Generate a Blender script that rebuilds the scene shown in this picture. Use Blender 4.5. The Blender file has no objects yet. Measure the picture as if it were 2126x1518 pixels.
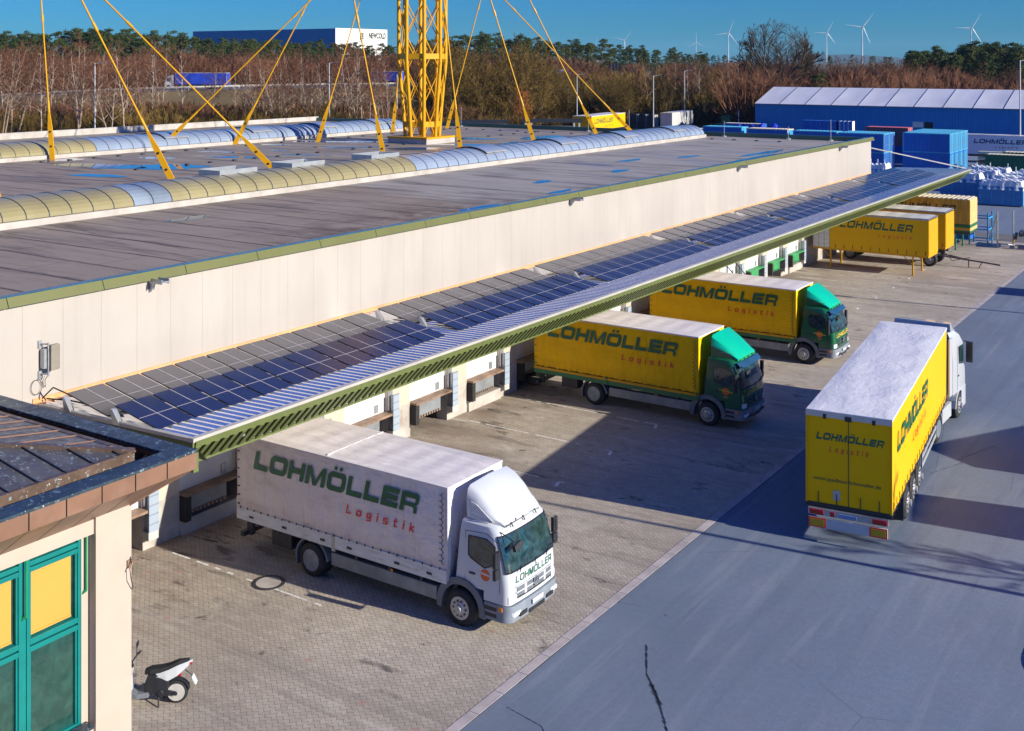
import bpy, math, random
import numpy as np
from mathutils import Vector, Matrix
random.seed(7)
PI = math.pi
R = math.radians
SC = bpy.context.scene
COL = SC.collection

# ------------------------------------------------------------------ camera, world, sun, exposure
CAM = (24.52, -35.99, 14.62)
cd = bpy.data.cameras.new('camera'); cam = bpy.data.objects.new('camera', cd); COL.objects.link(cam)
cd.sensor_width = 36.0; cd.lens = 40.43; cd.shift_y = -0.2968
cam.location = CAM; cam.rotation_euler = (PI/2, 0, 0.589)
cd.clip_start = 0.5; cd.clip_end = 30000
SC.camera = cam
SUN_EL, SUN_AZ = R(21.3), R(6.7)          # azimuth from +X towards +Y
W = bpy.data.worlds.new('World'); SC.world = W; W.use_nodes = True
wn = W.node_tree; wn.nodes.clear()
sky = wn.nodes.new('ShaderNodeTexSky'); sky.sky_type = 'NISHITA'; sky.sun_disc = False
sky.sun_elevation = SUN_EL; sky.sun_rotation = PI/2 - SUN_AZ
sky.air_density = 1.0; sky.dust_density = 0.15; sky.ozone_density = 3.0; sky.altitude = 400
tint = wn.nodes.new('ShaderNodeMix'); tint.data_type = 'RGBA'; tint.blend_type = 'MULTIPLY'
tint.inputs['Factor'].default_value = 1.0
tc = wn.nodes.new('ShaderNodeTexCoord'); sx = wn.nodes.new('ShaderNodeSeparateXYZ'); mr = wn.nodes.new('ShaderNodeMapRange'); tm = wn.nodes.new('ShaderNodeMix'); tm.data_type = 'RGBA'
mr.inputs[1].default_value = 0.03; mr.inputs[2].default_value = 0.45; wn.links.new(tc.outputs['Generated'], sx.inputs[0]); wn.links.new(sx.outputs[2], mr.inputs[0]); wn.links.new(mr.outputs[0], tm.inputs['Factor'])
tm.inputs['A'].default_value = (0.10, 0.44, 0.88, 1); tm.inputs['B'].default_value = (0.12, 0.56, 1.6, 1); wn.links.new(tm.outputs['Result'], tint.inputs['B'])
bg = wn.nodes.new('ShaderNodeBackground'); bg.inputs['Strength'].default_value = 0.070
wo = wn.nodes.new('ShaderNodeOutputWorld')
wn.links.new(sky.outputs[0], tint.inputs['A']); wn.links.new(tint.outputs['Result'], bg.inputs[0])
wn.links.new(bg.outputs[0], wo.inputs[0])
sl = bpy.data.lights.new('sun', 'SUN'); sl.energy = 5.0; sl.angle = R(0.5); sl.color = (1.0, 0.935, 0.77)
so = bpy.data.objects.new('sun', sl); COL.objects.link(so)
sdir = Vector((math.cos(SUN_EL)*math.cos(SUN_AZ), math.cos(SUN_EL)*math.sin(SUN_AZ), math.sin(SUN_EL)))
so.rotation_euler = sdir.to_track_quat('Z', 'Y').to_euler()
so.location = sdir*200
SC.view_settings.view_transform = 'Standard'; SC.view_settings.look = 'None'
SC.view_settings.exposure = 0.62; SC.view_settings.gamma = 1.0
SC.render.film_transparent = False
SC.cycles.max_bounces = 6; SC.cycles.transparent_max_bounces = 6

# ------------------------------------------------------------------ node helpers
class NT:
    def __init__(s, m): s.t = m.node_tree; s.n = s.t.nodes; s.l = s.t.links
    def add(s, typ, **kw):
        n = s.n.new(typ)
        for k, v in kw.items(): setattr(n, k, v)
        return n
    def link(s, a, b): s.l.new(a, b)
    def val(s, x, inp):
        if hasattr(x, 'links'): s.l.new(x, inp)
        else: inp.default_value = x
    def math(s, op, a, b=0.0, c=0.0, clamp=False):
        n = s.add('ShaderNodeMath', operation=op, use_clamp=clamp)
        s.val(a, n.inputs[0]); s.val(b, n.inputs[1]); s.val(c, n.inputs[2]); return n.outputs[0]
    def mix(s, f, a, b, mode='MIX'):
        n = s.add('ShaderNodeMix', data_type='RGBA', blend_type=mode)
        s.val(f, n.inputs['Factor'])
        for x, i in ((a, n.inputs['A']), (b, n.inputs['B'])):
            if hasattr(x, 'links'): s.l.new(x, i)
            else: i.default_value = (*x[:3], 1)
        return n.outputs['Result']
    def noise(s, vec, scale, detail=3, rough=0.55, dist=0.0):
        n = s.add('ShaderNodeTexNoise'); n.inputs['Scale'].default_value = scale
        n.inputs['Detail'].default_value = detail; n.inputs['Roughness'].default_value = rough
        n.inputs['Distortion'].default_value = dist
        if vec: s.l.new(vec, n.inputs['Vector'])
        return n.outputs['Fac']
    def ramp(s, f, lo, hi, a=0.0, b=1.0):
        n = s.add('ShaderNodeMapRange', clamp=True)
        s.val(f, n.inputs[0]); n.inputs[1].default_value = lo; n.inputs[2].default_value = hi
        n.inputs[3].default_value = a; n.inputs[4].default_value = b; return n.outputs[0]
    def obj(s, scale=(1, 1, 1), loc=(0, 0, 0), rot=(0, 0, 0), geo=False):
        if geo: o = s.add('ShaderNodeNewGeometry').outputs['Position']
        else: o = s.add('ShaderNodeTexCoord').outputs['Object']
        m = s.add('ShaderNodeMapping'); m.inputs['Scale'].default_value = scale
        m.inputs['Location'].default_value = loc; m.inputs['Rotation'].default_value = rot
        s.l.new(o, m.inputs[0]); return m.outputs[0]
    def bump(s, h, strength=0.3, dist=0.02):
        n = s.add('ShaderNodeBump'); n.inputs['Strength'].default_value = strength
        n.inputs['Distance'].default_value = dist; s.l.new(h, n.inputs['Height']); return n.outputs[0]

def newmat(name, rough=0.6, metal=0.0, spec=0.5):
    m = bpy.data.materials.new(name); m.use_nodes = True
    nt = NT(m); b = nt.n['Principled BSDF']
    b.inputs['Roughness'].default_value = rough; b.inputs['Metallic'].default_value = metal
    b.inputs['Specular IOR Level'].default_value = spec
    return m, nt, b

def mat(name, col, rough=0.6, metal=0.0, spec=0.5, var=0.12, scale=3.0, bump=0.0, bscale=8.0, dirt=0.0, dcol=(0.10, 0.07, 0.05),
        stretch=(1, 1, 1), rnd=0.0, geo=False, coat=0.0):
    m, nt, b = newmat(name, rough, metal, spec)
    v = nt.obj(stretch, geo=geo)
    n1 = nt.noise(v, scale, 4)
    dark = tuple(c*(1-var*1.6) for c in col); light = tuple(min(1, c*(1+var)) for c in col)
    c = nt.mix(nt.ramp(n1, 0.3, 0.7), dark, light)
    if dirt:
        n2 = nt.noise(nt.obj(tuple(x*0.7 for x in stretch), loc=(5, 3, 1), geo=geo), scale*1.7, 6, 0.65)
        c = nt.mix(nt.ramp(n2, 0.52, 0.75, 0, dirt), c, dcol)
    if rnd:
        oi = nt.add('ShaderNodeObjectInfo').outputs['Random']
        hs = nt.add('ShaderNodeHueSaturation')
        nt.val(nt.ramp(oi, 0, 1, 1-rnd, 1+rnd), hs.inputs['Value']); nt.link(c, hs.inputs['Color']); c = hs.outputs[0]
    nt.link(c, b.inputs['Base Color'])
    if coat: b.inputs['Coat Weight'].default_value = coat; b.inputs['Coat Roughness'].default_value = 0.08
    if bump:
        nt.link(nt.bump(nt.noise(nt.obj(stretch, geo=geo), bscale, 5), bump, 0.03), b.inputs['Normal'])
    return m

# ------------------------------------------------------------------ mesh builder
class MB:
    def __init__(s): s.v = []; s.f = []; s.m = []
    def add(s, vs, fs, m=0):
        o = len(s.v); s.v += [tuple(p) for p in vs]
        s.f += [tuple(i+o for i in f) for f in fs]; s.m += [m]*len(fs); return s
    def box(s, x0, x1, y0, y1, z0, z1, m=0):
        return s.add([(x0,y0,z0),(x1,y0,z0),(x1,y1,z0),(x0,y1,z0),(x0,y0,z1),(x1,y0,z1),(x1,y1,z1),(x0,y1,z1)],
                     [(3,2,1,0),(4,5,6,7),(0,1,5,4),(1,2,6,5),(2,3,7,6),(3,0,4,7)], m)
    def obox(s, c, ax, ay, az, m=0):
        c, ax, ay, az = map(Vector, (c, ax, ay, az)); vs = []
        for k in (-1, 1):
            for i, j in ((-1,-1),(1,-1),(1,1),(-1,1)): vs.append(c+ax*i+ay*j+az*k)
        return s.add(vs, [(3,2,1,0),(4,5,6,7),(0,1,5,4),(1,2,6,5),(2,3,7,6),(3,0,4,7)], m)
    def poly(s, pts, m=0): return s.add(pts, [tuple(range(len(pts)))], m)
    def prism(s, pts, vec, m=0):
        n = len(pts); vec = Vector(vec); a = [Vector(p) for p in pts]; b = [p+vec for p in a]
        return s.add(a+b, [tuple(range(n))[::-1], tuple(range(n, 2*n))]+[(i,(i+1)%n,(i+1)%n+n,i+n) for i in range(n)], m)
    def tube(s, p0, p1, r0, r1=None, n=8, m=0, cap=True):
        p0, p1 = Vector(p0), Vector(p1); r1 = r0 if r1 is None else r1
        d = (p1-p0).normalized(); u = d.orthogonal().normalized(); w = d.cross(u); vs = []
        for p, r in ((p0, r0), (p1, r1)):
            for i in range(n):
                a = 2*PI*i/n; vs.append(p+(u*math.cos(a)+w*math.sin(a))*r)
        fs = [(i,(i+1)%n,(i+1)%n+n,i+n) for i in range(n)]
        if cap: fs += [tuple(range(n))[::-1], tuple(range(n, 2*n))]
        return s.add(vs, fs, m)
    def path(s, pts, r, n=6, m=0):
        for a, b in zip(pts[:-1], pts[1:]): s.tube(a, b, r, r, n, m)
        return s
    def loft(s, rings, m=0, cap=True):
        n = len(rings[0]); vs = [p for r in rings for p in r]; fs = []
        for k in range(len(rings)-1):
            for i in range(n): fs.append((k*n+i, k*n+(i+1)%n, (k+1)*n+(i+1)%n, (k+1)*n+i))
        if cap: fs += [tuple(range(n))[::-1], tuple(range((len(rings)-1)*n, len(rings)*n))]
        return s.add(vs, fs, m)
    def lathe(s, c, axis, prof, n=24, m=0):
        c = Vector(c); ax = Vector(axis).normalized(); u = ax.orthogonal().normalized(); w = ax.cross(u); rings = []
        for (h, r) in prof:
            rings.append([c+ax*h+(u*math.cos(2*PI*i/n)+w*math.sin(2*PI*i/n))*r for i in range(n)])
        return s.loft(rings, m, True)
    def grid(s, fn, nu, nv, m=0):
        vs = [fn(i/nu, j/nv) for j in range(nv+1) for i in range(nu+1)]
        return s.add(vs, [(j*(nu+1)+i, j*(nu+1)+i+1, (j+1)*(nu+1)+i+1, (j+1)*(nu+1)+i) for j in range(nv) for i in range(nu)], m)
    def build(s, name, mats, parent=None, smooth=0, world=False, bevel=0, fixn=True):
        me = bpy.data.meshes.new(name)
        off = parent.location if (world and parent) else None
        vs = s.v if off is None else [(p[0]-off[0], p[1]-off[1], p[2]-off[2]) for p in s.v]
        me.from_pydata([tuple(p) for p in vs], [], s.f)
        if not isinstance(mats, (list, tuple)): mats = [mats]
        for q in mats: me.materials.append(q)
        me.polygons.foreach_set('material_index', s.m)
        if smooth:
            me.polygons.foreach_set('use_smooth', [True]*len(s.f)); me.set_sharp_from_angle(angle=R(smooth))
        me.update()
        o = bpy.data.objects.new(name, me); COL.objects.link(o)
        if parent: o.parent = parent
        if bevel:
            bv = o.modifiers.new('bevel', 'BEVEL'); bv.width = bevel; bv.segments = 2; bv.limit_method = 'ANGLE'; bv.angle_limit = R(40)
        return o

def tag(o, label=None, cat=None, group=None, kind=None):
    if label: o['label'] = label
    if cat: o['category'] = cat
    if group: o['group'] = group
    if kind: o['kind'] = kind
    return o
def thing(name, label, cat, loc=(0,0,0), rz=0.0, group=None):
    o = bpy.data.objects.new(name, None); COL.objects.link(o); o.location = loc; o.rotation_euler = (0,0,rz)
    o.empty_display_size = 0.5
    return tag(o, label, cat, group)
KIDS = {}
def dup(root, loc, rz=0.0, label=None, group=None, scale=1.0):
    kids = [o for o in root.children] if root.name not in KIDS else KIDS[root.name]
    KIDS[root.name] = kids
    r = root.copy(); COL.objects.link(r); r.location = loc; r.rotation_euler = (0,0,rz)
    r.scale = (scale,)*3 if not isinstance(scale, tuple) else scale
    if label: r['label'] = label
    if group: r['group'] = group
    for ch in kids:
        c = ch.copy(); COL.objects.link(c); c.parent = r
        key = '/'+ch.name
        if key not in KIDS: KIDS[key] = list(ch.children)
        for g in KIDS[key]:
            d = g.copy(); COL.objects.link(d); d.parent = c
    return r

# ------------------------------------------------------------------ lettering (stroke letters like the wide haulier type)
def rring(x0, x1, y0, y1, t, r):
    """closed rounded ring -> quads"""
    def rr(a0, a1, b0, b1, rad):
        pts = []
        for cx, cy, s in ((a1-rad, b1-rad, 0), (a0+rad, b1-rad, 1), (a0+rad, b0+rad, 2), (a1-rad, b0+rad, 3)):
            for k in range(5):
                an = (s+k/4)*PI/2; pts.append((cx+rad*math.cos(an), cy+rad*math.sin(an)))
        return pts
    o = rr(x0, x1, y0, y1, r); i = rr(x0+t*1.12, x1-t*1.12, y0+t, y1-t, max(0.02, r-t*0.75)); n = len(o)
    return [[o[k], o[(k+1)%n], i[(k+1)%n], i[k]] for k in range(n)]
def rect(x0, x1, y0, y1): return [[(x0,y0),(x1,y0),(x1,y1),(x0,y1)]]
def glyph(ch, t=0.2):
    h = t*1.12
    if ch == 'L': return [[(0,0),(1.12,0),(1.12,t),(h,t),(h,1),(0,1)]], 1.12
    if ch in 'OÖ':
        g = rring(0, 1.38, 0, 1, t, 0.3)
        if ch == 'Ö': g += rect(.38,.6,1.12,1.30)+rect(.78,1.0,1.12,1.30)
        return g, 1.38
    if ch == 'H': return rect(0,h,0,1)+rect(1.25-h,1.25,0,1)+rect(h,1.25-h,.5-t/2,.5+t/2), 1.25
    if ch == 'M': return [[(0,0),(h,0),(h,.66),(.62,0),(.88,0),(1.5-h,.66),(1.5-h,0),(1.5,0),(1.5,1),(1.18,1),(.75,.27),(.32,1),(0,1)]], 1.5
    if ch == 'E': return [[(0,0),(1.18,0),(1.18,t),(h,t),(h,.5-t/2),(1.1,.5-t/2),(1.1,.5+t/2),(h,.5+t/2),(h,1-t),(1.16,1-t),(1.16,1),(0,1)]], 1.18
    if ch == 'R': return [[(0,0),(h,0),(h,.3),(.86,.3),(.95,.24),(.97,0),(1.2,0),(1.2,.25),(1.12,.38),(1.22,.5),(1.24,.78),(1.17,.94),(1.0,1),(0,1),(0,.3)]]if False else \
        rect(0,h,0,1)+[[(h,.3),(.84,.3),(.95,.24),(.97,0),(1.2,0),(1.19,.26),(1.08,.4),(.95,.5),(h,.5)],
                       [(h,1-t),(.92,1-t),(1.0,.74),(1.0,.56),(.95,.5),(1.08,.4),(1.22,.52),(1.24,.78),(1.16,.94),(1.0,1),(h,1)]], 1.24
    s = 0.16
    if ch == 'l0': return rect(0,s,0,1)+rect(s,.6,0,s), .6
    if ch == 'o': return rring(0,.62,0,.7,s,.16), .62
    if ch == 'g': return rring(0,.6,.1,.7,s,.14)+rect(.6-s,.6,-.2,.1)+rect(0,.6-s,-.2,-.2+s*.8), .6
    if ch == 'i': return rect(0,s,0,.7)+rect(0,s,.82,1), s
    if ch == 's': return [[(0,0),(.56,0),(.56,.42),(s,.42),(s,.56),(.54,.56),(.54,.7),(0,.7),(0,.29),(.4,.29),(.4,.14),(0,.14)]], .56
    if ch == 't': return [[(.1,0),(.5,0),(.5,.14),(.26,.14),(.26,.56),(.48,.56),(.48,.7),(.26,.7),(.26,.95),(.1,.95),(.1,.7),(0,.7),(0,.56),(.1,.56)]], .5
    if ch == 'k': return rect(0,s,0,1)+[[(s,.3),(.4,0),(.6,0),(.32,.38),(.58,.7),(.38,.7),(s,.46)]], .6
    return [], .4
def stroke_text(mb, chars, o, u, v, width, cap, gap=0.2, shear=0.2, m=0, t=0.24):
    gs = [glyph(c, t) for c in chars]; tot = sum(g[1] for g in gs)+gap*(len(gs)-1)
    o, u, v = Vector(o), Vector(u), Vector(v); k = width/tot; x = 0
    for polys, w in gs:
        for p in polys: mb.poly([o+u*((a+x)*k+b*cap*shear)+v*(b*cap) for a, b in p], m)
        x += w+gap
COMPANY = list('LOHMÖLLER'); SLOGAN = ['l0','o','g','i','s','t','i','k']
def font_text(name, s, o, u, v, width, height, material, parent, shear=0.0, bold=0.0):
    cu = bpy.data.curves.new(name, 'FONT'); cu.body = s; cu.size = 1; cu.shear = shear; cu.offset = bold; cu.resolution_u = 3
    ob = bpy.data.objects.new(name+'_tmp', cu); COL.objects.link(ob)
    dg = bpy.context.evaluated_depsgraph_get(); me = bpy.data.meshes.new_from_object(ob.evaluated_get(dg))
    bpy.data.objects.remove(ob)
    xs = [q.co.x for q in me.vertices]; ys = [q.co.y for q in me.vertices]
    x0, x1, y0, y1 = min(xs), max(xs), min(ys), max(ys)
    o, u, v = Vector(o), Vector(u), Vector(v)
    for q in me.vertices: q.co = o+u*((q.co.x-x0)/(x1-x0)*width)+v*((q.co.y-y0)/(y1-y0)*height)
    me.materials.clear(); me.materials.append(material); me.name = name
    r = bpy.data.objects.new(name, me); COL.objects.link(r)
    if parent: r.parent = parent
    return r

exec_parts = []

# ------------------------------------------------------------------ materials
M = {}
def ground_pavers():
    m, nt, b = newmat('pavers', 0.75, spec=0.35)
    g = nt.add('ShaderNodeNewGeometry').outputs['Position']
    sp = nt.add('ShaderNodeSeparateXYZ'); nt.link(g, sp.inputs[0]); x, y = sp.outputs[0], sp.outputs[1]
    # zigzag joints of double-T concrete stones, rows across the yard
    zz = nt.math('PINGPONG', nt.math('MULTIPLY', x, 1/0.10), 1.0)
    y2 = nt.math('ADD', y, nt.math('MULTIPLY', nt.ramp(zz, .2, .8), 0.08))
    row = nt.math('MULTIPLY', y2, 1/0.165); rid = nt.math('FLOOR', row); fr = nt.math('PINGPONG', row, .5)
    rj = nt.ramp(fr, 0.0, 0.095, 1, 0)
    xo = nt.math('ADD', nt.math('MULTIPLY', x, 1/0.20), nt.math('MULTIPLY', rid, .5)); vj = nt.ramp(nt.math('PINGPONG', xo, .5), 0.0, 0.06, .4, 0)
    jt = nt.math('MAXIMUM', rj, vj)
    cb = nt.add('ShaderNodeCombineXYZ'); nt.link(nt.math('FLOOR', xo), cb.inputs[0]); nt.link(rid, cb.inputs[1])
    wn_ = nt.add('ShaderNodeTexWhiteNoise'); nt.link(cb.outputs[0], wn_.inputs[0])
    stone = nt.mix(wn_.outputs['Value'], (0.43, 0.37, 0.31), (0.53, 0.46, 0.385))
    paved = nt.mix(nt.math('MULTIPLY', jt, .92), stone, (0.085, 0.07, 0.075))
    v = nt.obj(geo=True)
    big = nt.noise(v, 0.13, 5, 0.6); c = nt.mix(nt.ramp(big, .36, .68, 0, .6), paved, (0.205, 0.175, 0.15))
    med = nt.noise(nt.obj((1, 1, 1), (9, 4, 2), geo=True), 0.55, 5, 0.6, 0.6)
    c = nt.mix(nt.ramp(med, .55, .75, 0, .45), c, (0.55, 0.51, 0.46))
    spots = nt.noise(nt.obj((1, 1.8, 1), (3, 8, 2), geo=True), 0.75, 4, 0.6, 0.4)
    c = nt.mix(nt.ramp(spots, .63, .72, 0, .75), c, (0.035, 0.03, 0.035))
    # brown worn, oily belt before the docks
    near = nt.math('MULTIPLY', nt.ramp(x, -3.7, 1.2, 1, 0), nt.ramp(nt.noise(nt.obj((.45, .9, 1), geo=True), 0.9, 4), .3, .65))
    c = nt.mix(nt.math('MULTIPLY', near, .7), c, (0.15, 0.095, 0.07))
    oil = nt.math('MULTIPLY', nt.ramp(x, -2.5, 2.5, 1, 0), nt.ramp(nt.noise(nt.obj((.6, 2.2, 1), (2, 2, 0), geo=True), 0.8, 4, .6, .8), .56, .66))
    c = nt.mix(nt.math('MULTIPLY', oil, .8), c, (0.03, 0.025, 0.025))
    pale = nt.ramp(nt.noise(nt.obj((.5, 1.6, 1), (12, 2, 5), geo=True), .55, 5, .65, .7), .56, .70, 0, .5); c = nt.mix(pale, c, (0.60, 0.56, 0.52))
    lane = nt.ramp(nt.noise(nt.obj((.10, 1.5, 1), (6, 1, 5), geo=True), .9, 5, .65, .3), .52, .70, 0, .5); c = nt.mix(lane, c, (0.16, 0.135, 0.12))
    drip = nt.ramp(nt.noise(nt.obj((1, 1, 1), (40, 2, 5), geo=True), 1.1, 3, .6, .5), .68, .74, 0, .7); c = nt.mix(drip, c, (0.06, 0.05, 0.05))
    # single reddish replacement stones
    red = nt.add('ShaderNodeTexVoronoi', feature='F1'); red.inputs['Scale'].default_value = 0.9; nt.link(v, red.inputs['Vector'])
    c = nt.mix(nt.ramp(red.outputs['Distance'], 0.07, 0.10, .45, 0), c, (0.42, 0.20, 0.16))
    nt.link(c, b.inputs['Base Color'])
    h = nt.math('ADD', nt.math('MULTIPLY', jt, -1.0), nt.math('MULTIPLY', nt.noise(v, 60, 2), .3))
    nt.link(nt.bump(h, 0.5, 0.012), b.inputs['Normal'])
    return m
def asphalt(name='asphalt', col=(0.175, 0.218, 0.292)):
    m, nt, b = newmat(name, 0.7, spec=0.4)
    v = nt.obj(geo=True)
    n1 = nt.noise(v, 0.09, 5, .6, .5); n2 = nt.noise(v, 0.7, 5, .65); n3 = nt.noise(v, 22, 3, .7)
    c = nt.mix(nt.ramp(n1, .35, .65), tuple(q*.80 for q in col), tuple(q*1.12 for q in col))
    c = nt.mix(nt.ramp(n2, .35, .75, 0, .35), c, (0.20, 0.205, 0.26))
    c = nt.mix(nt.ramp(n3, .35, .7, 0, .5), c, tuple(q*.66 for q in col))
    n4 = nt.noise(nt.obj((1.0, .25, 1), rot=(0, 0, R(-18)), geo=True), 0.45, 4, .6, .4)
    c = nt.mix(nt.ramp(n4, .55, .75, 0, .28), c, (0.30, 0.31, 0.37))
    n5 = nt.noise(v, 5.5, 9, .75); c = nt.mix(nt.ramp(n5, .38, .64, 0, .42), c, tuple(q*.62 for q in col))
    n6 = nt.noise(nt.obj((1.6, .07, 1), rot=(0, 0, R(6)), geo=True), .8, 5, .65, .3); c = nt.mix(nt.ramp(n6, .50, .70, 0, .45), c, tuple(q*.6 for q in col))
    n7 = nt.noise(nt.obj((1.3, .09, 1), (9, 3, 1), rot=(0, 0, R(-24)), geo=True), 1.1, 5, .65, .3); c = nt.mix(nt.ramp(n7, .54, .74, 0, .4), c, (0.30, 0.32, 0.36))
    vo = nt.add('ShaderNodeTexVoronoi', feature='DISTANCE_TO_EDGE'); vo.inputs['Scale'].default_value = .16; vo.inputs['Randomness'].default_value = 1; nt.link(nt.obj((1, .7, 1), (2.3, 7, 0), geo=True), vo.inputs['Vector']); ck = nt.math('MULTIPLY', nt.ramp(vo.outputs['Distance'], 0.0, .0035, 1, 0), nt.ramp(nt.noise(v, .35, 3), .48, .58)); c = nt.mix(nt.math('MULTIPLY', ck, .35), c, (0.03, 0.035, 0.05))
    oil = nt.noise(nt.obj((1, 1, 1), (31, 7, 0), geo=True), 1.6, 3, .5); c = nt.mix(nt.ramp(oil, .74, .80, 0, .55), c, (0.05, 0.05, 0.07))
    sp = nt.noise(v, 9, 2, .5); c = nt.mix(nt.ramp(sp, .76, .80, 0, .6), c, (0.42, 0.40, 0.38))
    nt.link(c, b.inputs['Base Color']); nt.link(nt.ramp(n2, .3, .7, .62, .8), b.inputs['Roughness'])
    nt.link(nt.bump(n3, .35, .012), b.inputs['Normal']); return m
def bitumen():
    m, nt, b = newmat('roof_felt', 0.62, spec=0.22)
    g = nt.add('ShaderNodeNewGeometry').outputs['Position']
    sp = nt.add('ShaderNodeSeparateXYZ'); nt.link(g, sp.inputs[0]); x, y = sp.outputs[0], sp.outputs[1]
    v = nt.obj(geo=True)
    wob = nt.math('MULTIPLY', nt.noise(v, 0.25, 3), .35)
    yy = nt.math('ADD', y, wob)
    seam = nt.math('PINGPONG', nt.math('MULTIPLY', yy, .5), 0.5)          # wide felt strips running across the hall
    seamf = nt.ramp(seam, 0.020, 0.045, 1, 0)
    xs = nt.math('ADD', x, nt.math('MULTIPLY', nt.math('FLOOR', nt.math('MULTIPLY', yy, .5)), 3.7))
    cross = nt.ramp(nt.math('PINGPONG', nt.math('MULTIPLY', xs, .2), .5), 0.0, 0.008, 1, 0)
    n1 = nt.noise(nt.obj((.5, 1.3, 1), geo=True), .35, 5, .65)
    n2 = nt.noise(nt.obj((.25, 2.2, 1), (4, 4, 4), geo=True), 1.1, 5, .65)
    c = nt.mix(nt.ramp(n1, .3, .7), (0.235, 0.190, 0.145), (0.35, 0.295, 0.235))
    c = nt.mix(nt.ramp(n2, .5, .72, 0, .6), c, (0.46, 0.405, 0.34))
    ys = nt.math('ADD', y, nt.math('MULTIPLY', nt.math('ADD', x, 4.8), .35)); front = nt.math('MULTIPLY', nt.ramp(x, -18, -17, 0, 1), nt.ramp(ys, 5.6, 6.1, 1, 0))   # old brown part nearest the camera
    c = nt.mix(nt.math('MULTIPLY', front, .7), c, (0.30, 0.235, 0.185))
    left = nt.math('MULTIPLY', nt.ramp(x, -19, -22, 0, 1), nt.ramp(y, 5, 14, 1, 0))
    c = nt.mix(nt.math('MULTIPLY', left, .65), c, (0.30, 0.23, 0.18))
    str_ = nt.math('MULTIPLY', seamf, nt.ramp(nt.noise(nt.obj((.4, .8, 1), (1, 7, 3), geo=True), .8, 3), .35, .6, .45, 1))
    old = nt.math('MAXIMUM', front, nt.ramp(x, -19.5, -20, .28, .75))
    c = nt.mix(nt.math('MULTIPLY', nt.math('MULTIPLY', str_, old), .9), c, (0.05, 0.035, 0.03))
    c = nt.mix(nt.math('MULTIPLY', nt.math('MULTIPLY', cross, old), .6), c, (0.04, 0.03, 0.028))
    c = nt.mix(nt.math('MULTIPLY', nt.ramp(ys, 5.8, 7.5, 0, 1), nt.ramp(x, -18, -17, 0, .45)), c, (0.40, 0.385, 0.38))
    # dirt washed to the eaves
    ed = nt.math('MULTIPLY', nt.ramp(x, -6.5, -4.2, 0, 1), nt.ramp(nt.noise(nt.obj((1, .35, 1), geo=True), .8, 5, .65), .45, .7))
    c = nt.mix(nt.math('MULTIPLY', ed, .8), c, (0.05, 0.03, 0.02))
    e2 = nt.math('MULTIPLY', nt.math('MULTIPLY', nt.ramp(x, -11, -5, 0, 1), nt.math('MULTIPLY', nt.ramp(y, -8, -1, 0, 1), nt.ramp(y, 7, 14, 1, 0))), nt.ramp(nt.noise(nt.obj((.6, .5, 1), (3, 3, 3), geo=True), .9, 5, .7, .6), .40, .58))
    c = nt.mix(nt.math('MULTIPLY', e2, .85), c, (0.075, 0.038, 0.018))
    d2 = nt.ramp(nt.noise(nt.obj((.22, 1.6, 1), (7, 1, 2), geo=True), .6, 6, .72, .5), .50, .68, 0, .8)
    c = nt.mix(d2, c, (0.055, 0.045, 0.04))
    nt.link(c, b.inputs['Base Color'])
    wet = nt.ramp(nt.noise(nt.obj((.4, 1.0, 1), (2, 5, 2), geo=True), .28, 4, .6), .5, .62, 1, 0)
    far = nt.ramp(y, 10, 30, 0, 1)
    nt.link(nt.ramp(nt.math('MULTIPLY', nt.math('SUBTRACT', 1.0, wet), far), 0, 1, .65, .34), b.inputs['Roughness'])
    nt.link(nt.bump(nt.math('ADD', seam, nt.noise(v, 14, 3)), .25, .02), b.inputs['Normal'])
    return m
def tarp(name, col, stain=(0.25, 0.16, 0.05), wr=0.55, rough=0.5, dirt=.25):
    m, nt, b = newmat(name, rough, spec=0.12)
    v = nt.obj((1.0, 1.0, 0.35)); w1 = nt.noise(v, 1.6, 3, .5, 1.6); v2 = nt.obj((.35, 1, 1.0), rot=(0, R(25), 0)); w2 = nt.noise(v2, 2.6, 3, .55, .8)
    n = nt.noise(nt.obj(), 1.2, 5, .6)
    c = nt.mix(nt.ramp(n, .3, .7), tuple(q*.92 for q in col), tuple(min(1, q*1.05) for q in col))
    st = nt.noise(nt.obj((.6, 1, 1.6), (3, 1, 7)), 1.4, 6, .7)
    c = nt.mix(nt.ramp(st, .55, .8, 0, dirt), c, stain)
    sz = nt.add('ShaderNodeSeparateXYZ'); nt.link(nt.obj(), sz.inputs[0]); low = nt.ramp(sz.outputs[2], 1.25, 1.75, 1, 0)
    c = nt.mix(nt.math('MULTIPLY', low, nt.ramp(nt.noise(nt.obj((2, 1, .6)), 1.5, 5, .7), .35, .7, .1, .55)), c, stain)
    rain = nt.ramp(nt.noise(nt.obj((6, 6, .25), (2, 2, 2)), 1.2, 4, .6), .58, .72, 0, .22); c = nt.mix(rain, c, stain)
    nt.link(c, b.inputs['Base Color'])
    nt.link(nt.bump(nt.math('ADD', w1, nt.math('MULTIPLY', w2, .8)), wr, .14), b.inputs['Normal']); return m
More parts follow.
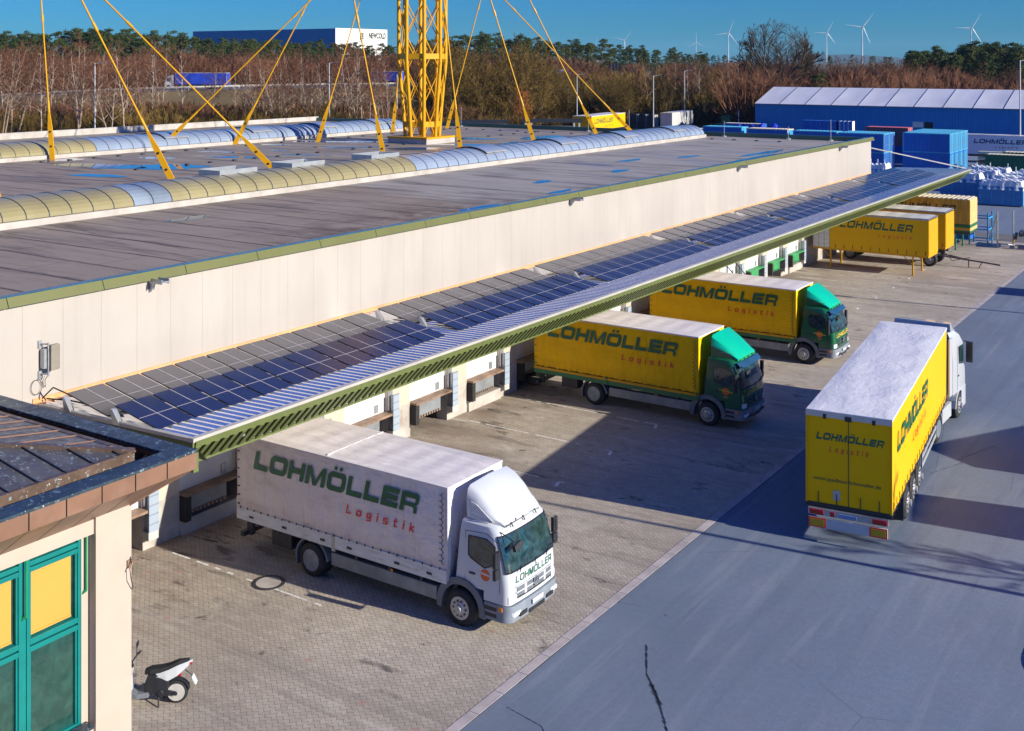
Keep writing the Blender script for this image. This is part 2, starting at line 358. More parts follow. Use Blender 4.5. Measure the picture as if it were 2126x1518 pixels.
def roof_tarp(name, col, wr=1.0, dirt=.35, sc=1.0, s1=(.5, 2.2), s2=(.7, 1.4)):
    m, nt, b = newmat(name, 0.55, spec=0.35)
    w1 = nt.noise(nt.obj((*s1, 1)), 1.3*sc, 4, .6, 1.2); w2 = nt.noise(nt.obj((*s2, 1), (4, 2, 1)), 3.6*sc, 3, .5, .6)
    n = nt.noise(nt.obj((.3, 2.5, 1)), 1.0, 5, .65)
    c = nt.mix(nt.ramp(n, .35, .72, 0, dirt), col, tuple(q*.45 for q in col))
    nt.link(c, b.inputs['Base Color'])
    nt.link(nt.bump(nt.math('ADD', w1, nt.math('MULTIPLY', w2, .35)), wr, .10), b.inputs['Normal']); return m
def glass(name, col=(0.012, 0.03, 0.035), rough=0.04, gain=3.0):
    m, nt, b = newmat(name, rough, spec=0.9)
    n = nt.noise(nt.obj((1, 1, 1)), 3.2, 3, .6, .8)
    c = nt.mix(nt.ramp(n, .4, .75), col, tuple(min(1, q*gain+.004) for q in col)); nt.link(c, b.inputs['Base Color'])
    b.inputs['Coat Weight'].default_value = .5; return m
def cladding(name, col, pitch, axis=1, depth=0.25, rib=0.5, dark=.6, fine=0.0, rough=.5, metal=0.0, var=.06):
    m, nt, b = newmat(name, rough, metal, .4)
    g = nt.add('ShaderNodeNewGeometry').outputs['Position']; sp = nt.add('ShaderNodeSeparateXYZ'); nt.link(g, sp.inputs[0])
    y = sp.outputs[axis]; p = nt.math('PINGPONG', nt.math('MULTIPLY', y, 1/pitch), .5)
    groove = nt.ramp(p, 0, rib, 1, 0)
    n = nt.noise(nt.obj((.3, .3, .12), geo=True), 2.0, 4, .6)
    c = nt.mix(nt.ramp(n, .3, .7), tuple(q*(1-var) for q in col), tuple(min(1, q*(1+var)) for q in col))
    sk = nt.ramp(nt.noise(nt.obj((2.2, 2.2, .10), (3, 5, 1), geo=True), 1.0, 5, .65), .52, .75, 0, .16); c = nt.mix(sk, c, tuple(q*.55 for q in col))
    c = nt.mix(nt.math('MULTIPLY', groove, dark), c, tuple(q*.35 for q in col)); nt.link(c, b.inputs['Base Color'])
    h = nt.math('MULTIPLY', groove, -1.0)
    if fine:
        h = nt.math('ADD', h, nt.math('MULTIPLY', nt.math('SINE', nt.math('MULTIPLY', y, 2*PI/fine)), .12))
    nt.link(nt.bump(h, depth, .02), b.inputs['Normal']); return m
def puddle():
    m, nt, b = newmat('standing_water', 0.03, spec=0.9)
    n = nt.noise(nt.obj(geo=True), 1.5, 3)
    nt.link(nt.mix(nt.ramp(n, .4, .7), (0.006, 0.09, 0.25), (0.01, 0.13, 0.32)), b.inputs['Base Color'])  # blue of the reflected sky is painted into the water colour
    nt.link(nt.bump(nt.noise(nt.obj((1, 1, 1), geo=True), 2.5, 2), .03, .01), b.inputs['Normal']); return m
def bark_birch():
    m, nt, b = newmat('birch_bark', .8, spec=.2)
    n = nt.noise(nt.obj((1, 1, 3)), 1.6, 4, .7); oi = nt.add('ShaderNodeObjectInfo').outputs['Random']
    c = nt.mix(nt.ramp(n, .55, .68), (0.43, 0.34, 0.27), (0.10, 0.07, 0.06))
    c = nt.mix(nt.math('MULTIPLY', oi, .8), c, (0.20, 0.13, 0.095)); nt.link(c, b.inputs['Base Color']); return m
def foliage(name, ca, cb, rough=.8, rnd=.3, hue=0.0):
    m, nt, b = newmat(name, rough, spec=.15)
    n = nt.noise(nt.obj((1, 1, 1)), 1.1, 4, .6); n2 = nt.noise(nt.obj((1, 1, 1), (4, 4, 4), geo=True), .05, 3)
    oi = nt.add('ShaderNodeObjectInfo').outputs['Random']
    f = nt.math('ADD', nt.math('MULTIPLY', nt.ramp(n, .3, .7), .5), nt.math('MULTIPLY', oi, .5))
    f = nt.math('ADD', nt.math('MULTIPLY', f, .7), nt.math('MULTIPLY', nt.ramp(n2, .35, .65), .3))
    c = nt.mix(f, ca, cb); nt.link(c, b.inputs['Base Color']); return m
M['pavers'] = ground_pavers(); M['asphalt'] = asphalt(); M['felt'] = bitumen(); M['water'] = puddle()
M['concrete'] = mat('concrete', (0.42, 0.385, 0.36), .85, var=.15, scale=1.1, bump=.2, bscale=9, dirt=.55, dcol=(0.16, 0.085, 0.05))
M['concrete_pale'] = mat('concrete_pale', (0.50, 0.48, 0.46), .8, var=.12, scale=2.0, bump=.15, dirt=.35, dcol=(0.15, 0.12, 0.10))
M['kerb'] = mat('kerb_stone', (0.42, 0.37, 0.37), .85, var=.15, scale=1.5, bump=.2, geo=True)
M['line'] = mat('road_paint', (0.78, 0.76, 0.74), .7, var=.15, scale=2.2, dirt=.75, dcol=(0.22, 0.19, 0.19), geo=True)
M['crack'] = mat('bitumen_crack', (0.018, 0.02, 0.03), .6, geo=True)
M['wall_panel'] = cladding('wall_panel', (0.405, 0.365, 0.335), 1.25, 1, .25, .012, .45, fine=.10, rough=.45)
M['wall_cream'] = mat('cream_render', (0.44, 0.36, 0.30), .7, var=.03, scale=1.5, bump=.08, bscale=40)
M['wall_low'] = mat('wall_low_panel', (0.52, 0.455, 0.385), .5, var=.05, scale=.7, dirt=.15)
M['fascia'] = cladding('green_fascia', (0.115, 0.12, 0.035), 3.0, 1, .1, .01, .3, rough=.5)
M['slat'] = mat('green_slat', (0.12, 0.145, 0.045), .5, var=.08, scale=2)
M['soffit'] = mat('dark_soffit', (0.11, 0.14, 0.07), .7)
M['flash_sky_tint'] = mat('sky_tinted_flashing', (0.02, 0.11, 0.22), .25, .2, var=.2, scale=1.2)  # sky reflection put into the metal's base colour as blue
M['sticker_grey'] = cladding('stickered_post', (0.30, 0.36, 0.46), .28, 2, .05, .12, .6)
M['antenna_grey'] = mat('antenna_housing', (0.24, 0.21, 0.17), .6)
M['flash'] = mat('grey_flashing', (0.55, 0.52, 0.48), .4, .3, var=.08, scale=1)
M['flash_green'] = mat('teal_flashing', (0.06, 0.14, 0.11), .4, .2, var=.08, scale=1)
M['orange_trim'] = mat('orange_wall_trim', (0.60, 0.33, 0.15), .6, var=.12, scale=.8)
M['galv'] = mat('galvanised_sheet', (0.55, 0.57, 0.60), .32, .65, var=.08, scale=2)
M['galv_d'] = mat('galvanised_steel', (0.40, 0.42, 0.45), .4, .6, var=.12, scale=3)
M['corr'] = mat('corrugated_roof_sheet', (0.86, 0.86, 0.88), .20, .80, var=.06, scale=1.5)
M['door'] = cladding('white_dock_door', (0.62, 0.62, 0.66), .5, 2, .15, .02, .12, rough=.45)
M['rust_lip'] = mat('worn_leveller_plate', (0.30, 0.20, 0.15), .6, .3, var=.25, scale=2, dirt=.5, dcol=(0.12, 0.06, 0.03))
M['dark_steel'] = mat('dark_steel', (0.055, 0.055, 0.065), .5, .3, var=.25, scale=3)
M['black'] = mat('black_rubber', (0.018, 0.018, 0.02), .75, var=.2, scale=5)
M['green_steel'] = mat('green_leveller', (0.04, 0.28, 0.10), .5, var=.15, scale=2)
M['sticker'] = cladding('guide_light_sticker', (0.62, 0.68, 0.78), .28, 2, .05, .12, .5)
M['yellow_steel'] = mat('yellow_steel', (0.62, 0.31, 0.003), .45, var=.05, scale=2, coat=.05, spec=.3)
M['yellow_tarp_shade_lift'] = tarp('yellow_tarp_shade_lift', (0.95, 0.53, 0.003), (0.40, 0.20, 0.02))  # cover yellow raised in colour to make up for the shaded truck sides
M['yellow_door_shade_lift'] = mat('yellow_door_brightened', (0.95, 0.50, 0.003), .55, var=.03, scale=1, spec=.1)  # same yellow brightened because the rear doors stand in shade
M['yellow_gloss'] = mat('yellow_curtain', (0.80, 0.43, 0.003), .45, var=.03, scale=1, bump=.08, bscale=2, spec=.2)  # same yellow kept duller for the sunlit trailer side
M['yellow_old'] = mat('faded_yellow', (0.60, 0.33, 0.03), .6, var=.15, scale=2, dirt=.65, dcol=(0.16, 0.10, 0.05), stretch=(2, 1, .4))
M['orange_faded'] = mat('faded_orange', (0.78, 0.42, 0.16), .6, var=.08, scale=2, dirt=.3, dcol=(0.5, .3, .15))
M['white_tarp'] = tarp('white_tarp', (0.80, 0.71, 0.68), (0.30, 0.18, 0.12), wr=.6, dirt=.4)
M['roof_white'] = roof_tarp('white_roof_cover', (0.80, 0.73, 0.72), .3, .45)
M['roof_wrinkle'] = roof_tarp('wrinkled_roof_cover', (0.70, 0.69, 0.73), .42, .18, .62, (1.5, 1.1), (.75, 2.2))
M['roof_ribbed'] = mat('pale_roof_sheet', (0.62, 0.60, 0.58), .5, var=.12, scale=.8, dirt=.3)
M['white_paint'] = mat('white_paint', (0.55, 0.57, 0.61), .25, var=.03, scale=1.5, coat=.6)
M['white_board'] = mat('white_dropside', (0.66, 0.66, 0.67), .45, var=.08, scale=3, dirt=.6, dcol=(0.25, 0.22, 0.20), stretch=(.6, 1, 3))
M['green_paint'] = mat('green_paint', (0.008, 0.11, 0.045), .25, var=.08, scale=1.5, coat=.7)
M['light_green'] = mat('light_green_paint', (0.05, 0.28, 0.08), .35)
M['teal_panel'] = mat('teal_deflector', (0.0, 0.43, 0.27), .35, var=.05, scale=1, coat=.3)
M['green_board'] = mat('green_board', (0.015, 0.15, 0.06), .45, var=.1, scale=2, dirt=.3)
M['txt_green'] = mat('green_lettering', (0.004, 0.115, 0.05), .45, var=.15, scale=3)
M['txt_red'] = mat('red_lettering', (0.80, 0.03, 0.02), .45, var=.1, scale=3)
M['txt_blue'] = mat('blue_lettering', (0.03, 0.06, 0.16), .5, var=.1, scale=3)
M['txt_yellow'] = mat('yellow_lettering', (0.78, 0.50, 0.02), .45, var=.05)
M['txt_white'] = mat('white_lettering', (0.8, 0.8, 0.8), .45, var=.05)
M['txt_dark'] = mat('dark_lettering', (0.03, 0.05, 0.035), .5, var=.1)
M['tyre'] = mat('tyre_rubber', (0.022, 0.022, 0.026), .8, var=.3, scale=5, bump=.3, bscale=25)
M['rim'] = mat('painted_rim', (0.42, 0.43, 0.46), .35, .5, var=.15, scale=5)
M['rim_dark'] = mat('dull_rim', (0.22, 0.25, 0.30), .5, .3, var=.2, scale=5)
M['chassis'] = mat('chassis_paint', (0.035, 0.038, 0.045), .55, var=.2, scale=3, dirt=.4, dcol=(0.12, 0.10, 0.09))
M['plastic'] = mat('grey_plastic', (0.14, 0.155, 0.18), .55, var=.1, scale=3)
M['plastic_dark'] = mat('dark_plastic', (0.02, 0.022, 0.03), .45, var=.2, scale=3)
M['tank'] = mat('side_guard_metal', (0.24, 0.26, 0.29), .5, .2, var=.15, scale=2, dirt=.3)
M['visor'] = mat('tinted_visor', (0.02, 0.07, 0.14), .15, var=.1, scale=2)
M['glass'] = glass('vehicle_glass'); M['glass_win'] = glass('window_glass', (0.012, 0.05, 0.04), .06, 1.6)
M['lamp_clear'] = mat('headlight_lens', (0.75, 0.77, 0.8), .1, var=.15, scale=20)
M['lamp_red'] = mat('tail_light_lens', (0.45, 0.01, 0.015), .2, var=.2, scale=15)
M['lamp_orange'] = mat('indicator_lens', (0.8, 0.25, 0.02), .25, var=.1)
M['red_border'] = mat('red_marker', (0.85, 0.05, 0.03), .4, var=.03)
M['amber_panel'] = mat('amber_marker', (0.55, 0.33, 0.01), .4, var=.05)
M['orange_logo'] = mat('orange_emblem', (0.70, 0.13, 0.03), .4, var=.05)
M['steel'] = mat('bare_steel', (0.45, 0.48, 0.52), .35, .7, var=.12, scale=4)
M['copper'] = mat('brown_metal_sheet', (0.235, 0.125, 0.08), .42, .12, var=.10, scale=1.5, dirt=.12, dcol=(0.45, 0.36, 0.30))
def speck(name, col):
    m, nt, b = newmat(name, .38, .25, .5)
    v = nt.obj((1, 1, 1), geo=True); c = nt.mix(nt.ramp(nt.noise(v, 2.2, 5, .65), .3, .7), tuple(q*.7 for q in col), tuple(q*1.3 for q in col))
    c = nt.mix(nt.ramp(nt.noise(v, 9, 4, .7), .58, .66, 0, .8), c, (0.30, 0.40, 0.44))
    c = nt.mix(nt.ramp(nt.noise(nt.obj((1, 1, 1), (5, 2, 3), geo=True), 14, 2, .5), .68, .73, 0, .9), c, (0.55, 0.60, 0.58))
    nt.link(c, b.inputs['Base Color']); nt.link(nt.ramp(nt.noise(v, 5, 4), .3, .7, .3, .55), b.inputs['Roughness']); return m
M['speck_blue'] = speck('weathered_coping', (0.035, 0.055, 0.075)); M['seam_roof'] = speck('standing_seam_sheet', (0.105, 0.10, 0.105))
M['copper_dark'] = speck('aged_brown_sheet', (0.13, 0.085, 0.065))
M['teal_frame'] = mat('turquoise_frame', (0.003, 0.175, 0.165), .3, var=.08, scale=2, coat=.2)
M['green_pipe'] = mat('green_guide_rail', (0.01, 0.25, 0.09), .3, var=.1)
M['blind'] = mat('yellow_blind', (0.52, 0.29, 0.05), .55, var=.03, scale=.6)
M['vault'] = mat('skylight_sheet', (0.24, 0.29, 0.38), .18, var=.07, scale=.5, dirt=.15, dcol=(0.30, 0.30, 0.30), spec=.7)
M['vault_old'] = mat('yellowed_skylight_sheet', (0.275, 0.235, 0.12), .3, var=.10, scale=.6, dirt=.3, dcol=(0.28, 0.24, 0.16), spec=.5)
M['vault_grey'] = mat('bluish_skylight_sheet', (0.20, 0.24, 0.30), .2, var=.2, scale=.6, stretch=(.3, 1, 1))
M['rib_dark'] = mat('skylight_rib', (0.03, 0.04, 0.06), .4, var=.1)
M['upstand'] = mat('pale_upstand', (0.42, 0.385, 0.36), .55, var=.12, scale=1, dirt=.45, dcol=(0.2, 0.16, 0.12))
def solar():
    m, nt, b = newmat('solar_cells', .09, 0, .5)
    sp = nt.add('ShaderNodeSeparateXYZ'); nt.link(nt.obj(), sp.inputs[0]); x, y = sp.outputs[0], sp.outputs[1]
    n = nt.noise(nt.obj((1, 1, 1), geo=True), 1.5, 3)
    c = nt.mix(nt.ramp(n, .3, .7), (0.012, 0.014, 0.036), (0.018, 0.020, 0.046))
    bars = nt.ramp(nt.math('PINGPONG', nt.math('MULTIPLY', y, 1/.095), .5), .0, .07, 1, 0)
    c = nt.mix(nt.math('MULTIPLY', bars, .25), c, (0.25, 0.22, 0.25))
    nt.link(c, b.inputs['Base Color']); b.inputs['Roughness'].default_value = .20; b.inputs['IOR'].default_value = 2.3
    return m
M['solar'] = solar(); M['solar_line'] = mat('solar_busbar', (0.50, 0.45, 0.45), .4)
M['tent_wall'] = cladding('blue_tent_wall', (0.012, 0.20, 0.50), .5, 0, .3, .25, .35, rough=.5)
M['tent_roof'] = mat('pale_tent_roof', (0.62, 0.62, 0.68), .45, var=.08, scale=.3, dirt=.2, stretch=(1, .2, 1), dcol=(0.36, 0.36, 0.42))
def cont(name, col):
    return cladding(name, col, .28, 0, .5, .5, .25, rough=.45, var=.12)
M['cont_blue'] = cont('container_blue', (0.014, 0.14, 0.50)); M['cont_end_sunlit'] = mat('container_end_blue_sunlit', (0.04, 0.34, 0.66), .4, var=.12, scale=3)  # end blue lightened in colour because it faces the sun
M['cont_top'] = mat('container_top_teal', (0.08, 0.38, 0.58), .5, var=.1, scale=1); M['cont_green'] = cont('container_green', (0.02, 0.14, 0.07))
M['cont_red'] = mat('container_top_red', (0.50, 0.12, 0.12), .5, var=.1); M['cream_top'] = mat('cream_top', (0.62, 0.55, 0.42), .5, var=.1)
M['wrap'] = roof_tarp('plastic_wrap', (0.74, 0.76, 0.80), 1.0, .2, 2.0); M['wrap_blue'] = roof_tarp('blue_wrapped_goods', (0.08, 0.25, 0.48), 1.0, .2, 2.0)
M['tarp_blue'] = roof_tarp('shiny_blue_tarp', (0.01, 0.04, 0.48), 1.0, .2, 2.5)
M['trailer_grey'] = mat('grey_trailer_side', (0.50, 0.50, 0.51), .5, var=.05)
M['silver_side'] = mat('silver_white_side', (0.72, 0.74, 0.78), .45, var=.03)
M['blue_curtain'] = mat('blue_curtain', (0.03, 0.07, 0.50), .4, var=.2, scale=.6)
M['grass'] = mat('rough_grass', (0.075, 0.068, 0.03), .95, var=.35, scale=.05, dirt=.5, dcol=(0.12, 0.085, 0.045), geo=True)
M['embank'] = mat('embankment_grass', (0.12, 0.085, 0.04), .95, var=.35, scale=.08, dirt=.4, dcol=(0.15, 0.10, 0.06), geo=True)
M['lot'] = mat('gravel_lot', (0.14, 0.13, 0.13), .9, var=.2, scale=.2, geo=True)
M['road'] = mat('motorway_asphalt', (0.16, 0.15, 0.15), .8, var=.1, scale=.2, geo=True)
M['rail'] = mat('crash_barrier_steel', (0.42, 0.40, 0.38), .5, .3, var=.1)
M['pole'] = mat('lamp_pole_grey', (0.50, 0.52, 0.56), .4, .4, var=.05); M['turbine'] = mat('turbine_white', (0.50, 0.53, 0.58), .4, var=.02)
M['birch'] = bark_birch(); M['bark'] = mat('brown_bark', (0.15, 0.095, 0.06), .9, var=.2, scale=2, rnd=.25)
M['twig_red'] = foliage('reddish_twigs', (0.10, 0.042, 0.024), (0.20, 0.092, 0.055)); M['twig_olive'] = foliage('olive_twigs', (0.085, 0.058, 0.014), (0.19, 0.12, 0.035))
M['twig_rust'] = foliage('rusty_leaves', (0.22, 0.075, 0.02), (0.30, 0.11, 0.03)); M['twig_grey'] = foliage('grey_brown_twigs', (0.09, 0.055, 0.04), (0.15, 0.10, 0.075))
M['oak_twig'] = foliage('oak_twigs', (0.05, 0.035, 0.028), (0.085, 0.06, 0.045))
M['pine'] = foliage('pine_needles', (0.014, 0.034, 0.008), (0.07, 0.085, 0.018)); M['pine_trunk'] = mat('pine_bark', (0.20, 0.11, 0.06), .9, var=.2)
M['hill'] = mat('distant_forest', (0.03, 0.06, 0.05), .95, var=.2, scale=.001, geo=True)
M['cold_blue'] = cladding('cold_store_blue', (0.014, 0.19, 0.42), 21.0, 0, .1, .008, .6, rough=.5)
M['cold_white'] = mat('cold_store_white', (0.80, 0.78, 0.76), .5, var=.03, scale=.02)
M['fence'] = mat('mesh_fence', (0.30, 0.31, 0.31), .5, .4)

# ------------------------------------------------------------------ ground, yard, roads
FW = Vector((-0.5555, 0.8315, 0)); RT = Vector((0.8315, 0.5555, 0)); C0 = Vector((CAM[0], CAM[1], 0))
def LD(lat, dep, z=0.0):                    # metres to the right of / ahead of the photographer's standpoint
    p = C0+RT*lat+FW*dep; return (p.x, p.y, z)
def struct(name, mb, mats, **k): return tag(mb.build(name, mats, **k), kind='structure')
g = MB(); g.poly([(-9000,-400,-0.012),(9000,-400,-0.012),(9000,9000,-0.012),(-9000,9000,-0.012)]); struct('ground', g, M['grass'])
g = MB(); g.poly([(-130,-120,-0.006),(120,-120,-0.006),(120,260,-0.006),(-70,262,-0.006),(-130,200,-0.006)]); struct('gravel_lot', g, M['lot'])
g = MB(); g.poly([(9.60,-90,0),(75,-90,0),(75,240,0),(-45,240,0),(-45,68,0),(9.60,68,0)]); struct('asphalt_yard', g, M['asphalt'])
g = MB(); g.poly([(-8,-34,0.001),(9.34,-34,0.001),(9.34,64,0.001),(-8,64,0.001)]); struct('paved_yard', g, M['pavers'])
g = MB(); yk = -34.0
while yk < 66: g.box(9.34, 9.60, yk, yk+.985, -.1, .010); yk += 1.0
struct('edge_stones', g, M['kerb'])
g = MB()
for k in range(-4, 13):
    y = 1.98+3.78*k
    segs = 26
    for i in range(segs):
        x0 = -2.9+6.8*i/segs
        if random.random() < (.12 if i < 22 else .3): continue
        g.poly([(x0, y-.035, .006), (x0+6.8/segs-.02, y-.035, .006), (x0+6.8/segs-.02, y+.035, .006), (x0, y+.035, .006)])
    if k not in (-4, -5): g.poly([(3.6, y-.05, .0065), (3.72, y-.45, .0065), (3.84, y-.45, .0065), (3.72, y-.05, .0065)])
struct('bay_markings', g, M['line'])
g = MB()
def crackline(pts, w):
    for a, b in zip(pts[:-1], pts[1:]):
        n = 14
        for i in range(n):
            t0, t1 = i/n, (i+1)/n; ww = w*random.uniform(.3, 1.3)
            x0, y0 = a[0]+(b[0]-a[0])*t0, a[1]+(b[1]-a[1])*t0; x1, y1 = a[0]+(b[0]-a[0])*t1, a[1]+(b[1]-a[1])*t1
            dx, dy = x1-x0, y1-y0; L = math.hypot(dx, dy); nx, ny = -dy/L*ww, dx/L*ww; j = random.uniform(-.5, .5)
            g.poly([(x0-nx, y0-ny, .005), (x1-nx*j, y1-ny*j, .005), (x1+nx, y1+ny, .005), (x0+nx*.6, y0+ny*.6, .005)])
crackline([(11.30,-10.15),(11.95,-11.4),(12.5,-12.0),(13.5,-13.4)], .035)
crackline([(12.2,-11.7),(12.45,-12.0),(12.8,-12.4)], .07)
crackline([(9.62,-34),(9.62,-10),(9.63,10),(9.62,60)], .012)
crackline([(9.95,-14.4),(11.0,-14.6),(12.4,-15.8)], .016)
crackline([(14.6,8.0),(15.5,10.6)], .018); crackline([(14.2,6.2),(14.9,8.0)], .016)
struct('asphalt_cracks', g, M['crack'])

# motorway embankment behind the wood
PL = [(-420,300,4.6),(-230,290,4.9),(-160,287,5.2),(-129,287,5.6),(-100,288,7.0),(-80,290,7.6),(-60,300,7.9),(-20,350,7.6),(10,405,7.4),(45,440,7.4),(110,480,7.4),(260,520,7.4),(700,560,7.4),(1600,560,7.4)]
def sweep(name, prof, m, top=False):
    g = MB(); rows = []
    for i, (a, d, z) in enumerate(PL):
        p = Vector((a, d)); q0 = Vector(PL[max(0, i-1)][:2]); q1 = Vector(PL[min(len(PL)-1, i+1)][:2]); t = (q1-q0).normalized(); n = Vector((-t.y, t.x))
        rows.append([LD(*(p+n*o), (z+h) if not ab else h) for o, h, ab in prof])
    k = len(prof); g.add([q for r in rows for q in r], [(i*k+j, (i+1)*k+j, (i+1)*k+j+1, i*k+j+1) for i in range(len(PL)-1) for j in range(k-1)])
    return struct(name, g, m)
sweep('embankment', [(-24,-.3,1),(-10,-.1,0),(-8.5,0,0)], M['embank'])
sweep('motorway', [(-8.5,0,0),(16,0,0)], M['road'])
sweep('far_field', [(16,0,0),(60,-.1,0),(500,-.2,0),(6000,0,0)], M['grass'])

# ------------------------------------------------------------------ warehouse hall
XW = -3.75; Y0, Y1 = -30.0, 60.0; ZR = 7.95
hall = thing('warehouse_hall', 'long flat-roofed cream warehouse hall with green eaves and barrel skylights', 'warehouse', (-35, 15, 0))
def hp(name, mb, mats, **k): return mb.build(name, mats, hall, world=True, **k)
g = MB(); g.box(XW-.25, XW, Y0, Y1, 5.18, 8.05); g.box(-66, XW-.25, Y1-.25, Y1, 0, 8.0); g.box(-66.2, -66, Y0, Y1, 0, 8.0); g.box(-66, XW-.25, Y0-.2, Y0, 0, 8.0); hp('wall', g, M['wall_panel'])
g = MB(); g.poly([(-66,Y0,ZR),(XW-.25,Y0,ZR),(XW-.25,Y1,ZR),(-66,Y1,ZR)]); hp('roof', g, M['felt'])
# green eaves fascia with sloping metal flashing, sky blue painted in
g = MB(); s = Y0
while s < Y1+.4:
    e = min(s+3.0, Y1+.5)
    g.prism([(XW-.02, s+.01, 8.04), (XW+.16, s+.01, 8.06), (XW+.05, s+.01, 8.33), (XW-.02, s+.01, 8.33)], (0, e-s-.02, 0)); s = e
g.prism([(-66.3,Y1-.1,8.02),(-66.3,Y1+.16,8.02),(-66.3,Y1+.08,8.30),(-66.3,Y1-.1,8.30)], (62.5,0,0), 1)
hp('fascia', g, [M['fascia'], M['flash_green']])
g = MB(); g.prism([(XW+.06,Y0,8.335),(XW+.06,Y0,8.36),(XW-.42,Y0,8.30),(XW-.48,Y0,7.96),(XW-.20,Y0,7.96)], (0,Y1-Y0+.4,0))
g.box(-66.3, XW-.5, Y1-.35, Y1-.101, 7.96, 8.32, 1); g.box(-66.3, -65.9, Y0, Y1, 7.96, 8.42, 2); g.box(-66.28, -65.92, Y0, 46, 8.424, 8.50, 2)
hp('flashing', g, [M['flash_sky_tint'], M['flash_green'], M['upstand']])
# barrel skylights
def vault(x0, x1, ya, yb, rise, zb, step, vents, old, blind=False):
    """one arched rooflight strip with ribs, kerb and opening flaps"""
    g = MB(); r = MB(); xm, hw = (x0+x1)/2, (x1-x0)/2; n = 14
    def P(t, y, e=0.0):
        a = PI*(1-t); return (xm+(hw+e)*math.cos(a), y, zb+.02+(rise+e)*math.sin(a))
    y = ya; k = 0
    while y < yb-.01:
        ye = min(y+step, yb); mi = old(y)
        for i in range(n):
            g.add([P(i/n, y), P((i+1)/n, y), P((i+1)/n, ye), P(i/n, ye)], [(0,1,2,3)], mi)
        for i in range(n):
            for e0, w0 in ((.018, .020),):
                a, b = P(i/n, y-w0, e0), P((i+1)/n, y-w0, e0); c, d = P((i+1)/n, y+w0, e0), P(i/n, y+w0, e0)
                r.add([a, b, c, d, P(i/n, y-w0), P((i+1)/n, y-w0), P((i+1)/n, y+w0), P(i/n, y+w0)], [(0,1,2,3),(4,5,1,0),(3,2,6,7)], 0)
        y = ye; k += 1
    g.poly([P(i/n, ya) for i in range(n+1)], old(ya)); g.poly([P(i/n, yb) for i in range(n+1)][::-1], old(yb))
    s = g.build('skylight', [M['vault'], M['vault_old'], M['vault_grey']], hall, world=True, smooth=35)
    rr = r.build('skylight_rib', M['rib_dark'], s); rr.location = (0, 0, 0)
    rr.data.transform(Matrix.Translation((-hall.location[0], -hall.location[1], -hall.location[2])))
    u = MB(); u.box(x0-.12, x1+.12, ya-.15, yb+.15, ZR-.1, zb); uo = u.build('kerb_upstand', M['upstand'], s)
    uo.data.transform(Matrix.Translation((-hall.location[0], -hall.location[1], 0)))
    for (vy, kind) in vents:
        v = MB()
        if kind == 'flap':                               # raised roof light flap with dark rim
            t0, t1 = .40, .80
            for i in range(6):
                ta, tb = t0+(t1-t0)*i/6, t0+(t1-t0)*(i+1)/6
                v.add([P(ta, vy, .08), P(tb, vy, .08), P(tb, vy+2.3, .08), P(ta, vy+2.3, .08), P(ta, vy, .03), P(tb, vy, .03)], [(0,1,2,3)], 0)
                v.add([P(ta, vy, .08), P(tb, vy, .08), P(tb, vy, .02), P(ta, vy, .02)], [(0,1,2,3)], 1)
            v.add([P(t1, vy, .085), P(t1, vy+2.3, .085), P(t1, vy+2.3, .04), P(t1, vy, .04)], [(0,1,2,3)], 2)
            v.add([P(t1-.02, vy, .09), P(t1-.02, vy+2.3, .09), P(t1, vy+2.3, .09), P(t1, vy, .09)], [(0,1,2,3)], 2)
            for i in range(9):
                ta, tb = .12+.7*i/9, .12+.7*(i+1)/9
                v.add([P(ta, vy-.05, .10), P(tb, vy-.05, .10), P(tb, vy+.03, .10), P(ta, vy+.03, .10), P(ta, vy-.05, .02), P(tb, vy-.05, .02)], [(0,1,2,3),(4,5,1,0)], 1)
        else:                                            # smoke vent deflector box
            c = P(.40, vy, 0); z = P(.5, vy, 0)[2]
            v.box(c[0]-.78, c[0]-.75, vy, vy+2.5, z-.10, z+.22, 3); v.box(c[0]+.72, c[0]+.75, vy, vy+2.5, z-.08, z+.22, 3)
            v.box(c[0]-.75, c[0]+.72, vy, vy+.03, z-.10, z+.20, 3); v.box(c[0]-.75, c[0]+.72, vy+2.47, vy+2.5, z-.10, z+.20, 3)
            v.box(c[0]-.72, c[0]+.70, vy+.05, vy+2.45, z-.02, z+.02, 1)
        vo = v.build('vent_flap' if kind == 'flap' else 'smoke_vent', [M['vault'], M['rib_dark'], M['upstand'], M['galv']], s)
        vo.data.transform(Matrix.Translation((-hall.location[0], -hall.location[1], 0)))
def old1(y): return 2 if -3.9 < y < -.9 else (1 if y < 16.2 else 0)
vault(-20.9, -17.6, -24, 57.5, .78, 8.22, 1.05, [(3.2,'box'),(8.2,'box'),(14.6,'box')]+[(y,'flap') for y in (24.5, 33.8, 43.2, 52.0)], old1)
def old2(y): return 1 if y < 15.5 else 0
vault(-49.3, -45.6, -20, 50.5, .85, 8.22, 1.05, [(y,'flap') for y in (22.0, 31.0, 39.0, 46.5)], old2)
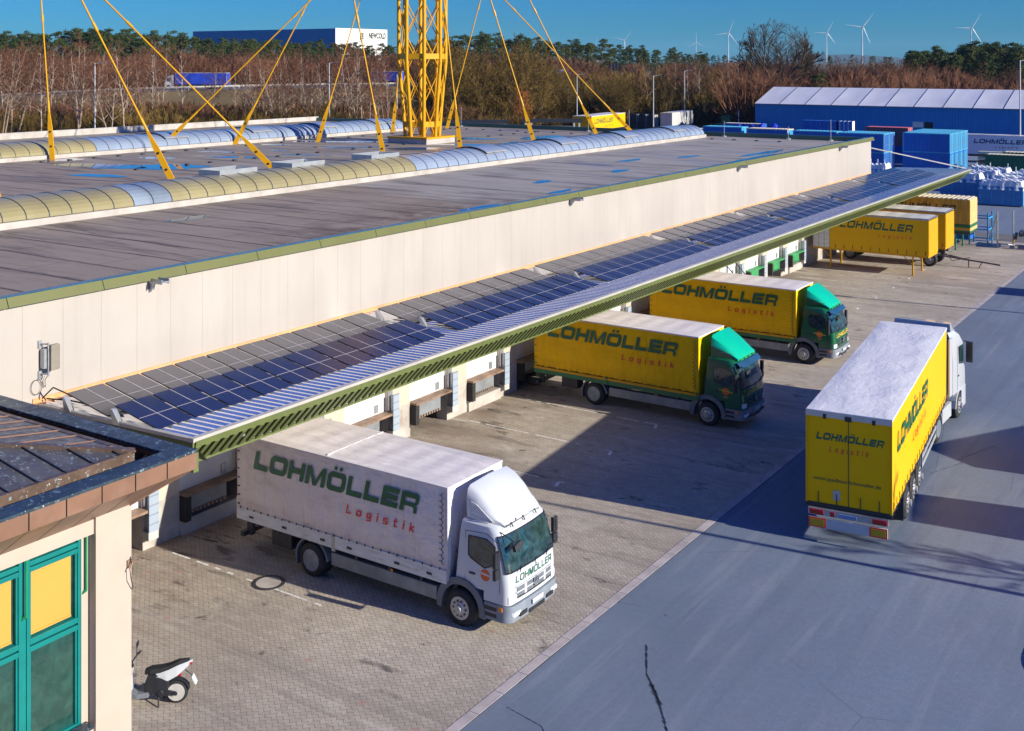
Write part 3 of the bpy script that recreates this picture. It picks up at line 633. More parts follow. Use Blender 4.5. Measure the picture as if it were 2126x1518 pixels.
# puddles on the roof
def blob(mb, x, y, rx, ry, z, rot=0, n=40, rag=.35, m=0):
    ph = [random.uniform(0, 6.28) for _ in range(5)]; pts = []
    for i in range(n):
        a = 2*PI*i/n; r = 1+rag*(.5*math.sin(2*a+ph[0])+.3*math.sin(3*a+ph[1])+.25*math.sin(5*a+ph[2])+.15*math.sin(9*a+ph[3]))
        px, py = rx*r*math.cos(a), ry*r*math.sin(a); pts.append((x+px*math.cos(rot)-py*math.sin(rot), y+px*math.sin(rot)+py*math.cos(rot), z))
    mb.poly(pts, m)
g = MB(); d = MB()
PUD = [(-38.0,10.5,3.0,1.5,.2),(-34.0,12.6,2.6,1.6,.1),(-29.8,14.6,1.2,.6,0),(-27,16.5,.8,1.4,0),(-30.5,33.0,2.4,1.2,.5),(-25.0,42,3.2,3.2,.3),(-40,36,4,1.0,.5),(-45,5.5,1.2,1.0,0),
       (-36,31,2.2,.7,.6),(-42.5,30,1.2,.5,.4),(-38,26,1.0,.5,.4),(-22.5,12.0,.5,1.6,0),(-33.5,24,1.6,.35,.3),(-40.5,22.5,1.8,.4,.3),(-29,49,2.0,2.6,.3),(-37,44,3.5,.8,.5),
       (-4.75,3.0,.45,1.9,0),(-5.6,6.5,.5,2.1,0),(-4.7,-7.3,.35,1.5,0),(-4.9,10.5,.4,2.0,0),(-14,-3,.5,1.0,0),(-33,6.5,1.6,.8,.2),(-40,16.5,1.4,.7,.1),(-36,20,2.2,.6,.3),(-44,12,.8,1.6,0),(-30,38.5,3.0,.9,.5),(-33,45,2.4,.7,.5),(-12,33,.5,1.2,0),(-10,38,.4,1.4,0),(-6.2,14.5,.3,1.2,0),(-5.6,40,.5,4.5,-.05),(-6.8,44,.5,3.5,0),(-9.5,18,.4,.9,0),(-9,26,.5,.9,0),(-4.6,-16.8,.4,1.0,0)]
for x, y, rx, ry, ro in PUD: blob(g, x, y, rx, ry, ZR+.008, ro)
tag(g.build('rain_puddles', M['water']), kind='structure')
# little dark roof fixings in rows
fx_ = [(x+random.uniform(-.1,.1), y) for y in range(10, 58, 2) for x in (-24.2, -43.5, -34.0) if random.random() < .9]+[(x, 55.6) for x in range(-60, -8, 2)]
for x, y in fx_[:98]:
    g = MB(); g.box(x-.14, x+.12, y-.12, y+.12, ZR, ZR+.08); hp('roof_fixing', g, M['dark_steel'])
for x, yy, h in ((-16.5,59.3,1.4),(-10.6,59.3,1.1),(-6.9,59.3,1.8),(-26.0,59.3,2.2),(-30.5,59.5,1.9),(-45.5,59.4,2.0)):
    g = MB(); g.tube((x,yy,ZR),(x,yy,ZR+h),.025,.02,6); g.tube((x,yy,ZR),(x,yy,ZR+.1),.2,.2,10); hp('lightning_rod', g, M['galv'])
# rain spouts through the fascia
for y in (-13.2, 11.4, 31.8, 51.8):
    g = MB(); g.box(XW+.02, XW+.62, y-.13, y+.13, 8.02, 8.06); g.box(XW+.02, XW+.62, y-.15, y-.12, 7.98, 8.12); g.box(XW+.02, XW+.62, y+.12, y+.15, 7.98, 8.12)
    g.prism([(XW+.004,y-.12,7.7),(XW+.004,y-.12,8.02),(XW+.30,y-.12,8.02),(XW+.06,y-.12,7.7)], (0,.05,0)); hp('rain_spout', g, M['galv_d'])
g = MB(); g.box(XW-.01, XW+.20, -17.2, Y1, 5.26, 5.30); g.box(XW-.005, XW+.03, -17.2, Y1, 5.30, 5.42); hp('wall_trim', g, M['orange_trim'])
# dock front under the canopy
doors = [(.33+3.77*k) for k in range(-5, 12)]; DW = 1.19
stair = {7}
g = MB(); c = MB(); prev = -17.3
for k, yc in zip(range(-5, 12), doors):
    g.box(XW-.12, XW, prev, yc-DW, 1.28, 5.18); c.box(XW-.5, XW+.02, prev, yc-DW, -.2, 1.28)
    g.box(XW-.12, XW, yc-DW, yc+DW, 4.25, 5.18); prev = yc+DW; hp('dock_plinth', c, M['concrete']); c = MB()
g.box(XW-.12, XW, prev, Y1, 1.28, 5.18); c.box(XW-.5, XW+.02, prev, Y1, -.2, 1.28); g.box(XW-.12, XW, Y0, -17.3, 0, 5.18)
hp('dock_wall', g, M['wall_low']); hp('dock_plinth', c, M['concrete'])
for k, yc in zip(range(-5, 12), doors):
    green = k >= 8
    dk = MB(); dk.box(XW-.16, XW-.10, yc-DW, yc+DW, 1.30, 4.25); D = hp('dock_door', dk, M['door'])
    if k in stair: continue
    hh = MB(); hh.box(XW-.10, XW-.06, yc+DW-.62, yc+DW-.42, 1.36, 1.66)
    ho = hh.build('door_catch', M['galv_d'], D); ho.data.transform(Matrix.Translation(-hall.location))
    lv = MB(); ms = [M['green_steel'] if green else M['rust_lip'], M['green_steel'] if green else M['tank'], M['dark_steel'], M['black'], M['concrete']]
    lv.box(XW-.5, XW+.34, yc-DW, yc+DW-.06, 1.22, 1.30, 0); lv.box(XW+.10, XW+.16, yc-DW+.22, yc+DW-.62, .62, 1.22, 1)
    lv.box(XW+.165, XW+.20, yc-DW+.22, yc+DW-.62, .62, .70, 2); lv.box(XW+.03, XW+.32, yc-DW-.02, yc-DW+.2, .45, 1.2, 3)
    for q in range(9): lv.box(XW+.205, XW+.23, yc-DW+.3+q*.16, yc-DW+.38+q*.16, .64, .72, 0)
    L = lv.build('dock_leveller', ms, hall, world=True)
    pit = MB()
    pit.box(XW-1.6, XW-1.5, yc-DW, yc+DW, 0, 1.2, 0); pit.box(XW-1.5, XW-.5, yc+DW-.02, yc+DW+.1, 0, 1.2, 0); pit.box(XW-1.5, XW-.5, yc-DW-.1, yc-DW+.02, 0, 1.2, 0)
    if k % 2 == 1 or k in (-3,): pit.box(XW-.3, XW+.12, yc-DW, yc+DW, 0, .46, 1)
    hp('dock_pit', pit, [M['dark_steel'], M['concrete']])
    po = MB(); po.box(XW+.02, XW+.30, yc+DW+.08, yc+DW+.12, .55, 1.95, 0); po.box(XW+.30, XW+.34, yc+DW-.02, yc+DW+.34, .62, 1.98, 1); po.box(XW+.02, XW+.32, yc+DW-.02, yc+DW+.34, .36, .60, 2)
    po.box(XW+.002, XW+.10, yc+DW+.02, yc+DW+.22, 1.32, 4.2, 0); hp('guide_post', po, [M['galv_d'], M['sticker_grey'], M['concrete_pale']])
# steps with handrail at the pedestrian door
g = MB()
for i in range(6): g.box(XW, XW+.4+.28*(5-i), 29.0, 30.3, .21*i, .21*(i+1))
hp('door_steps', g, M['concrete_pale'])
for yy in (28.98, 30.32):
    g = MB(); g.path([(XW+1.8,yy,0),(XW+1.7,yy,1.0),(XW+.5,yy,2.25),(XW+.05,yy,2.25)], .03)
    g.tube((XW+.5,yy,1.2),(XW+.5,yy,2.25),.03); hp('handrail', g, M['dark_steel'])
# radio antenna box on the wall
an = thing('antenna_panel', 'small grey antenna box on a bracket with looped cable fixed to the cream wall', 'antenna', (XW, -16.95, 6.5))
an.scale = (.72, .72, .78)
g = MB(); g.box(.0,.06,-.12,.02,.35,.62); g.box(.0,.06,-.12,.02,-.75,-.45); g.tube((.05,-.05,.5),(.35,.10,.5),.03); g.tube((.05,-.05,-.55),(.35,.10,-.55),.03); g.tube((.35,.1,.55),(.35,.1,-.62),.035)
g.box(.05,.3,-.05,.12,-.35,.32); g.build('bracket', M['galv_d'], an)
g = MB(); g.box(.36,.50,.12,.46,-.42,.48); g.box(.365,.505,.44,.50,-.40,.46); g.build('housing', M['antenna_grey'], an, bevel=.02)
g = MB(); lp = [(.08+.02*math.sin(t), -.12+.22*math.sin(t)-.1, -.98+.26*math.cos(t)) for t in [i*2*PI/20 for i in range(21)]]; g.path(lp, .012, 4)
g.path([(.08,-.02,-.7),(.1,.04,-.95),(.1,.14,-1.05),(.1,.12,-.8),(.2,.2,-.6)], .012, 4); g.build('cable', M['dark_steel'], an)

# ------------------------------------------------------------------ canopy with solar panels
can = thing('dock_canopy', 'long green-edged metal canopy over the loading docks, carrying two rows of solar panels', 'canopy', (-.5, 20, 0))
XO, YC0, YC1 = 2.72, -17.15, 66.8
def cp(name, mb, mats, **k): return mb.build(name, mats, can, world=True, **k)
ZI, ZO = 5.24, 5.42
def zc(x): return ZI+(ZO-ZI)*(x-XW)/(XO-XW)
def outer(y): return XO if y < 60 else XO-(y-60)/(16.0)*.0
# trapezoidal sheet, ribs running out from the wall
g = MB(); yy = YC0+.1; p = .27
while yy < 60:
    for (a, b, za, zb_) in ((0,.08,0,0),(.08,.135,0,.075),(.135,.215,.075,.075),(.215,.27,.075,0)):
        g.add([(XW,yy+a,ZI+za),(XO-.12,yy+a,ZO+za),(XO-.12,yy+b,ZO+zb_),(XW,yy+b,ZI+zb_)], [(0,1,2,3)])
    yy += p
while yy < YC1-.2:                                      # end part beyond the hall: coarse ribs
    g.add([(XW+.2,yy,ZI),(XO-.12,yy,ZO),(XO-.12,yy+.2,ZO),(XW+.2,yy+.2,ZI)], [(0,1,2,3)]); g.add([(XW+.2,yy+.2,ZI+.09),(XO-.12,yy+.2,ZO+.09),(XO-.12,yy+.42,ZO+.09),(XW+.2,yy+.42,ZI+.09)], [(0,1,2,3)])
    g.add([(XW+.2,yy+.2,ZI),(XO-.12,yy+.2,ZO),(XO-.12,yy+.2,ZO+.09),(XW+.2,yy+.2,ZI+.09)], [(0,1,2,3)]); yy += .42
g.add([(XW,YC0,ZI-.16),(XO-.1,YC0,ZO-.16),(XO-.1,YC1-.1,ZO-.16),(XW,YC1-.1,ZI-.16)], [(3,2,1,0)])
cp('roof_sheet', g, M['corr'])
g = MB(); g.box(XO-.14, XO+.02, YC0-.06, YC1, ZO+.0, ZO+.10); g.prism([(XW+.3,YC0-.06,ZI+.0),(XW+.3,YC0-.06,ZI+.09),(XO-.14,YC0-.06,ZO+.09),(XO-.14,YC0-.06,ZO+.0)], (0,.14,0))
g.tube((XW-.1,60.1,7.45),(XO-.3,YC1-.6,ZO+.16),.05,.05,6)
cp('edge_flashing', g, M['flash'])
g = MB(); s = YC0
while s < YC1:
    e = min(s+6, YC1); g.prism([(XO+.06,s,ZO+.02),(XO+.02,s,ZO+.02),(XO-.0,s,ZO-.12),(XO+.03,s,ZO-.12)], (0,e-s-.01,0)); s = e
g.prism([(XW+.8,YC0-.065,ZI-.12),(XW+.8,YC0-.065,ZI+.0),(XO,YC0-.065,ZO+.0),(XO,YC0-.065,ZO-.12)], (0,.05,0)); cp('fascia_board', g, M['slat'])
g = MB(); y = YC0+.12
while y < YC1-2:                                        # leaning slats below the fascia
    g.obox((XO-.26, y, ZO-.40), (.25,0,.26), (0,.075,0), (.015,0,-.015)); y += .30
g.box(XO-.55, XO-.5, YC0, YC1-2, ZO-.72, ZO-.66)
bk_ = MB(); bk_.add([(XO-.06,YC0+.1,ZO-.125),(XO-.06,YC1-.5,ZO-.125),(XO-.56,YC1-.5,ZO-.645),(XO-.56,YC0+.1,ZO-.645)], [(0,1,2,3)]); bk_.add([(XW+.9,YC0+.08,ZI-.1),(XO-.1,YC0+.08,ZO-.125),(XO-.1,YC0+.5,ZO-.60),(XW+.9,YC0+.5,ZI-.62)], [(0,1,2,3)]); cp('soffit_board', bk_, M['soffit'])
x = XO-.3
while x > XW+1.0: g.obox((x, YC0+.26, ZO-.36-.03*(XO-x)), (.055,0,0), (0,.24,-.22), (0,.02,.02)); x -= .30
g.box(XO-.10, XO+.02, YC0-.06, YC0+.10, ZO-.72, ZO-.26)
cp('slat_row', g, [M['slat']])
# steel brackets carrying the canopy
for y in [-15.4+3.77*3*i for i in range(8)]:
    g = MB(); g.prism([(XW,y-.06,ZI-.7),(XW,y-.06,ZI-.2),(XO-.2,y-.06,ZO-.2),(XO-.2,y-.06,ZO-.36)], (0,.12,0)); cp('bracket', g, M['galv_d'])
# solar panels: two raked rows in sections
PX = [(-2.42, -.72), (-.42, 1.14)]; PZ = (5.77, 5.46)
starts = [-17.05, -4.35, 6.1, 17.2, 28.1, 39.0, 50.4]
pan = MB(); pw, pl = 1.11, math.hypot(PX[0][1]-PX[0][0], PZ[0]-PZ[1])
pan.box(0, pl, 0, pw, -.035, -.004, 2); pan.poly([(0,0,0),(pl,0,0),(pl,pw,0),(0,pw,0)], 0)
pan.poly([(0,pw/2-.012,.003),(pl,pw/2-.012,.003),(pl,pw/2+.012,.003),(0,pw/2+.012,.003)], 1); pan.poly([(pl*.56-.012,0,.0035),(pl*.56+.012,0,.0035),(pl*.56+.012,pw,.0035),(pl*.56-.012,pw,.0035)], 1)
first = None; count = 0; rest = MB()
tilt = math.atan2(PZ[0]-PZ[1], PX[0][1]-PX[0][0]); slots = []
for si, ys in enumerate(starts):
    ye = starts[si+1]-.75 if si+1 < len(starts) else 61.5
    n = int((ye-ys)/1.13)
    for i in range(n):
        for (xa, xb) in PX: slots.append((xa, ys+i*(ye-ys)/n))
    for row, (xa, xb) in enumerate(PX):
        for yy in (ys-.10, ys+.25+4.5, ye-.4):
            w = MB(); w.prism([(xa+.1,yy-.07,zc(xa)+.02),(xa+.02,yy-.07,PZ[0]-.05),(xa+.10,yy-.07,PZ[0]-.06),(xa+.42,yy-.07,zc(xa)+.02)], (0,.14,0)); 
            w.box(xa-.1, xb+.15, yy-.04, yy+.04, zc(xa)+.05, zc(xa)+.12); cp('panel_support', w, M['galv'])
for (xa, y) in slots:
    if count < 100:
        if first is None:
            first = pan.build('solar_panel', [M['solar'], M['solar_line'], M['dark_steel']], can); o = first
        else: o = first.copy(); COL.objects.link(o); o.parent = can
        o.location = Vector((xa, y, PZ[0]))-can.location; o.rotation_euler = (0, tilt, 0)
    else:
        ct, st = math.cos(tilt), math.sin(tilt)
        vs = [(xa+p[0]*ct+p[2]*st, y+p[1], PZ[0]-p[0]*st+p[2]*ct) for p in pan.v]
        off = len(rest.v); rest.v += vs; rest.f += [tuple(i+off for i in f) for f in pan.f]; rest.m += pan.m
    count += 1
tag(cp('solar_panel_rows', rest, [M['solar'], M['solar_line'], M['dark_steel']]), kind='stuff')
g = MB(); g.path([(XW+.15,-17.0,5.42),(XW+.5,-16.9,5.75),(XW+1.0,-16.6,5.5),(XW+1.6,-16.4,5.38),(-2.1,-16.6,5.4)], .02, 5); g.path([(XW+.2,-16.9,5.4),(XW+.9,-16.7,5.42),(XW+1.7,-16.5,5.36)], .022, 5); cp('cable', g, M['black'])

# ------------------------------------------------------------------ vehicles
def wheel(parent, x, y, r, w, side, rim, dual=False, n=28, name='wheel'):
    """wheel with its axle along local y; side = -1 outer face towards -y"""
    t = MB(); s = side
    prof = [(0, r*.62), (.0, r*.80), (.02, r*.95), (.05, r), (w-.05, r), (w-.02, r*.95), (w, r*.8), (w, r*.62)]
    t.lathe((x, y+s*w/2, r), (0, -s, 0), prof, n)
    o = t.build('wheel', M['tyre'], parent, smooth=40)
    h = MB()
    if dual: pr = [(-.006, r*.585), (-.006, r*.64), (.04, r*.585), (.17, r*.52), (.19, r*.30), (.05, r*.26), (.03, r*.1)]
    else: pr = [(-.012, r*.56), (-.012, r*.62), (.03, r*.58), (.05, r*.50), (-.03, r*.36), (-.05, r*.22), (-.12, r*.20), (-.125, r*.05)]
    h.lathe((x, y+s*w/2, r), (0, -s, 0), pr, n, 0)
    for i in range(10 if not dual else 8):
        a = 2*PI*i/10; rr = r*.41 if not dual else r*.30
        cx, cz = x+rr*math.cos(a), r+rr*math.sin(a); yy = y+s*w/2
        h.tube((cx, yy-s*.02, cz), (cx, yy+s*(.035 if not dual else -.02), cz), .028, .028, 6, 1)
    h.build('rim', [rim, M['chassis']], o, smooth=30)
    return o
def outline(xr, xf, hw, rad, crown=.0, n=5):
    """rounded plan outline of a cab: rear x, front x, half width, front corner radius"""
    pts = [(xr, -hw), (xf-rad, -hw)]
    for i in range(1, n+1):
        a = -PI/2+PI/2*i/n; pts.append((xf-rad+rad*math.cos(a)-0, -hw+rad+rad*math.sin(a)))
    m = 6
    for i in range(1, m): y = (-hw+rad)+(2*hw-2*rad)*i/m; pts.append((xf+crown*(1-(y/(hw-rad))**2), y))
    for i in range(0, n): 
        a = PI/2*i/n; pts.append((xf-rad+rad*math.cos(a), hw-rad+rad*math.sin(a)))
    pts += [(xf-rad, hw), (xr, hw)]
    return pts
def ring(o, z): return [(a, b, z) for a, b in o]
def arc_plate(mb, cx, cz, r0, r1, y0, y1, a0, a1, n=14, m=0):
    for i in range(n):
        t0, t1 = a0+(a1-a0)*i/n, a0+(a1-a0)*(i+1)/n
        q = [(cx+r*math.cos(t), cz+r*math.sin(t)) for r, t in ((r0,t0),(r1,t0),(r1,t1),(r0,t1))]
        mb.prism([(a, y0, b) for a, b in q], (0, y1-y0, 0), m)

def rigid_truck(name, label, loc, rz, scheme):
    t = thing(name, label, 'truck', loc, rz, 'delivery trucks reversed up to the docks')
    white = scheme == 'white'
    L, HT, ZB = 7.86, 3.53, 1.02
    tarp_m = M['white_tarp'] if white else M['yellow_tarp_shade_lift']; paint = M['white_paint'] if white else M['green_paint']
    zc_ = 1.36 if white else 1.27
    # cover: sides with softly bulging cloth, scalloped hem
    g = MB(); nb = 13
    def side(sy):
        def fn(u, v):
            x = .03+u*(L-.09); z = zc_-.02+v*(HT-.03-zc_)
            bulge = .022*math.sin(PI*v)*(.6+.4*math.sin(u*21+v*3))+.012*math.sin(u*47+v*9)*(1-v)*.7+.010*math.sin(u*13-v*7)
            hem = (1-v)**6*.03*abs(math.sin(u*PI*nb))
            return (x, sy*(1.245+bulge), z+hem)
        nu, nv = 78, 12
        vs = [fn(i/nu, j/nv) for j in range(nv+1) for i in range(nu+1)]
        fs = [(j*(nu+1)+i, j*(nu+1)+i+1, (j+1)*(nu+1)+i+1, (j+1)*(nu+1)+i) for j in range(nv) for i in range(nu)]
        if sy > 0: fs = [f[::-1] for f in fs]
        g.add(vs, fs)
    side(-1); side(1)
    g.box(0, .05, -1.24, 1.24, ZB+.05, HT-.01); g.box(L-.07, L-.004, -1.24, 1.24, ZB+.05, HT-.01)
    g.box(L-.004, L+.012, -1.25, 1.25, HT-.34, HT-.012); g.box(L-.004, L+.012, -1.25, -1.10, ZB+.1, HT-.34); g.box(L-.004, L+.012, 1.10, 1.25, ZB+.1, HT-.34)
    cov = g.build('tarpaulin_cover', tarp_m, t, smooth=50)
    g = MB(); nu, nv = 40, 14
    def rf(u, v):
        x = -.02+u*(L+.04); y = -1.262+v*2.524; e = min(1, 8*min(v, 1-v), 20*min(u, 1-u))
        return (x, y, HT+.0+.03*e+.012*math.sin(u*60)*e*abs(math.sin(v*3))+.008*math.sin(v*29+u*5)*e)
    g.grid(rf, nu, nv); g.box(-.02, L+.02, -1.262, 1.262, HT-.05, HT-.001)
    if white: g.box(L*.455, L*.455+.03, -1.2, 1.2, HT+.02, HT+.045)
    ro = g.build('roof_cover', M['roof_white'], t, smooth=50)
    # lettering on both sides, slogan below
    for sy in (-1, 1):
        g = MB(); yy = sy*1.287; x0, x1 = (.72, 6.85)
        u = Vector((1,0,0)) if sy < 0 else Vector((-1,0,0)); o = (x0, yy, 2.63) if sy < 0 else (L-x0, yy, 2.63)
        stroke_text(g, COMPANY, o, u, (0,0,1), 6.15, .54, .14, .24, t=.27); g.build('company_lettering', M['txt_green'], t)
        g = MB(); o = (4.36, yy, 2.12) if sy < 0 else (L-4.36, yy, 2.12)
        stroke_text(g, SLOGAN, o, u, (0,0,1), 2.42, .25, .62, .22, t=.16); g.build('slogan_lettering', M['txt_red'], t)
    # side boards
    g = MB()
    if white:
        for sy in (-1, 1):
            for a, b in ((.02, 3.82), (3.95, L-.02)): g.box(a, b, sy*1.255-.02, sy*1.255+.02, ZB, zc_+.01, 0)
            g.box(3.82, 3.95, sy*1.25-.03, sy*1.25+.03, ZB-.08, zc_+.02, 2)
            for x in (.55, 1.9, 3.4, 4.4, 6.1, 7.2): g.box(x, x+.17, sy*1.28-.012, sy*1.28+.012, zc_-.22, zc_-.16, 1)
        g.box(-.02, .02, -1.25, 1.25, ZB, zc_+.3, 0)
        bm = [M['white_board'], M['chassis'], M['galv_d']]
    else:
        for sy in (-1, 1):
            g.box(0, L, sy*1.25-.025, sy*1.25+.025, ZB+.12, zc_-.03, 0); g.box(0, L, sy*1.245-.02, sy*1.245+.02, ZB-.06, ZB+.12, 1)
            for x in (3.6, L-.1): g.box(x, x+.09, sy*1.26-.025, sy*1.26+.025, ZB-.06, zc_+.02, 1)
        g.box(-.02, .02, -1.25, 1.25, ZB-.05, zc_+.3, 1)
        bm = [M['yellow_steel'], M['green_board']]
    g.build('side_board', bm, t)
    g = MB(); bxs = MB()
    for sy in (-1, 1):
        for i in range(27): x = .18+i*(L-.4)/26; g.box(x-.012, x+.012, sy*1.29-.012, sy*1.29+.012, zc_+.0, zc_+.055)
        for i in range(12):
            z = zc_+.15+i*(HT-.45-zc_)/11; zn = z+(HT-.45-zc_)/11
            zm = (z+zn)/2; g.path([(L-.10, sy*1.285, z), (L-.16, sy*1.29, zm-.03), (L-.16, sy*1.29, zm+.03), (L-.10, sy*1.285, zn)], .010, 4); g.tube((L-.16, sy*1.29, zm), (L-.25, sy*1.29, zm), .009, .009, 4)
        for i in range(8): z = zc_+.1+i*.26; g.box(.06, .12, sy*1.27-.02, sy*1.27+.02, z, z+.03)
    g.build('lacing', M['plastic_dark'], t)
    # chassis
    g = MB()
    for sy in (-.42, .42): g.box(.4, L+1.6, sy-.05, sy+.05, .72, .98)
    g.box(0, L, -1.18, 1.18, .96, ZB-.002)
    for x in (.5, 1.6, 2.6, 4.6, 5.8, 6.9): g.box(x, x+.08, -1.18, 1.18, .86, .96)
    g.box(-.02, .12, -1.1, 1.1, .42, .56); g.tube((3.02,-.9,.5), (3.02,.9,.5), .12); g.tube((8.23,-.9,.5), (8.23,.9,.5), .09)
    g.box(.05, .25, -.9, -.75, .42, .98); g.box(.05, .25, .75, .9, .42, .98); g.build('chassis_frame', M['chassis'], t)
    g = MB(); g.box(1.35, 2.15, -1.15, -.62, .50, .95); g.lathe((1.9,-.7,.72),(0,-1,0),[(0,.12),(.46,.12)],12); g.build('tool_box', M['plastic_dark'], t, bevel=.03)
    g = MB()
    for sy in (-1, 1):
        g.box(3.72, 7.45, sy*1.16-.02, sy*1.16+.02, .48, .82); g.box(3.72, 7.45, sy*1.02-.16, sy*1.02+.12, .80, .84)
    g.build('side_guard', M['tank'], t, bevel=.02)
    g = MB(); g.box(5.9, 5.98, -1.2, -1.185, .86, .92); g.build('side_marker', M['lamp_orange'], t); g = MB(); g.box(3.3, 3.38, -1.2, -1.185, .62, .67); g.build('side_marker', M['lamp_orange'], t)
    for sy in (-1, 1):
        wheel(t, 3.02, sy*1.00, .475, .52, sy, M['rim_dark'], True); wheel(t, 8.23, sy*1.06, .475, .28, sy, M['rim'])
        g = MB(); arc_plate(g, 3.02, .475, .58, .635, sy*.80, sy*1.24, R(8), R(172)); g.box(2.38, 2.44, sy*.80, sy*1.22, .22, .58); g.build('mudguard', M['plastic'], t)
        g = MB(); arc_plate(g, 8.23, .475, .60, .78, sy*.78, sy*1.185, R(-8), R(180)); g.box(7.47, 7.62, min(sy*.78,sy*1.18), max(sy*.78,sy*1.18), .35, .50)
        arc_plate(g, 8.23, .475, .05, .60, sy*.5, sy*.55, 0, PI, 10, 1); g.build('mudguard', [M['plastic'], M['black']], t)
    # cab
    HW = 1.145; XF = 9.72
    lv = [(1.10, XF, HW, .20), (1.30, XF+.0, HW+.005, .20), (1.62, XF-.03, HW+.005, .22), (1.95, XF-.10, HW-.0, .24), (2.30, XF-.22, HW-.01, .24), (2.58, XF-.32, HW-.025, .25), (2.71, XF-.44, HW-.06, .27), (2.76, XF-.58, HW-.13, .30)]
    g = MB(); rings = [ring(outline(8.06+(z-1.1)*.10, xf, hw, rd, .05), z) for z, xf, hw, rd in lv]; g.loft(rings)
    g.loft([ring(outline(8.95, XF+.0, HW, .20, .05), z) for z in (.86, 1.10)])
    cab = g.build('cab', paint, t, smooth=32)
    def sub(name, mb, mats, **k): return mb.build(name, mats, cab, **k)
    def at(z):
        for (a, b) in zip(lv[:-1], lv[1:]):
            if a[0] <= z <= b[0]: f = (z-a[0])/(b[0]-a[0]); return [a[i]+(b[i]-a[i])*f for i in range(1, 4)]
    g = MB(); off = .010; rows = []
    for z in [1.66+.86*i/8 for i in range(9)]:
        xf, hw, rd = at(z); o = outline(8.2, xf+off, hw+off*.4, rd, .05); rows.append(ring(o[3:-3], z))
    k = len(rows[0])
    for a, b in zip(rows[:-1], rows[1:]):
        o = len(g.v); g.add(a+b, [(i, i+1, k+i+1, k+i) for i in range(k-1)])
    sub('windscreen', g, M['glass'], smooth=60)
    g = MB()
    for rr in (rows[0], rows[-1]): g.path([Vector(q)+Vector((.004,0,0)) for q in rr], .022, 5)
    g.path([rows[i][0] for i in range(9)], .022, 5); g.path([rows[i][-1] for i in range(9)], .022, 5)
    y0 = -.5
    for y0 in (-.75, -.05, .5): g.path([(XF+.08, y0, 1.64), (XF-.02, y0+.25, 1.72), (XF-.03, y0+.62, 1.76)], .014, 4)
    sub('window_seal', g, M['plastic_dark'])
    for sy in (-1, 1):
        def yy(z, e): return sy*(at(z)[1]+e)
        def sp(pts, e): return [(x, yy(z, e), z) for x, z in pts]
        g = MB(); P = [(8.47,2.40),(9.02,2.42),(9.30,2.28),(9.26,1.80),(8.98,1.68),(8.55,1.84),(8.47,1.92)]
        g.poly(sp(P, .008) if sy < 0 else sp(P, .008)[::-1]); sub('side_window', g, M['glass'])
        g = MB(); pp = sp(P+[P[0]], .008); g.path(pp, .016, 4); g.path(sp([(8.36,1.14),(8.36,2.5),(9.0,2.56),(9.40,2.38)], .002), .008, 4); g.path(sp([(9.42,2.38),(9.46,1.7),(9.44,1.14)], .002), .008, 4); sub('door_seam', g, M['plastic_dark'])
        g = MB(); g.box(8.50, 8.68, min(yy(1.46,0),yy(1.46,.025)), max(yy(1.46,0),yy(1.46,.025)), 1.44, 1.48); sub('door_handle', g, M['plastic_dark'])
        # mirrors
        g = MB(); a = (9.42, yy(2.35,.0), 2.35); g.path([a, (9.55, sy*1.32, 2.30), (9.55, sy*1.38, 2.12), (9.53, sy*1.38, 1.60), (9.42, yy(1.7,0), 1.58)], .018, 5)
        g.obox((9.50, sy*1.38, 2.08), (.05,0,0), (0,.10,0), (0,0,.20)); g.obox((9.50, sy*1.38, 1.72), (.05,0,0), (0,.10,0), (0,0,.13)); 
        g.path([(9.35, sy*.98, 2.62), (9.78, sy*.95, 2.45)], .016, 5) if sy < 0 else None
        if sy < 0: g.obox((9.78, sy*.82, 2.32), (.05,0,.02), (0,.17,.03), (-.02,0,.07))
        sub('mirror', g, M['plastic_dark'], bevel=.02)
        # door emblem: round crest with a bar across
        g = MB(); n = 20; ce = (9.0, 1.50)
        circ = [(ce[0]+.15*math.cos(2*PI*i/n), ce[1]+.15*math.sin(2*PI*i/n)) for i in range(n)]
        e = .006; q = [(x, sy*(HW+.005+e), z) for x, z in circ]; g.poly(q if sy < 0 else q[::-1], 0)
        q = [(ce[0]-.30, ce[1]+.035),(ce[0]-.05, ce[1]-.0),(ce[0]+.30, ce[1]-.03),(ce[0]+.30, ce[1]+.0),(ce[0]+.03, ce[1]+.045),(ce[0]-.30, ce[1]+.065)]
        q = [(x, sy*(HW+.005+.009), z) for x, z in q]; g.poly(q if sy < 0 else q[::-1], 1)
        q = [(x, sy*(HW+.012), z) for x, z in [(ce[0]-.10,1.27),(ce[0]+.10,1.26),(ce[0]+.10,1.285),(ce[0]-.10,1.295)]]; g.poly(q if sy < 0 else q[::-1], 1)
        sub('door_emblem', g, [M['orange_logo'], M['txt_yellow'] if not white else M['white_paint']])
    # grille, bumper, lamps
    def fx(y, xf=XF, hw=HW, rd=.20, cr=.05):
        a = abs(y)
        if a <= hw-rd: return xf+cr*(1-(a/(hw-rd))**2)
        return xf-rd+rd*math.sqrt(max(0, 1-((a-hw+rd)/rd)**2))
    def strip(mb, z0, z1, y0, y1, e=.012, mi=0, n=14, th=.012):
        for i in range(n):
            a, b = y0+(y1-y0)*i/n, y0+(y1-y0)*(i+1)/n; xa, xb = fx(a)+e, fx(b)+e
            mb.add([(xa,a,z0),(xb,b,z0),(xb,b,z1),(xa,a,z1),(xa-th,a,z0),(xb-th,b,z0),(xb-th,b,z1),(xa-th,a,z1)], [(0,1,2,3),(3,2,6,7),(1,0,4,5),(0,3,7,4),(2,1,5,6)], mi)
    g = MB()
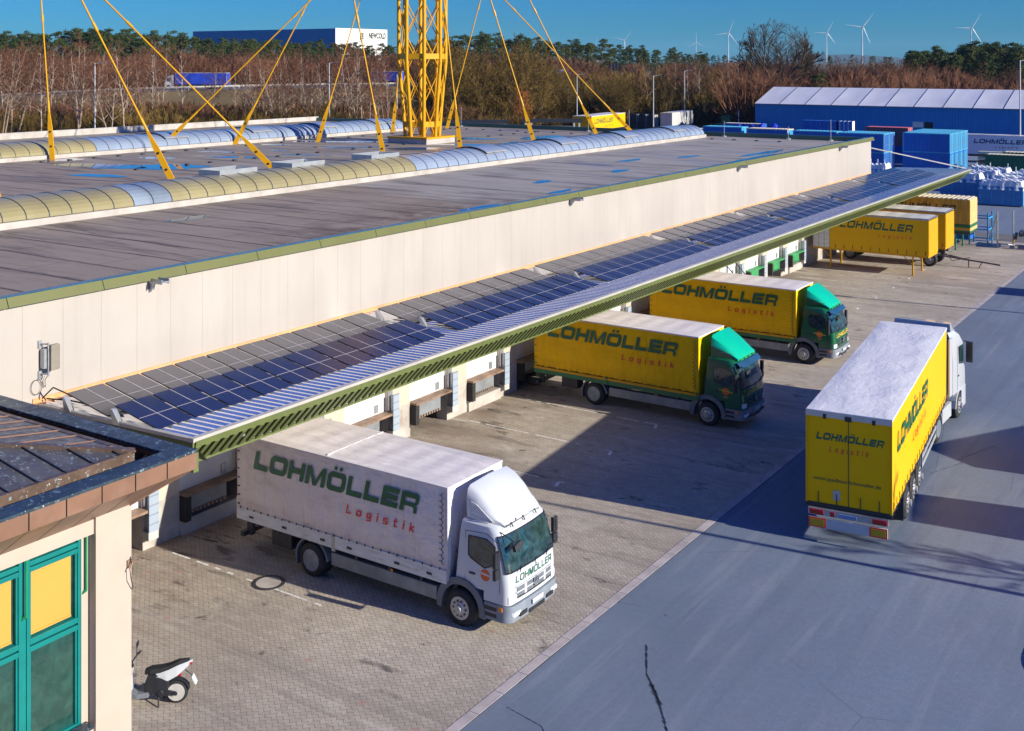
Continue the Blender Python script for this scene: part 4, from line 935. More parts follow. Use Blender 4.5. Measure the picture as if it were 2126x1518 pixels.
    for z0, z1 in ((1.00,1.105),(1.145,1.26)):
        strip(g, z0, z1, -.80, -.16, .014, 0); strip(g, z0, z1, .16, .80, .014, 0); strip(g, z0, z1, -.12, .12, .010, 0, 4)
        for y in (-.45, .45): strip(g, z0, z1, y-.05, y+.05, .022, 1, 2)
    strip(g, 1.108, 1.142, -.85, .85, .030, 1, 16); strip(g, 1.262, 1.285, -.85, .85, .035, 1, 16); strip(g, .965, .997, -.80, .80, .02, 2, 16)
    sub('grille', g, [M['plastic_dark'] if not white else M['plastic'], paint, M['plastic_dark']])
    g = MB(); g.lathe((XF+.085, 0, 1.16), (1,0,0), [(0,.125),(.02,.125),(.02,.10),(.0,.10)], 20)
    for a in (90, 210, 330): g.obox((XF+.105, .05*math.cos(R(a)), 1.16+.05*math.sin(R(a))), (.006,0,0), (0,.05*math.cos(R(a)),.05*math.sin(R(a))), (0,-.010*math.sin(R(a)),.010*math.cos(R(a))))
    sub('radiator_star', g, M['steel'])
    g = MB(); g.loft([ring(outline(8.98, XF+.04, HW+.02, .26, .04), .42), ring(outline(8.98, XF+.07, HW+.025, .26, .04), .62), ring(outline(8.98, XF+.06, HW+.02, .26, .04), .84)])
    for sy in (-1, 1): 
        for z in (.50, .66): g.box(8.99, 9.36, min(sy*1.150,sy*1.172), max(sy*1.150,sy*1.172), z, z+.10, 1)
        g.box(XF+.06, XF+.118, sy*.62-.16, sy*.62+.16, .52, .62, 1)
    g.box(XF+.06, XF+.122, -.36, .36, .46, .55, 1); g.box(8.86, 8.98, -1.12, 1.12, .42, .84, 1)
    sub('bumper', g, [mat('grey_bumper', (0.20, 0.22, 0.26), .45) if not white else mat('light_grey_bumper', (0.21, 0.24, 0.29), .45), M['plastic_dark']], smooth=35)
    for sy in (-1, 1):
        g = MB(); strip(g, .90, 1.08, min(sy*.82,sy*1.09), max(sy*.82,sy*1.09), .022, 0, 8, .03); sub('headlight', g, M['lamp_clear'])
        g = MB(); g.obox((XF+.055, sy*.88, .62), (.04,-.02*sy,0), (0,.16,0), (0,0,.05)); sub('fog_lamp', g, M['lamp_clear'], bevel=.02)
        g = MB(); g.box(9.44, 9.54, min(sy*1.17,sy*1.19), max(sy*1.17,sy*1.19), .70, .80); sub('indicator', g, M['lamp_orange'])
    g = MB(); g.box(XF+.12, XF+.135, -.27, .27, .64, .76); g.box(XF+.136, XF+.139, -.27, -.23, .645, .755, 1); sub('number_plate', g, [M['white_paint'], M['txt_blue']])
    g = MB(); stroke_text(g, COMPANY, (XF+.055, -.84, 1.365), (0,1,0), (0,0,1), 1.68, .165, .34, .20, t=.17)
    for i, q in enumerate(g.v): g.v[i] = (fx(q[1])+.016-max(0, q[2]-1.3)*.09, q[1], q[2])
    if not white:
        b = MB(); b.grid(lambda u, v: (XF+.05*(1-((-.86+1.72*u)/.95)**2)+.006-(v*.25)*.09, -.86+1.72*u, 1.33+.25*v), 12, 1); sub('name_board', b, M['green_paint'])
    sub('cab_lettering', g, M['txt_green'] if white else M['txt_yellow'])
    # roof deflector
    g = MB()
    def df(x, hw, z, ztop, r=.1):
        return [(x,-hw,z),(x,-hw-.02,z+(ztop-z)*.55),(x,-hw+r*.35,ztop-.09),(x,-hw+r+.05,ztop-.015),(x,0,ztop+.02),(x,hw-r-.05,ztop-.015),(x,hw-r*.35,ztop-.09),(x,hw+.02,z+(ztop-z)*.55),(x,hw,z)]
    if white: ds = [(8.30,.98,2.80,3.60),(8.55,.99,2.76,3.50),(8.85,.97,2.74,3.27),(9.10,.92,2.73,3.04),(9.30,.84,2.72,2.86),(9.38,.80,2.70,2.76)]
    else: ds = [(8.30,.97,2.78,3.62),(8.34,.97,2.78,3.60),(8.85,.93,2.75,3.28),(9.25,.88,2.73,2.98),(9.40,.85,2.70,2.84)]
    g.loft([df(*d) for d in ds])
    dfl = sub('roof_deflector', g, M['white_paint'] if white else M['teal_panel'], smooth=30 if not white else 55)
    for sy in (-1, 1):
        g = MB()
        if white: 
            q = [(8.42,2.90),(8.46,3.22),(8.62,3.18),(9.12,2.82),(9.05,2.80)]
            g.poly([(x, sy*(1.025-(x-8.4)*.06), z) for x, z in q][::(1 if sy < 0 else -1)]); g.path([(x, sy*(1.027-(x-8.4)*.06), z) for x, z in q+[q[0]]], .012, 4, 0)
        else:
            q = [(8.30,2.78),(8.30,3.18),(8.85,3.02),(9.36,2.74)]
            g.poly([(x, sy*(.99-(x-8.3)*.10+.016), z) for x, z in q][::(1 if sy < 0 else -1)], 1)
            g.box(8.60, 9.2, min(sy*.965, sy*.99), max(sy*.965, sy*.99), 2.97, 2.985)
        sub('deflector_cheek', g, [M['white_board'] if white else M['plastic'], M['green_paint']])
    g = MB()
    if white:
        for y0 in (-.55, .0, .55): g.path([(XF-.42,y0,2.68),(XF-.32,y0,2.74),(XF-.26,y0,2.64)], .02, 5)
        g.box(XF-.40, XF-.34, -.35, -.29, 2.70, 2.78); sub('visor_bracket', g, M['plastic_dark'])
    else:
        prev = None
        def vz(y): return .05*(1-(y/1.0)**2)
        g.grid(lambda u, v: (XF-.30+vz(-1.02+2.04*u)*1.6+.18*v, (-1.02+2.04*u)*1.02, 2.66-.17*v), 12, 3)
        g.grid(lambda u, v: (XF-.30+vz(-1.02+2.04*u)*1.6+.18*v-.01, (-1.02+2.04*u)*1.02, 2.66-.17*v-.02), 12, 3); sub('sun_visor', g, M['visor'], smooth=50)
        for y0 in (-.6, -.2, .2, .6): g = MB(); g.box(XF-.42, XF-.25, y0-.12, y0+.12, 2.70, 2.74); sub('roof_strip', g, M['light_green'])
    g = MB(); g.box(8.05, 8.09, -1.1, 1.1, .95, 1.9); g.tube((7.98,.9,1.0),(7.98,.9,2.6),.07); g.box(7.95, 8.04, -.5, .5, 1.0, 1.6); g.build('cab_rear', M['chassis'], t)
    return t

rigid_truck('box_truck', 'white box truck with grey-white cover and white cab, nearest to the camera', (-1.36, -10.76, 0), -.004, 'white')
rigid_truck('box_truck', 'nearer of two yellow box trucks with green cabs, its front in shadow', (-2.81, 7.94, 0), -.004, 'yellow')
rigid_truck('box_truck', 'farther of two yellow box trucks with green cabs, its cab in full sun', (-2.91, 19.25, 0), .010, 'yellow')

# ---- articulated truck with yellow curtain trailer
def semi(label, loc, rz, detail=True, cat='truck', body='yellow', name='articulated_truck', tractor=True, group=None):
    t = thing(name, label, cat, loc, rz, group); L = 13.4; H = 4.0; ZB = 1.15; hw = 1.275
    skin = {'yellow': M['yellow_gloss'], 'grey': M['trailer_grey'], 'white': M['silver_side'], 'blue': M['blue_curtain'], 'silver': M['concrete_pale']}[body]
    g = MB()
    def side(sy):
        nu, nv = 96, 10
        def fn(u, v):
            x = .04+u*(L-.08); z = ZB-.02+v*(H-.08-ZB)
            return (x, sy*(hw-.02+.010*math.sin(u*80)*(1-v)**2+.006*math.sin(u*17+v*4)), z)
        vs = [fn(i/nu, j/nv) for j in range(nv+1) for i in range(nu+1)]
        fs = [(j*(nu+1)+i, j*(nu+1)+i+1, (j+1)*(nu+1)+i+1, (j+1)*(nu+1)+i) for j in range(nv) for i in range(nu)]
        g.add(vs, fs if sy < 0 else [f[::-1] for f in fs])
    side(-1); side(1); g.build('side_curtain', skin, t, smooth=50)
    g = MB(); g.box(L-.06, L, -hw+.02, hw-.02, ZB, H-.05); g.build('front_wall', M['white_paint'], t)
    g = MB(); g.box(0, .06, -hw+.02, -.006, ZB+.02, H-.10); g.box(0, .06, .006, hw-.02, ZB+.02, H-.10); dr = g.build('rear_door', M['yellow_door_shade_lift'] if body == 'yellow' else (skin if body != 'white' else M['white_paint']), t)
    g = MB(); nu, nv = 60, 16
    def rf(u, v):
        e = min(1, 7*min(v, 1-v), 16*min(u, 1-u)); x = -.02+u*(L+.04); y = -hw+v*2*hw
        return (x, y, H-.03+e*(.035+.010*math.sin(u*31+v*5+2*math.sin(v*4))+.007*math.sin(u*13-v*11)))
    g.grid(rf, nu, nv); g.box(-.02, L+.02, -hw, hw, H-.09, H-.035); g.build('roof_cover', M['roof_wrinkle'] if body == 'yellow' else M['roof_ribbed'], t, smooth=60)
    g = MB(); g.box(-.05, .0, -hw, hw, H-.20, H-.02, 0)
    for y in (-.75, -.05, .05, .70): g.box(-.08, -.05, y-.05, y+.05, H-.24, H-.10, 1)
    g.box(-.04, .05, -hw, -hw+.05, ZB, H-.1, 2); g.box(-.04, .05, hw-.05, hw, ZB, H-.1, 2); g.box(-.02, .1, -hw, hw, ZB-.12, ZB+.02, 1)
    g.build('rear_frame', [M['galv'], M['plastic_dark'], skin], t)
    g = MB(); g.box(-.012, .0, -.012, .012, ZB, H-.2, 0)
    for y in (-.9, -.35, .35, .9): g.box(-.03, -.0, y-.012, y+.012, ZB+.02, ZB+.35, 0)
    if detail: g.box(-.014, -.001, .25, .45, ZB+.16, ZB+.46, 1)
    g.build('door_gear', [M['txt_dark'], M['concrete_pale']], dr)
    n = 25; pieces = (-1, 1) if body == 'yellow' else ()
    for sy in pieces:
        bk = None
        for i in range(n):
            x = .25+i*(L-.5)/(n-1)
            if bk is None:
                g = MB(); y = sy*(hw+.012); g.tube((0, y, ZB+.28), (-.04, y, ZB+.12), .014, .014, 4); g.tube((-.04, y, ZB+.12), (.03, y+sy*.02, ZB+.02), .012, .012, 4); g.box(-.03, .03, y-.008, y+.012, ZB-.1, ZB+.03)
                bk = g.build('curtain_buckle', M['plastic_dark'], t); bk.location = (x, 0, 0)
            else: o = bk.copy(); COL.objects.link(o); o.parent = t; o.location = (x, 0, 0)
    if body == 'yellow':
        g = MB(); stroke_text(g, COMPANY, (-.006, .98, 3.10), (0,-1,0), (0,0,1), 1.98, .22, .18, .28, t=.28); g.build('door_lettering', M['txt_green'], dr)
        g = MB(); stroke_text(g, SLOGAN, (-.006, .58, 2.76), (0,-1,0), (0,0,1), 1.16, .18, .7, .22, t=.2); g.build('slogan_lettering', M['txt_red'], dr)
        if detail: font_text('web_address_lettering', 'www.spedition-lohmoeller.de', (-.006, 1.05, 1.82), (0,-1,0), (0,0,1), 2.0, .15, M['txt_dark'], dr, 0, .01)
    if body in ('yellow', 'white'):
        g = MB(); big = body == 'white'
        for sy in (-1, 1):
            u = (1,0,0) if sy < 0 else (-1,0,0)
            if big: stroke_text(g, COMPANY, (1.2 if sy < 0 else L-1.2, sy*(hw+.012), 2.75), u, (0,0,1), 7.2, .62, .2, .25)
            else: stroke_text(g, COMPANY, (1.0 if sy < 0 else L-1.0, sy*(hw+.006), 2.70), u, (0,0,1), 6.7, .62, .2, .25)
        g.build('company_lettering', M['txt_green'] if body == 'yellow' else M['txt_blue'], t)
        g = MB()
        for sy in (-1, 1): stroke_text(g, SLOGAN, (4.2 if sy < 0 else L-4.2, sy*(hw+.012), 2.12), (1,0,0) if sy < 0 else (-1,0,0), (0,0,1), 3.0, .32, .8, .22, t=.16)
        g.build('slogan_lettering', M['txt_red'], t)
    # chassis, bumper, lights
    g = MB()
    for sy in (-.5, .5): g.box(.3, L-.5, sy-.06, sy+.06, .78, ZB-.02)
    g.box(.0, L, -hw+.03, hw-.03, ZB-.13, ZB-.0)
    for x in (3.0, 4.31, 5.62): g.tube((x,-1,.5), (x,1,.5), .08)
    g.box(L-2.9, L-2.8, -.9, -.8, .3, 1.0); g.box(L-2.9, L-2.8, .8, .9, .3, 1.0); g.build('chassis_frame', M['chassis'], t)
    g = MB()
    for sy in (-1, 1):
        for z in (.48, .78): g.box(6.6, 10.4, sy*(hw-.05)-.015, sy*(hw-.05)+.015, z, z+.12)
        g.box(6.6, 6.66, sy*(hw-.06)-.02, sy*(hw-.06)+.02, .45, 1.1); g.box(10.3, 10.36, sy*(hw-.06)-.02, sy*(hw-.06)+.02, .45, 1.1)
    g.build('side_guard', M['white_paint'], t)
    for sy in (-1, 1):
        for x in (3.0, 4.31, 5.62): wheel(t, x, sy*1.08, .52, .385, sy, M['rim'], n=24)
    g = MB(); g.box(-.12, .0, -1.18, 1.18, .82, 1.02); g.build('rear_beam', M['galv_d'], t)
    g = MB(); g.box(-.16, -.10, -1.16, 1.16, .46, .76, 0)
    for sy in (-1, 1): g.box(-.168, -.16, sy*.90-.26, sy*.90+.26, .465, .755, 1); g.box(-.176, -.168, sy*.90-.21, sy*.90+.21, .51, .71, 2)
    g.build('underrun_bar', [M['trailer_grey'], M['red_border'], M['amber_panel']], t)
    for sy in (-1, 1):
        g = MB(); g.box(-.15, -.1, sy*.93-.21, sy*.93+.21, .84, .99); g.build('tail_light', M['lamp_red'], t, bevel=.01)
        g = MB(); arc_plate(g, 4.31, .52, .60, .62, sy*.85, sy*1.26, R(60), R(120), 6); g.box(2.2, 2.25, sy*1.08-.18, sy*1.08+.18, .2, .9); g.build('mudguard', M['plastic_dark'], t)
    g = MB(); g.box(-.145, -.12, -.26, .26, .85, .96); g.build('number_plate', mat('plate_blue_grey', (0.20, 0.30, 0.55), .5), t)
    g = MB(); g.box(-.147, -.12, .40, .52, .84, .98); g.build('reflector', M['lamp_red'], t)
    if tractor:
        # tractor unit, slightly turned to the right
        before = set(bpy.data.objects)
        k = MB(); X0 = L+.55; HWc = 1.22
        lv = [(1.15, 2.25, HWc, .22),(1.6, 2.25, HWc, .24),(2.4, 2.12, HWc, .28),(3.0, 1.98, HWc-.02, .32),(3.35, 1.70, HWc-.08, .40),(3.62, 1.2, HWc-.20, .45),(3.74, .7, HWc-.32, .4)]
        k.loft([ring([(X0+a, b) for a, b in outline(.0, xf, hw_, rd, .05)], z) for z, xf, hw_, rd in lv])
        k.loft([ring([(X0+a, b) for a, b in outline(1.4, 2.3, HWc+.01, .22, .05)], z) for z in (.35, 1.15)])
        k.box(X0-.45, X0+.02, -1.20, -1.15, 1.2, 3.5); k.box(X0-.45, X0+.02, 1.15, 1.20, 1.2, 3.5)
        cab = k.build('cab', M['white_paint'], t, smooth=35)
        k = MB(); k.loft([[(X0+.0,-1.12,3.70),(X0+.0,-1.1,4.02),(X0+.0,1.1,4.02),(X0+.0,1.12,3.70)], [(X0+.55,-1.08,3.66),(X0+.55,-1.0,3.98),(X0+.55,1.0,3.98),(X0+.55,1.08,3.66)], [(X0+1.5,-.95,3.5),(X0+1.5,-.8,3.56),(X0+1.5,.8,3.56),(X0+1.5,.95,3.5)]])
        k.build('roof_spoiler', M['white_paint'], cab, smooth=30)
        for sy in (-1, 1):
            k = MB(); y = sy*(HWc+.008); P = [(X0+.95,2.95),(X0+1.65,2.92),(X0+1.88,2.3),(X0+1.75,2.1),(X0+.95,2.25)]
            k.poly([(x, y, z) for x, z in P][::(1 if sy < 0 else -1)]); k.build('side_window', M['glass'], cab)
            k = MB(); k.path([(X0+1.9, sy*1.2, 3.0),(X0+2.0, sy*1.42, 2.95)], .03, 5); k.obox((X0+1.95, sy*1.42, 2.55), (.09,0,0), (0,.13,0), (0,0,.42)); k.build('mirror', M['plastic_dark'], cab, bevel=.04)
            k = MB(); k.box(X0+.8, X0+.98, min(sy*1.22, sy*1.24), max(sy*1.22, sy*1.24), 1.75, 1.80); k.box(X0+.75, X0+.76, min(sy*1.22, sy*1.228), max(sy*1.22, sy*1.228), 1.2, 3.0); k.build('door_handle', M['plastic_dark'], cab)
            wheel(t, X0+1.15-.05, sy*1.05, .52, .32, sy, M['rim'], n=24); wheel(t, X0-2.55, sy*1.0, .52, .58, sy, M['rim_dark'], True, n=24)
            k = MB(); arc_plate(k, X0+1.10, .52, .60, .72, sy*.8, sy*1.235, 0, PI); k.box(X0-1.6, X0-.2, min(sy*.6, sy*1.2), max(sy*.6, sy*1.2), .42, .98); arc_plate(k, X0-2.55, .52, .60, .63, sy*.7, sy*1.28, R(10), R(170)); k.build('mudguard', M['white_paint'] , t)
        k = MB(); k.box(X0-3.6, X0+1.8, -.5, -.4, .7, 1.0); k.box(X0-3.6, X0+1.8, .4, .5, .7, 1.0); k.box(X0-3.2, X0-.6, -.9, .9, 1.0, 1.08); k.build('tractor_chassis', M['chassis'], t)
        k = MB(); k.box(X0+2.26, X0+2.30, -1.0, 1.0, 2.1, 2.9); k.build('windscreen', M['glass'], cab)
        mm = Matrix.Translation((L-1.5,0,0)) @ Matrix.Rotation(R(-7), 4, 'Z') @ Matrix.Translation((1.5-L,0,0))
        for o in bpy.data.objects:
            if o not in before: o.data.transform(mm)
    else:
        k = MB(); k.box(L-2.5, L-2.4, -.7, -.6, 0, 1.05); k.box(L-2.5, L-2.4, .6, .7, 0, 1.05); k.build('landing_leg', M['galv_d'], t)
    return t
semi('yellow curtain-sided articulated truck with wrinkled white roof driving away across the yard', (13.68, -1.48, 0), 1.685)

# ------------------------------------------------------------------ swap bodies at the far docks
def swap_body(label, loc, legs=True, old=False):
    t = thing('swap_body', label, 'swap body', loc, 0, 'swap bodies at the far docks'); L, HW_, Z0, Z1 = 8.0, 1.25, 1.42, 3.95
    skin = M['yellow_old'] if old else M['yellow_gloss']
    g = MB(); xs = 1.2 if not old else 0
    g.box(xs, L, -HW_, HW_, Z0, Z1-.06, 0); g.build('side_curtain', skin, t)
    g = MB(); g.box(L, L+.03, -HW_+.03, HW_-.03, Z0+.02, Z1-.08); g.build('front_wall', M['orange_faded'] if old else M['yellow_steel'], t)
    if not old:
        g = MB(); g.box(0, 1.2, -HW_+.005, HW_-.005, Z0, Z1-.06)
        for x in (.4, .8, 1.19): g.box(x-.008, x+.008, -HW_-.006, -HW_+.01, Z0, Z1-.1, 1)
        g.build('side_door', [M['white_board'], M['chassis']], t)
    g = MB()
    if old:
        for i in range(22): g.box(i*L/22, i*L/22+.22, -HW_, HW_, Z1-.03, Z1+.03, 0)
        g.box(0, L, -HW_, HW_, Z1-.06, Z1-.02, 0)
    else:
        g.grid(lambda u, v: (u*L, -HW_+2*HW_*v, Z1-.02+.05*min(1, 8*min(v, 1-v))+.015*abs(math.sin(u*PI*8))), 64, 8); g.box(0, L+.03, -HW_-.01, HW_+.01, Z1-.14, Z1-.03, 1)
    g.build('roof_cover', [M['cream_top'] if old else M['roof_ribbed'], M['galv_d']], t)
    g = MB(); stroke_text(g, COMPANY, (1.9, -HW_-.008, Z0+1.52), (1,0,0), (0,0,1), 5.0, .52, .2, .25); g.build('company_lettering', M['txt_green'] if not old else M['txt_dark'], t)
    if not old:
        g = MB(); stroke_text(g, SLOGAN, (4.6, -HW_-.008, Z0+1.02), (1,0,0), (0,0,1), 2.3, .24, .8, .2, t=.16); g.build('slogan_lettering', M['txt_red'], t)
        g = MB(); 
        for i in range(11): x = 1.6+i*.62; g.box(x-.018, x+.018, -HW_-.02, -HW_, Z0+.05, Z0+.30); g.box(x-.03, x+.03, -HW_-.03, -HW_, Z0+.05, Z0+.10)
        g.build('strap', M['plastic_dark'], t)
    else:
        g = MB()
        for z0, z1, mm in ((Z0+.35, Z0+.62, 0), (Z0+.0, Z0+.12, 0)): g.box(-.01, L+.036, -HW_-.012, HW_+.012, z0, z1, mm)
        g.build('green_stripe', M['green_board'], t)
    g = MB(); g.box(0, L, -HW_+.02, HW_-.02, Z0-.14, Z0-.002); g.build('floor_frame', M['yellow_steel'] if not old else M['chassis'], t)
    if legs:
        for x in (1.25, 6.95):
            for y in (-HW_+.08, HW_-.08):
                g = MB(); g.box(x-.05, x+.05, y-.05, y+.05, .03, Z0-.1); g.box(x-.1, x+.1, y-.1, y+.1, .0, .035); g.tube((x, y, .75), (x-.7, y, Z0-.08), .03, .03, 6); g.build('leg', M['yellow_steel'] if not old else M['green_steel'], t)
    return t
swap_body('yellow swap body standing on four thin yellow legs at the dock', (-3.3, 45.72, 0))
s2 = swap_body('yellow swap body on a drawbar trailer, between the legged and the faded one', (-3.2, 50.0, .02), legs=False)
swap_body('old faded yellow container with rusty ribbed roof and green stripe', (-3.2, 57.7, .12), old=True)
dt = thing('drawbar_trailer', 'dark drawbar trailer with its towing bar lowered, under the middle swap body', 'trailer', (-3.2, 50.0, 0))
g = MB()
for sy in (-.5, .5): g.box(.2, 7.8, sy-.06, sy+.06, .95, 1.28)
for x in (1.2, 6.6): g.box(x-.7, x+.7, -.9, .9, .7, .95); g.tube((x,-1,.5),(x,1,.5),.08)
g.build('frame', M['chassis'], dt)
g = MB(); g.path([(7.0,-.5,.8),(9.0,-.05,.55),(11.4,0,.35)], .06, 6); g.path([(7.0,.5,.8),(9.0,.05,.55)], .06, 6); g.tube((9.3,0,.5),(9.3,0,0),.04); g.tube((10.2,0,.45),(10.0,.0,.05),.03); g.path([(7.8,-.3,1.0),(8.2,-.2,.4),(9.4,0,.7)], .025, 5); g.build('drawbar', M['dark_steel'], dt)
for sy in (-1, 1):
    for x in (1.2, 6.9): wheel(dt, x, sy*1.05, .50, .36, sy, M['rim_dark'], n=20)
# blue open steel stillage behind the old container
st = thing('steel_stillage', 'blue open steel frame with upright posts standing behind the faded container', 'stillage', (2.6, 61.0, 0))
g = MB()
for x in (0, 1.2, 2.6):
    for y in (0, 1.6): g.box(x-.05, x+.05, y-.05, y+.05, 0, 2.6)
for z in (.3, 1.2, 2.1): g.box(0, 2.6, -.04, .04, z, z+.09); g.box(0, 2.6, 1.56, 1.64, z, z+.09); g.box(2.56, 2.64, 0, 1.6, z, z+.09)
g.build('frame', M['cont_end_sunlit'], st)
g = MB(); g.box(.1, 1.2, .1, 1.5, .35, 1.9); g.build('crate', M['cont_blue'], st)
g = MB(); g.tube((3.4,-.5,0),(3.4,-.5,2.8),.06); g.tube((3.4,-.5,.3),(4.6,.6,.1),.05); g.tube((3.4,-.5,2.6),(2.6,.3,.4),.05); g.tube((4.4,.4,0),(4.4,.4,2.9),.06); g.build('post', M['galv_d'], st)
# container chassis at the right edge
ch = thing('container_chassis', 'empty dark container chassis with a yellow rear bar at the right edge', 'trailer', (7.6, 61.5, 0), R(8))
g = MB()
for sy in (-.45, .45): g.box(-.2, 9, sy-.07, sy+.07, .95, 1.22)
for x in (0, 3.0, 6.0, 8.9): g.box(x-.12, x+.12, -1.2, 1.2, 1.0, 1.24)
for x in (1, 2, 4, 5): g.box(x-.05, x+.05, -.9, .9, 1.0, 1.1)
g.box(-.5, -.3, -1.2, 1.2, .75, 1.0); g.build('frame', M['chassis'], ch)
g = MB(); g.box(-.56, -.5, -1.2, 1.2, .45, .70); g.build('rear_bar', M['yellow_steel'], ch)
for sy in (-1, 1):
    for x in (1.2, 2.5, 3.8): wheel(ch, x, sy*1.0, .5, .38, sy, M['rim_dark'], n=20)
    g = MB(); g.box(-.53, -.49, sy*.9-.2, sy*.9+.2, .78, .92); g.build('tail_light', M['lamp_red'], ch)

# ------------------------------------------------------------------ storage yard behind
def container(name, label, x, y, z, side, end, top, length=6.06, rz=0, group='blue shipping containers in the storage yard'):
    t = thing(name, label, 'container', (x, y, z), rz, group); w, h = 2.44, 2.57
    g = MB(); n = int(length/.28)
    for i in range(n):
        x0 = .1+i*(length-.2)/n; x1 = .1+(i+1)*(length-.2)/n; d = .035 if i % 2 else 0
        g.box(x0, x1, d+.01, w-d-.01, .12, h-.12)
    g.build('side_wall', side, t)
    g = MB()
    for xx in (0, length-.12):
        for yy in (0, w-.12): g.box(xx, xx+.12, yy, yy+.12, 0, h)
    for zz in (0, h-.13):
        for yy in (-.004, w-.116): g.box(.12, length-.12, yy, yy+.12, zz, zz+.13)
        for xx in (-.004, length-.116): g.box(xx, xx+.12, .12, w-.12, zz, zz+.13)
    g.build('corner_frame', top if z > 1 else side, t)
    g = MB(); g.box(.1, length-.1, .1, w-.1, h-.03, h+.0)
    for i in range(12): g.box(.2+i*(length-.4)/12, .2+(i+.5)*(length-.4)/12, .14, w-.14, h, h+.02)
    g.build('top', top, t)
    g = MB(); g.box(length-.10, length+.0, .12, w-.12, .13, h-.13, 0)
    for yy in (.35, .8, 1.6, 2.05): g.tube((length+.03, yy, .1), (length+.03, yy, h-.1), .025, .025, 5, 1); g.box(length+.0, length+.06, yy-.1, yy+.12, 1.0, 1.1, 1)
    g.build('end_door', [end, M['galv']], t); return t
names = ['second from the front', 'third from the front', 'rearmost']
for k in range(4):
    for lv_ in (0, 1):
        pos = ['front', 'second', 'third', 'rear'][k]
        container('shipping_container', f'blue container, {pos} row of the right block, '+('upper one' if lv_ else 'lower one')+' of its stack', -17.4, 120.6+k*2.62, 2.59*lv_, M['cont_blue'], M['cont_end_sunlit'], M['cont_top'])
for k in range(2):
    for lv_ in (0, 1):
        container('shipping_container', f'blue container with teal top behind the hall corner, {"front" if k == 0 else "back"} row, '+('upper' if lv_ else 'lower')+' layer', -24.6, 115.9+k*2.62, 2.59*lv_, M['cont_blue'], M['cont_blue'], M['cont_top'])
lab = ['cream-topped', 'teal-topped', 'teal-topped', 'blue-topped']
for k, (x, tm, nm) in enumerate(((-31.2, M['cont_top'], 'teal top, nearest the hall corner'), (-38.6, M['cream_top'], 'cream top, between two teal-topped ones'), (-46.0, M['cont_top'], 'teal top, leftmost above the roof edge'))):
    container('shipping_container', 'upper dark blue container, '+nm, x, 117+k*1.5, 2.59, M['cont_blue'], M['cont_end_sunlit'], tm)
    container('shipping_container', 'lower dark blue container under '+nm, x, 117+k*1.5, 0, M['cont_blue'], M['cont_end_sunlit'], tm)
container('shipping_container', 'container with a pale red top behind the teal-topped ones', -25.6, 131.4, 2.59, M['cont_red'], M['cont_red'], M['cont_red'])
container('shipping_container', 'container under the red-topped one', -25.6, 131.4, 0, M['cont_blue'], M['cont_red'], M['cont_top'])
container('shipping_container', 'green container with pale top at the right edge, front one of two', -7.4, 122.5, 0, M['cont_green'], M['cont_green'], M['cream_top'])
container('shipping_container', 'green container with pale top at the right edge, rear one of two', -5.9, 125.6, .15, M['cont_green'], M['cont_green'], M['cream_top'])
semi('silver-white lettered semi-trailer parked in front of the blue tent', (-13.9, 142.2, 0), 0, False, 'trailer', 'white', 'semi_trailer', False)
ts = thing('timber_stack', 'stack of pale boards beside the blue container block', 'timber stack', (-10.6, 133.5, 0))
g = MB()
for k in range(5): g.box(0, 3.2, 0, 1.2, .12+k*.42, .42+k*.42, k % 2)
g.build('boards', [M['cream_top'], M['bark']], ts)
# film-wrapped machine crates
def wrapped(label, x, y, w, d, h, blue=.4):
    t = thing('wrapped_crate', label, 'wrapped goods', (x, y, 0), R(random.uniform(-4, 4)), 'film-wrapped goods in the storage yard'); rnd = random.Random(int(x*10+y))
    g = MB(); g.box(0, w, 0, d, .1, h*.80)
    for q in range(4): g.box(.15+q*w/4, .25+q*w/4, -.03, d+.03, .1, h*.8, 1)
    for z in (.4, 1.0, 1.6): g.box(0, w*.25, -.04, -.01, z, z+.06, 1); g.box(w*.75, w, -.04, -.01, z, z+.06, 1)
    g.build('blue_frame', [M['wrap_blue'], M['cont_end_sunlit']], t)
    ph = [rnd.uniform(0, 6) for _ in range(4)]
    g = MB()
    def f(u, v):
        e = min(1, 16*min(v, 1-v))*min(1, 16*min(u, 1-u)); n_ = .05*math.sin(u*23+ph[0])*math.sin(v*17+ph[1])+.05*math.sin(u*41+ph[2]+v*9)+.04*abs(math.sin(v*31+u*7))
        return (-.06+u*(w+.12)+n_*.5*(1-e), -.06+v*(d+.12)+n_*(1-e), h*.66+e*(h*.34+n_+.10*math.sin(u*5+ph[3])))
    g.grid(f, 44, 30); g.build('film_hood', M['wrap'], t, smooth=35)
    for q in range(3):
        g = MB(); xx = rnd.uniform(.2, w-.2); g.box(xx, xx+.08, d*.5, d*.5+.08, h*.8, h*1.22); g.build('post', M['txt_white'], t)
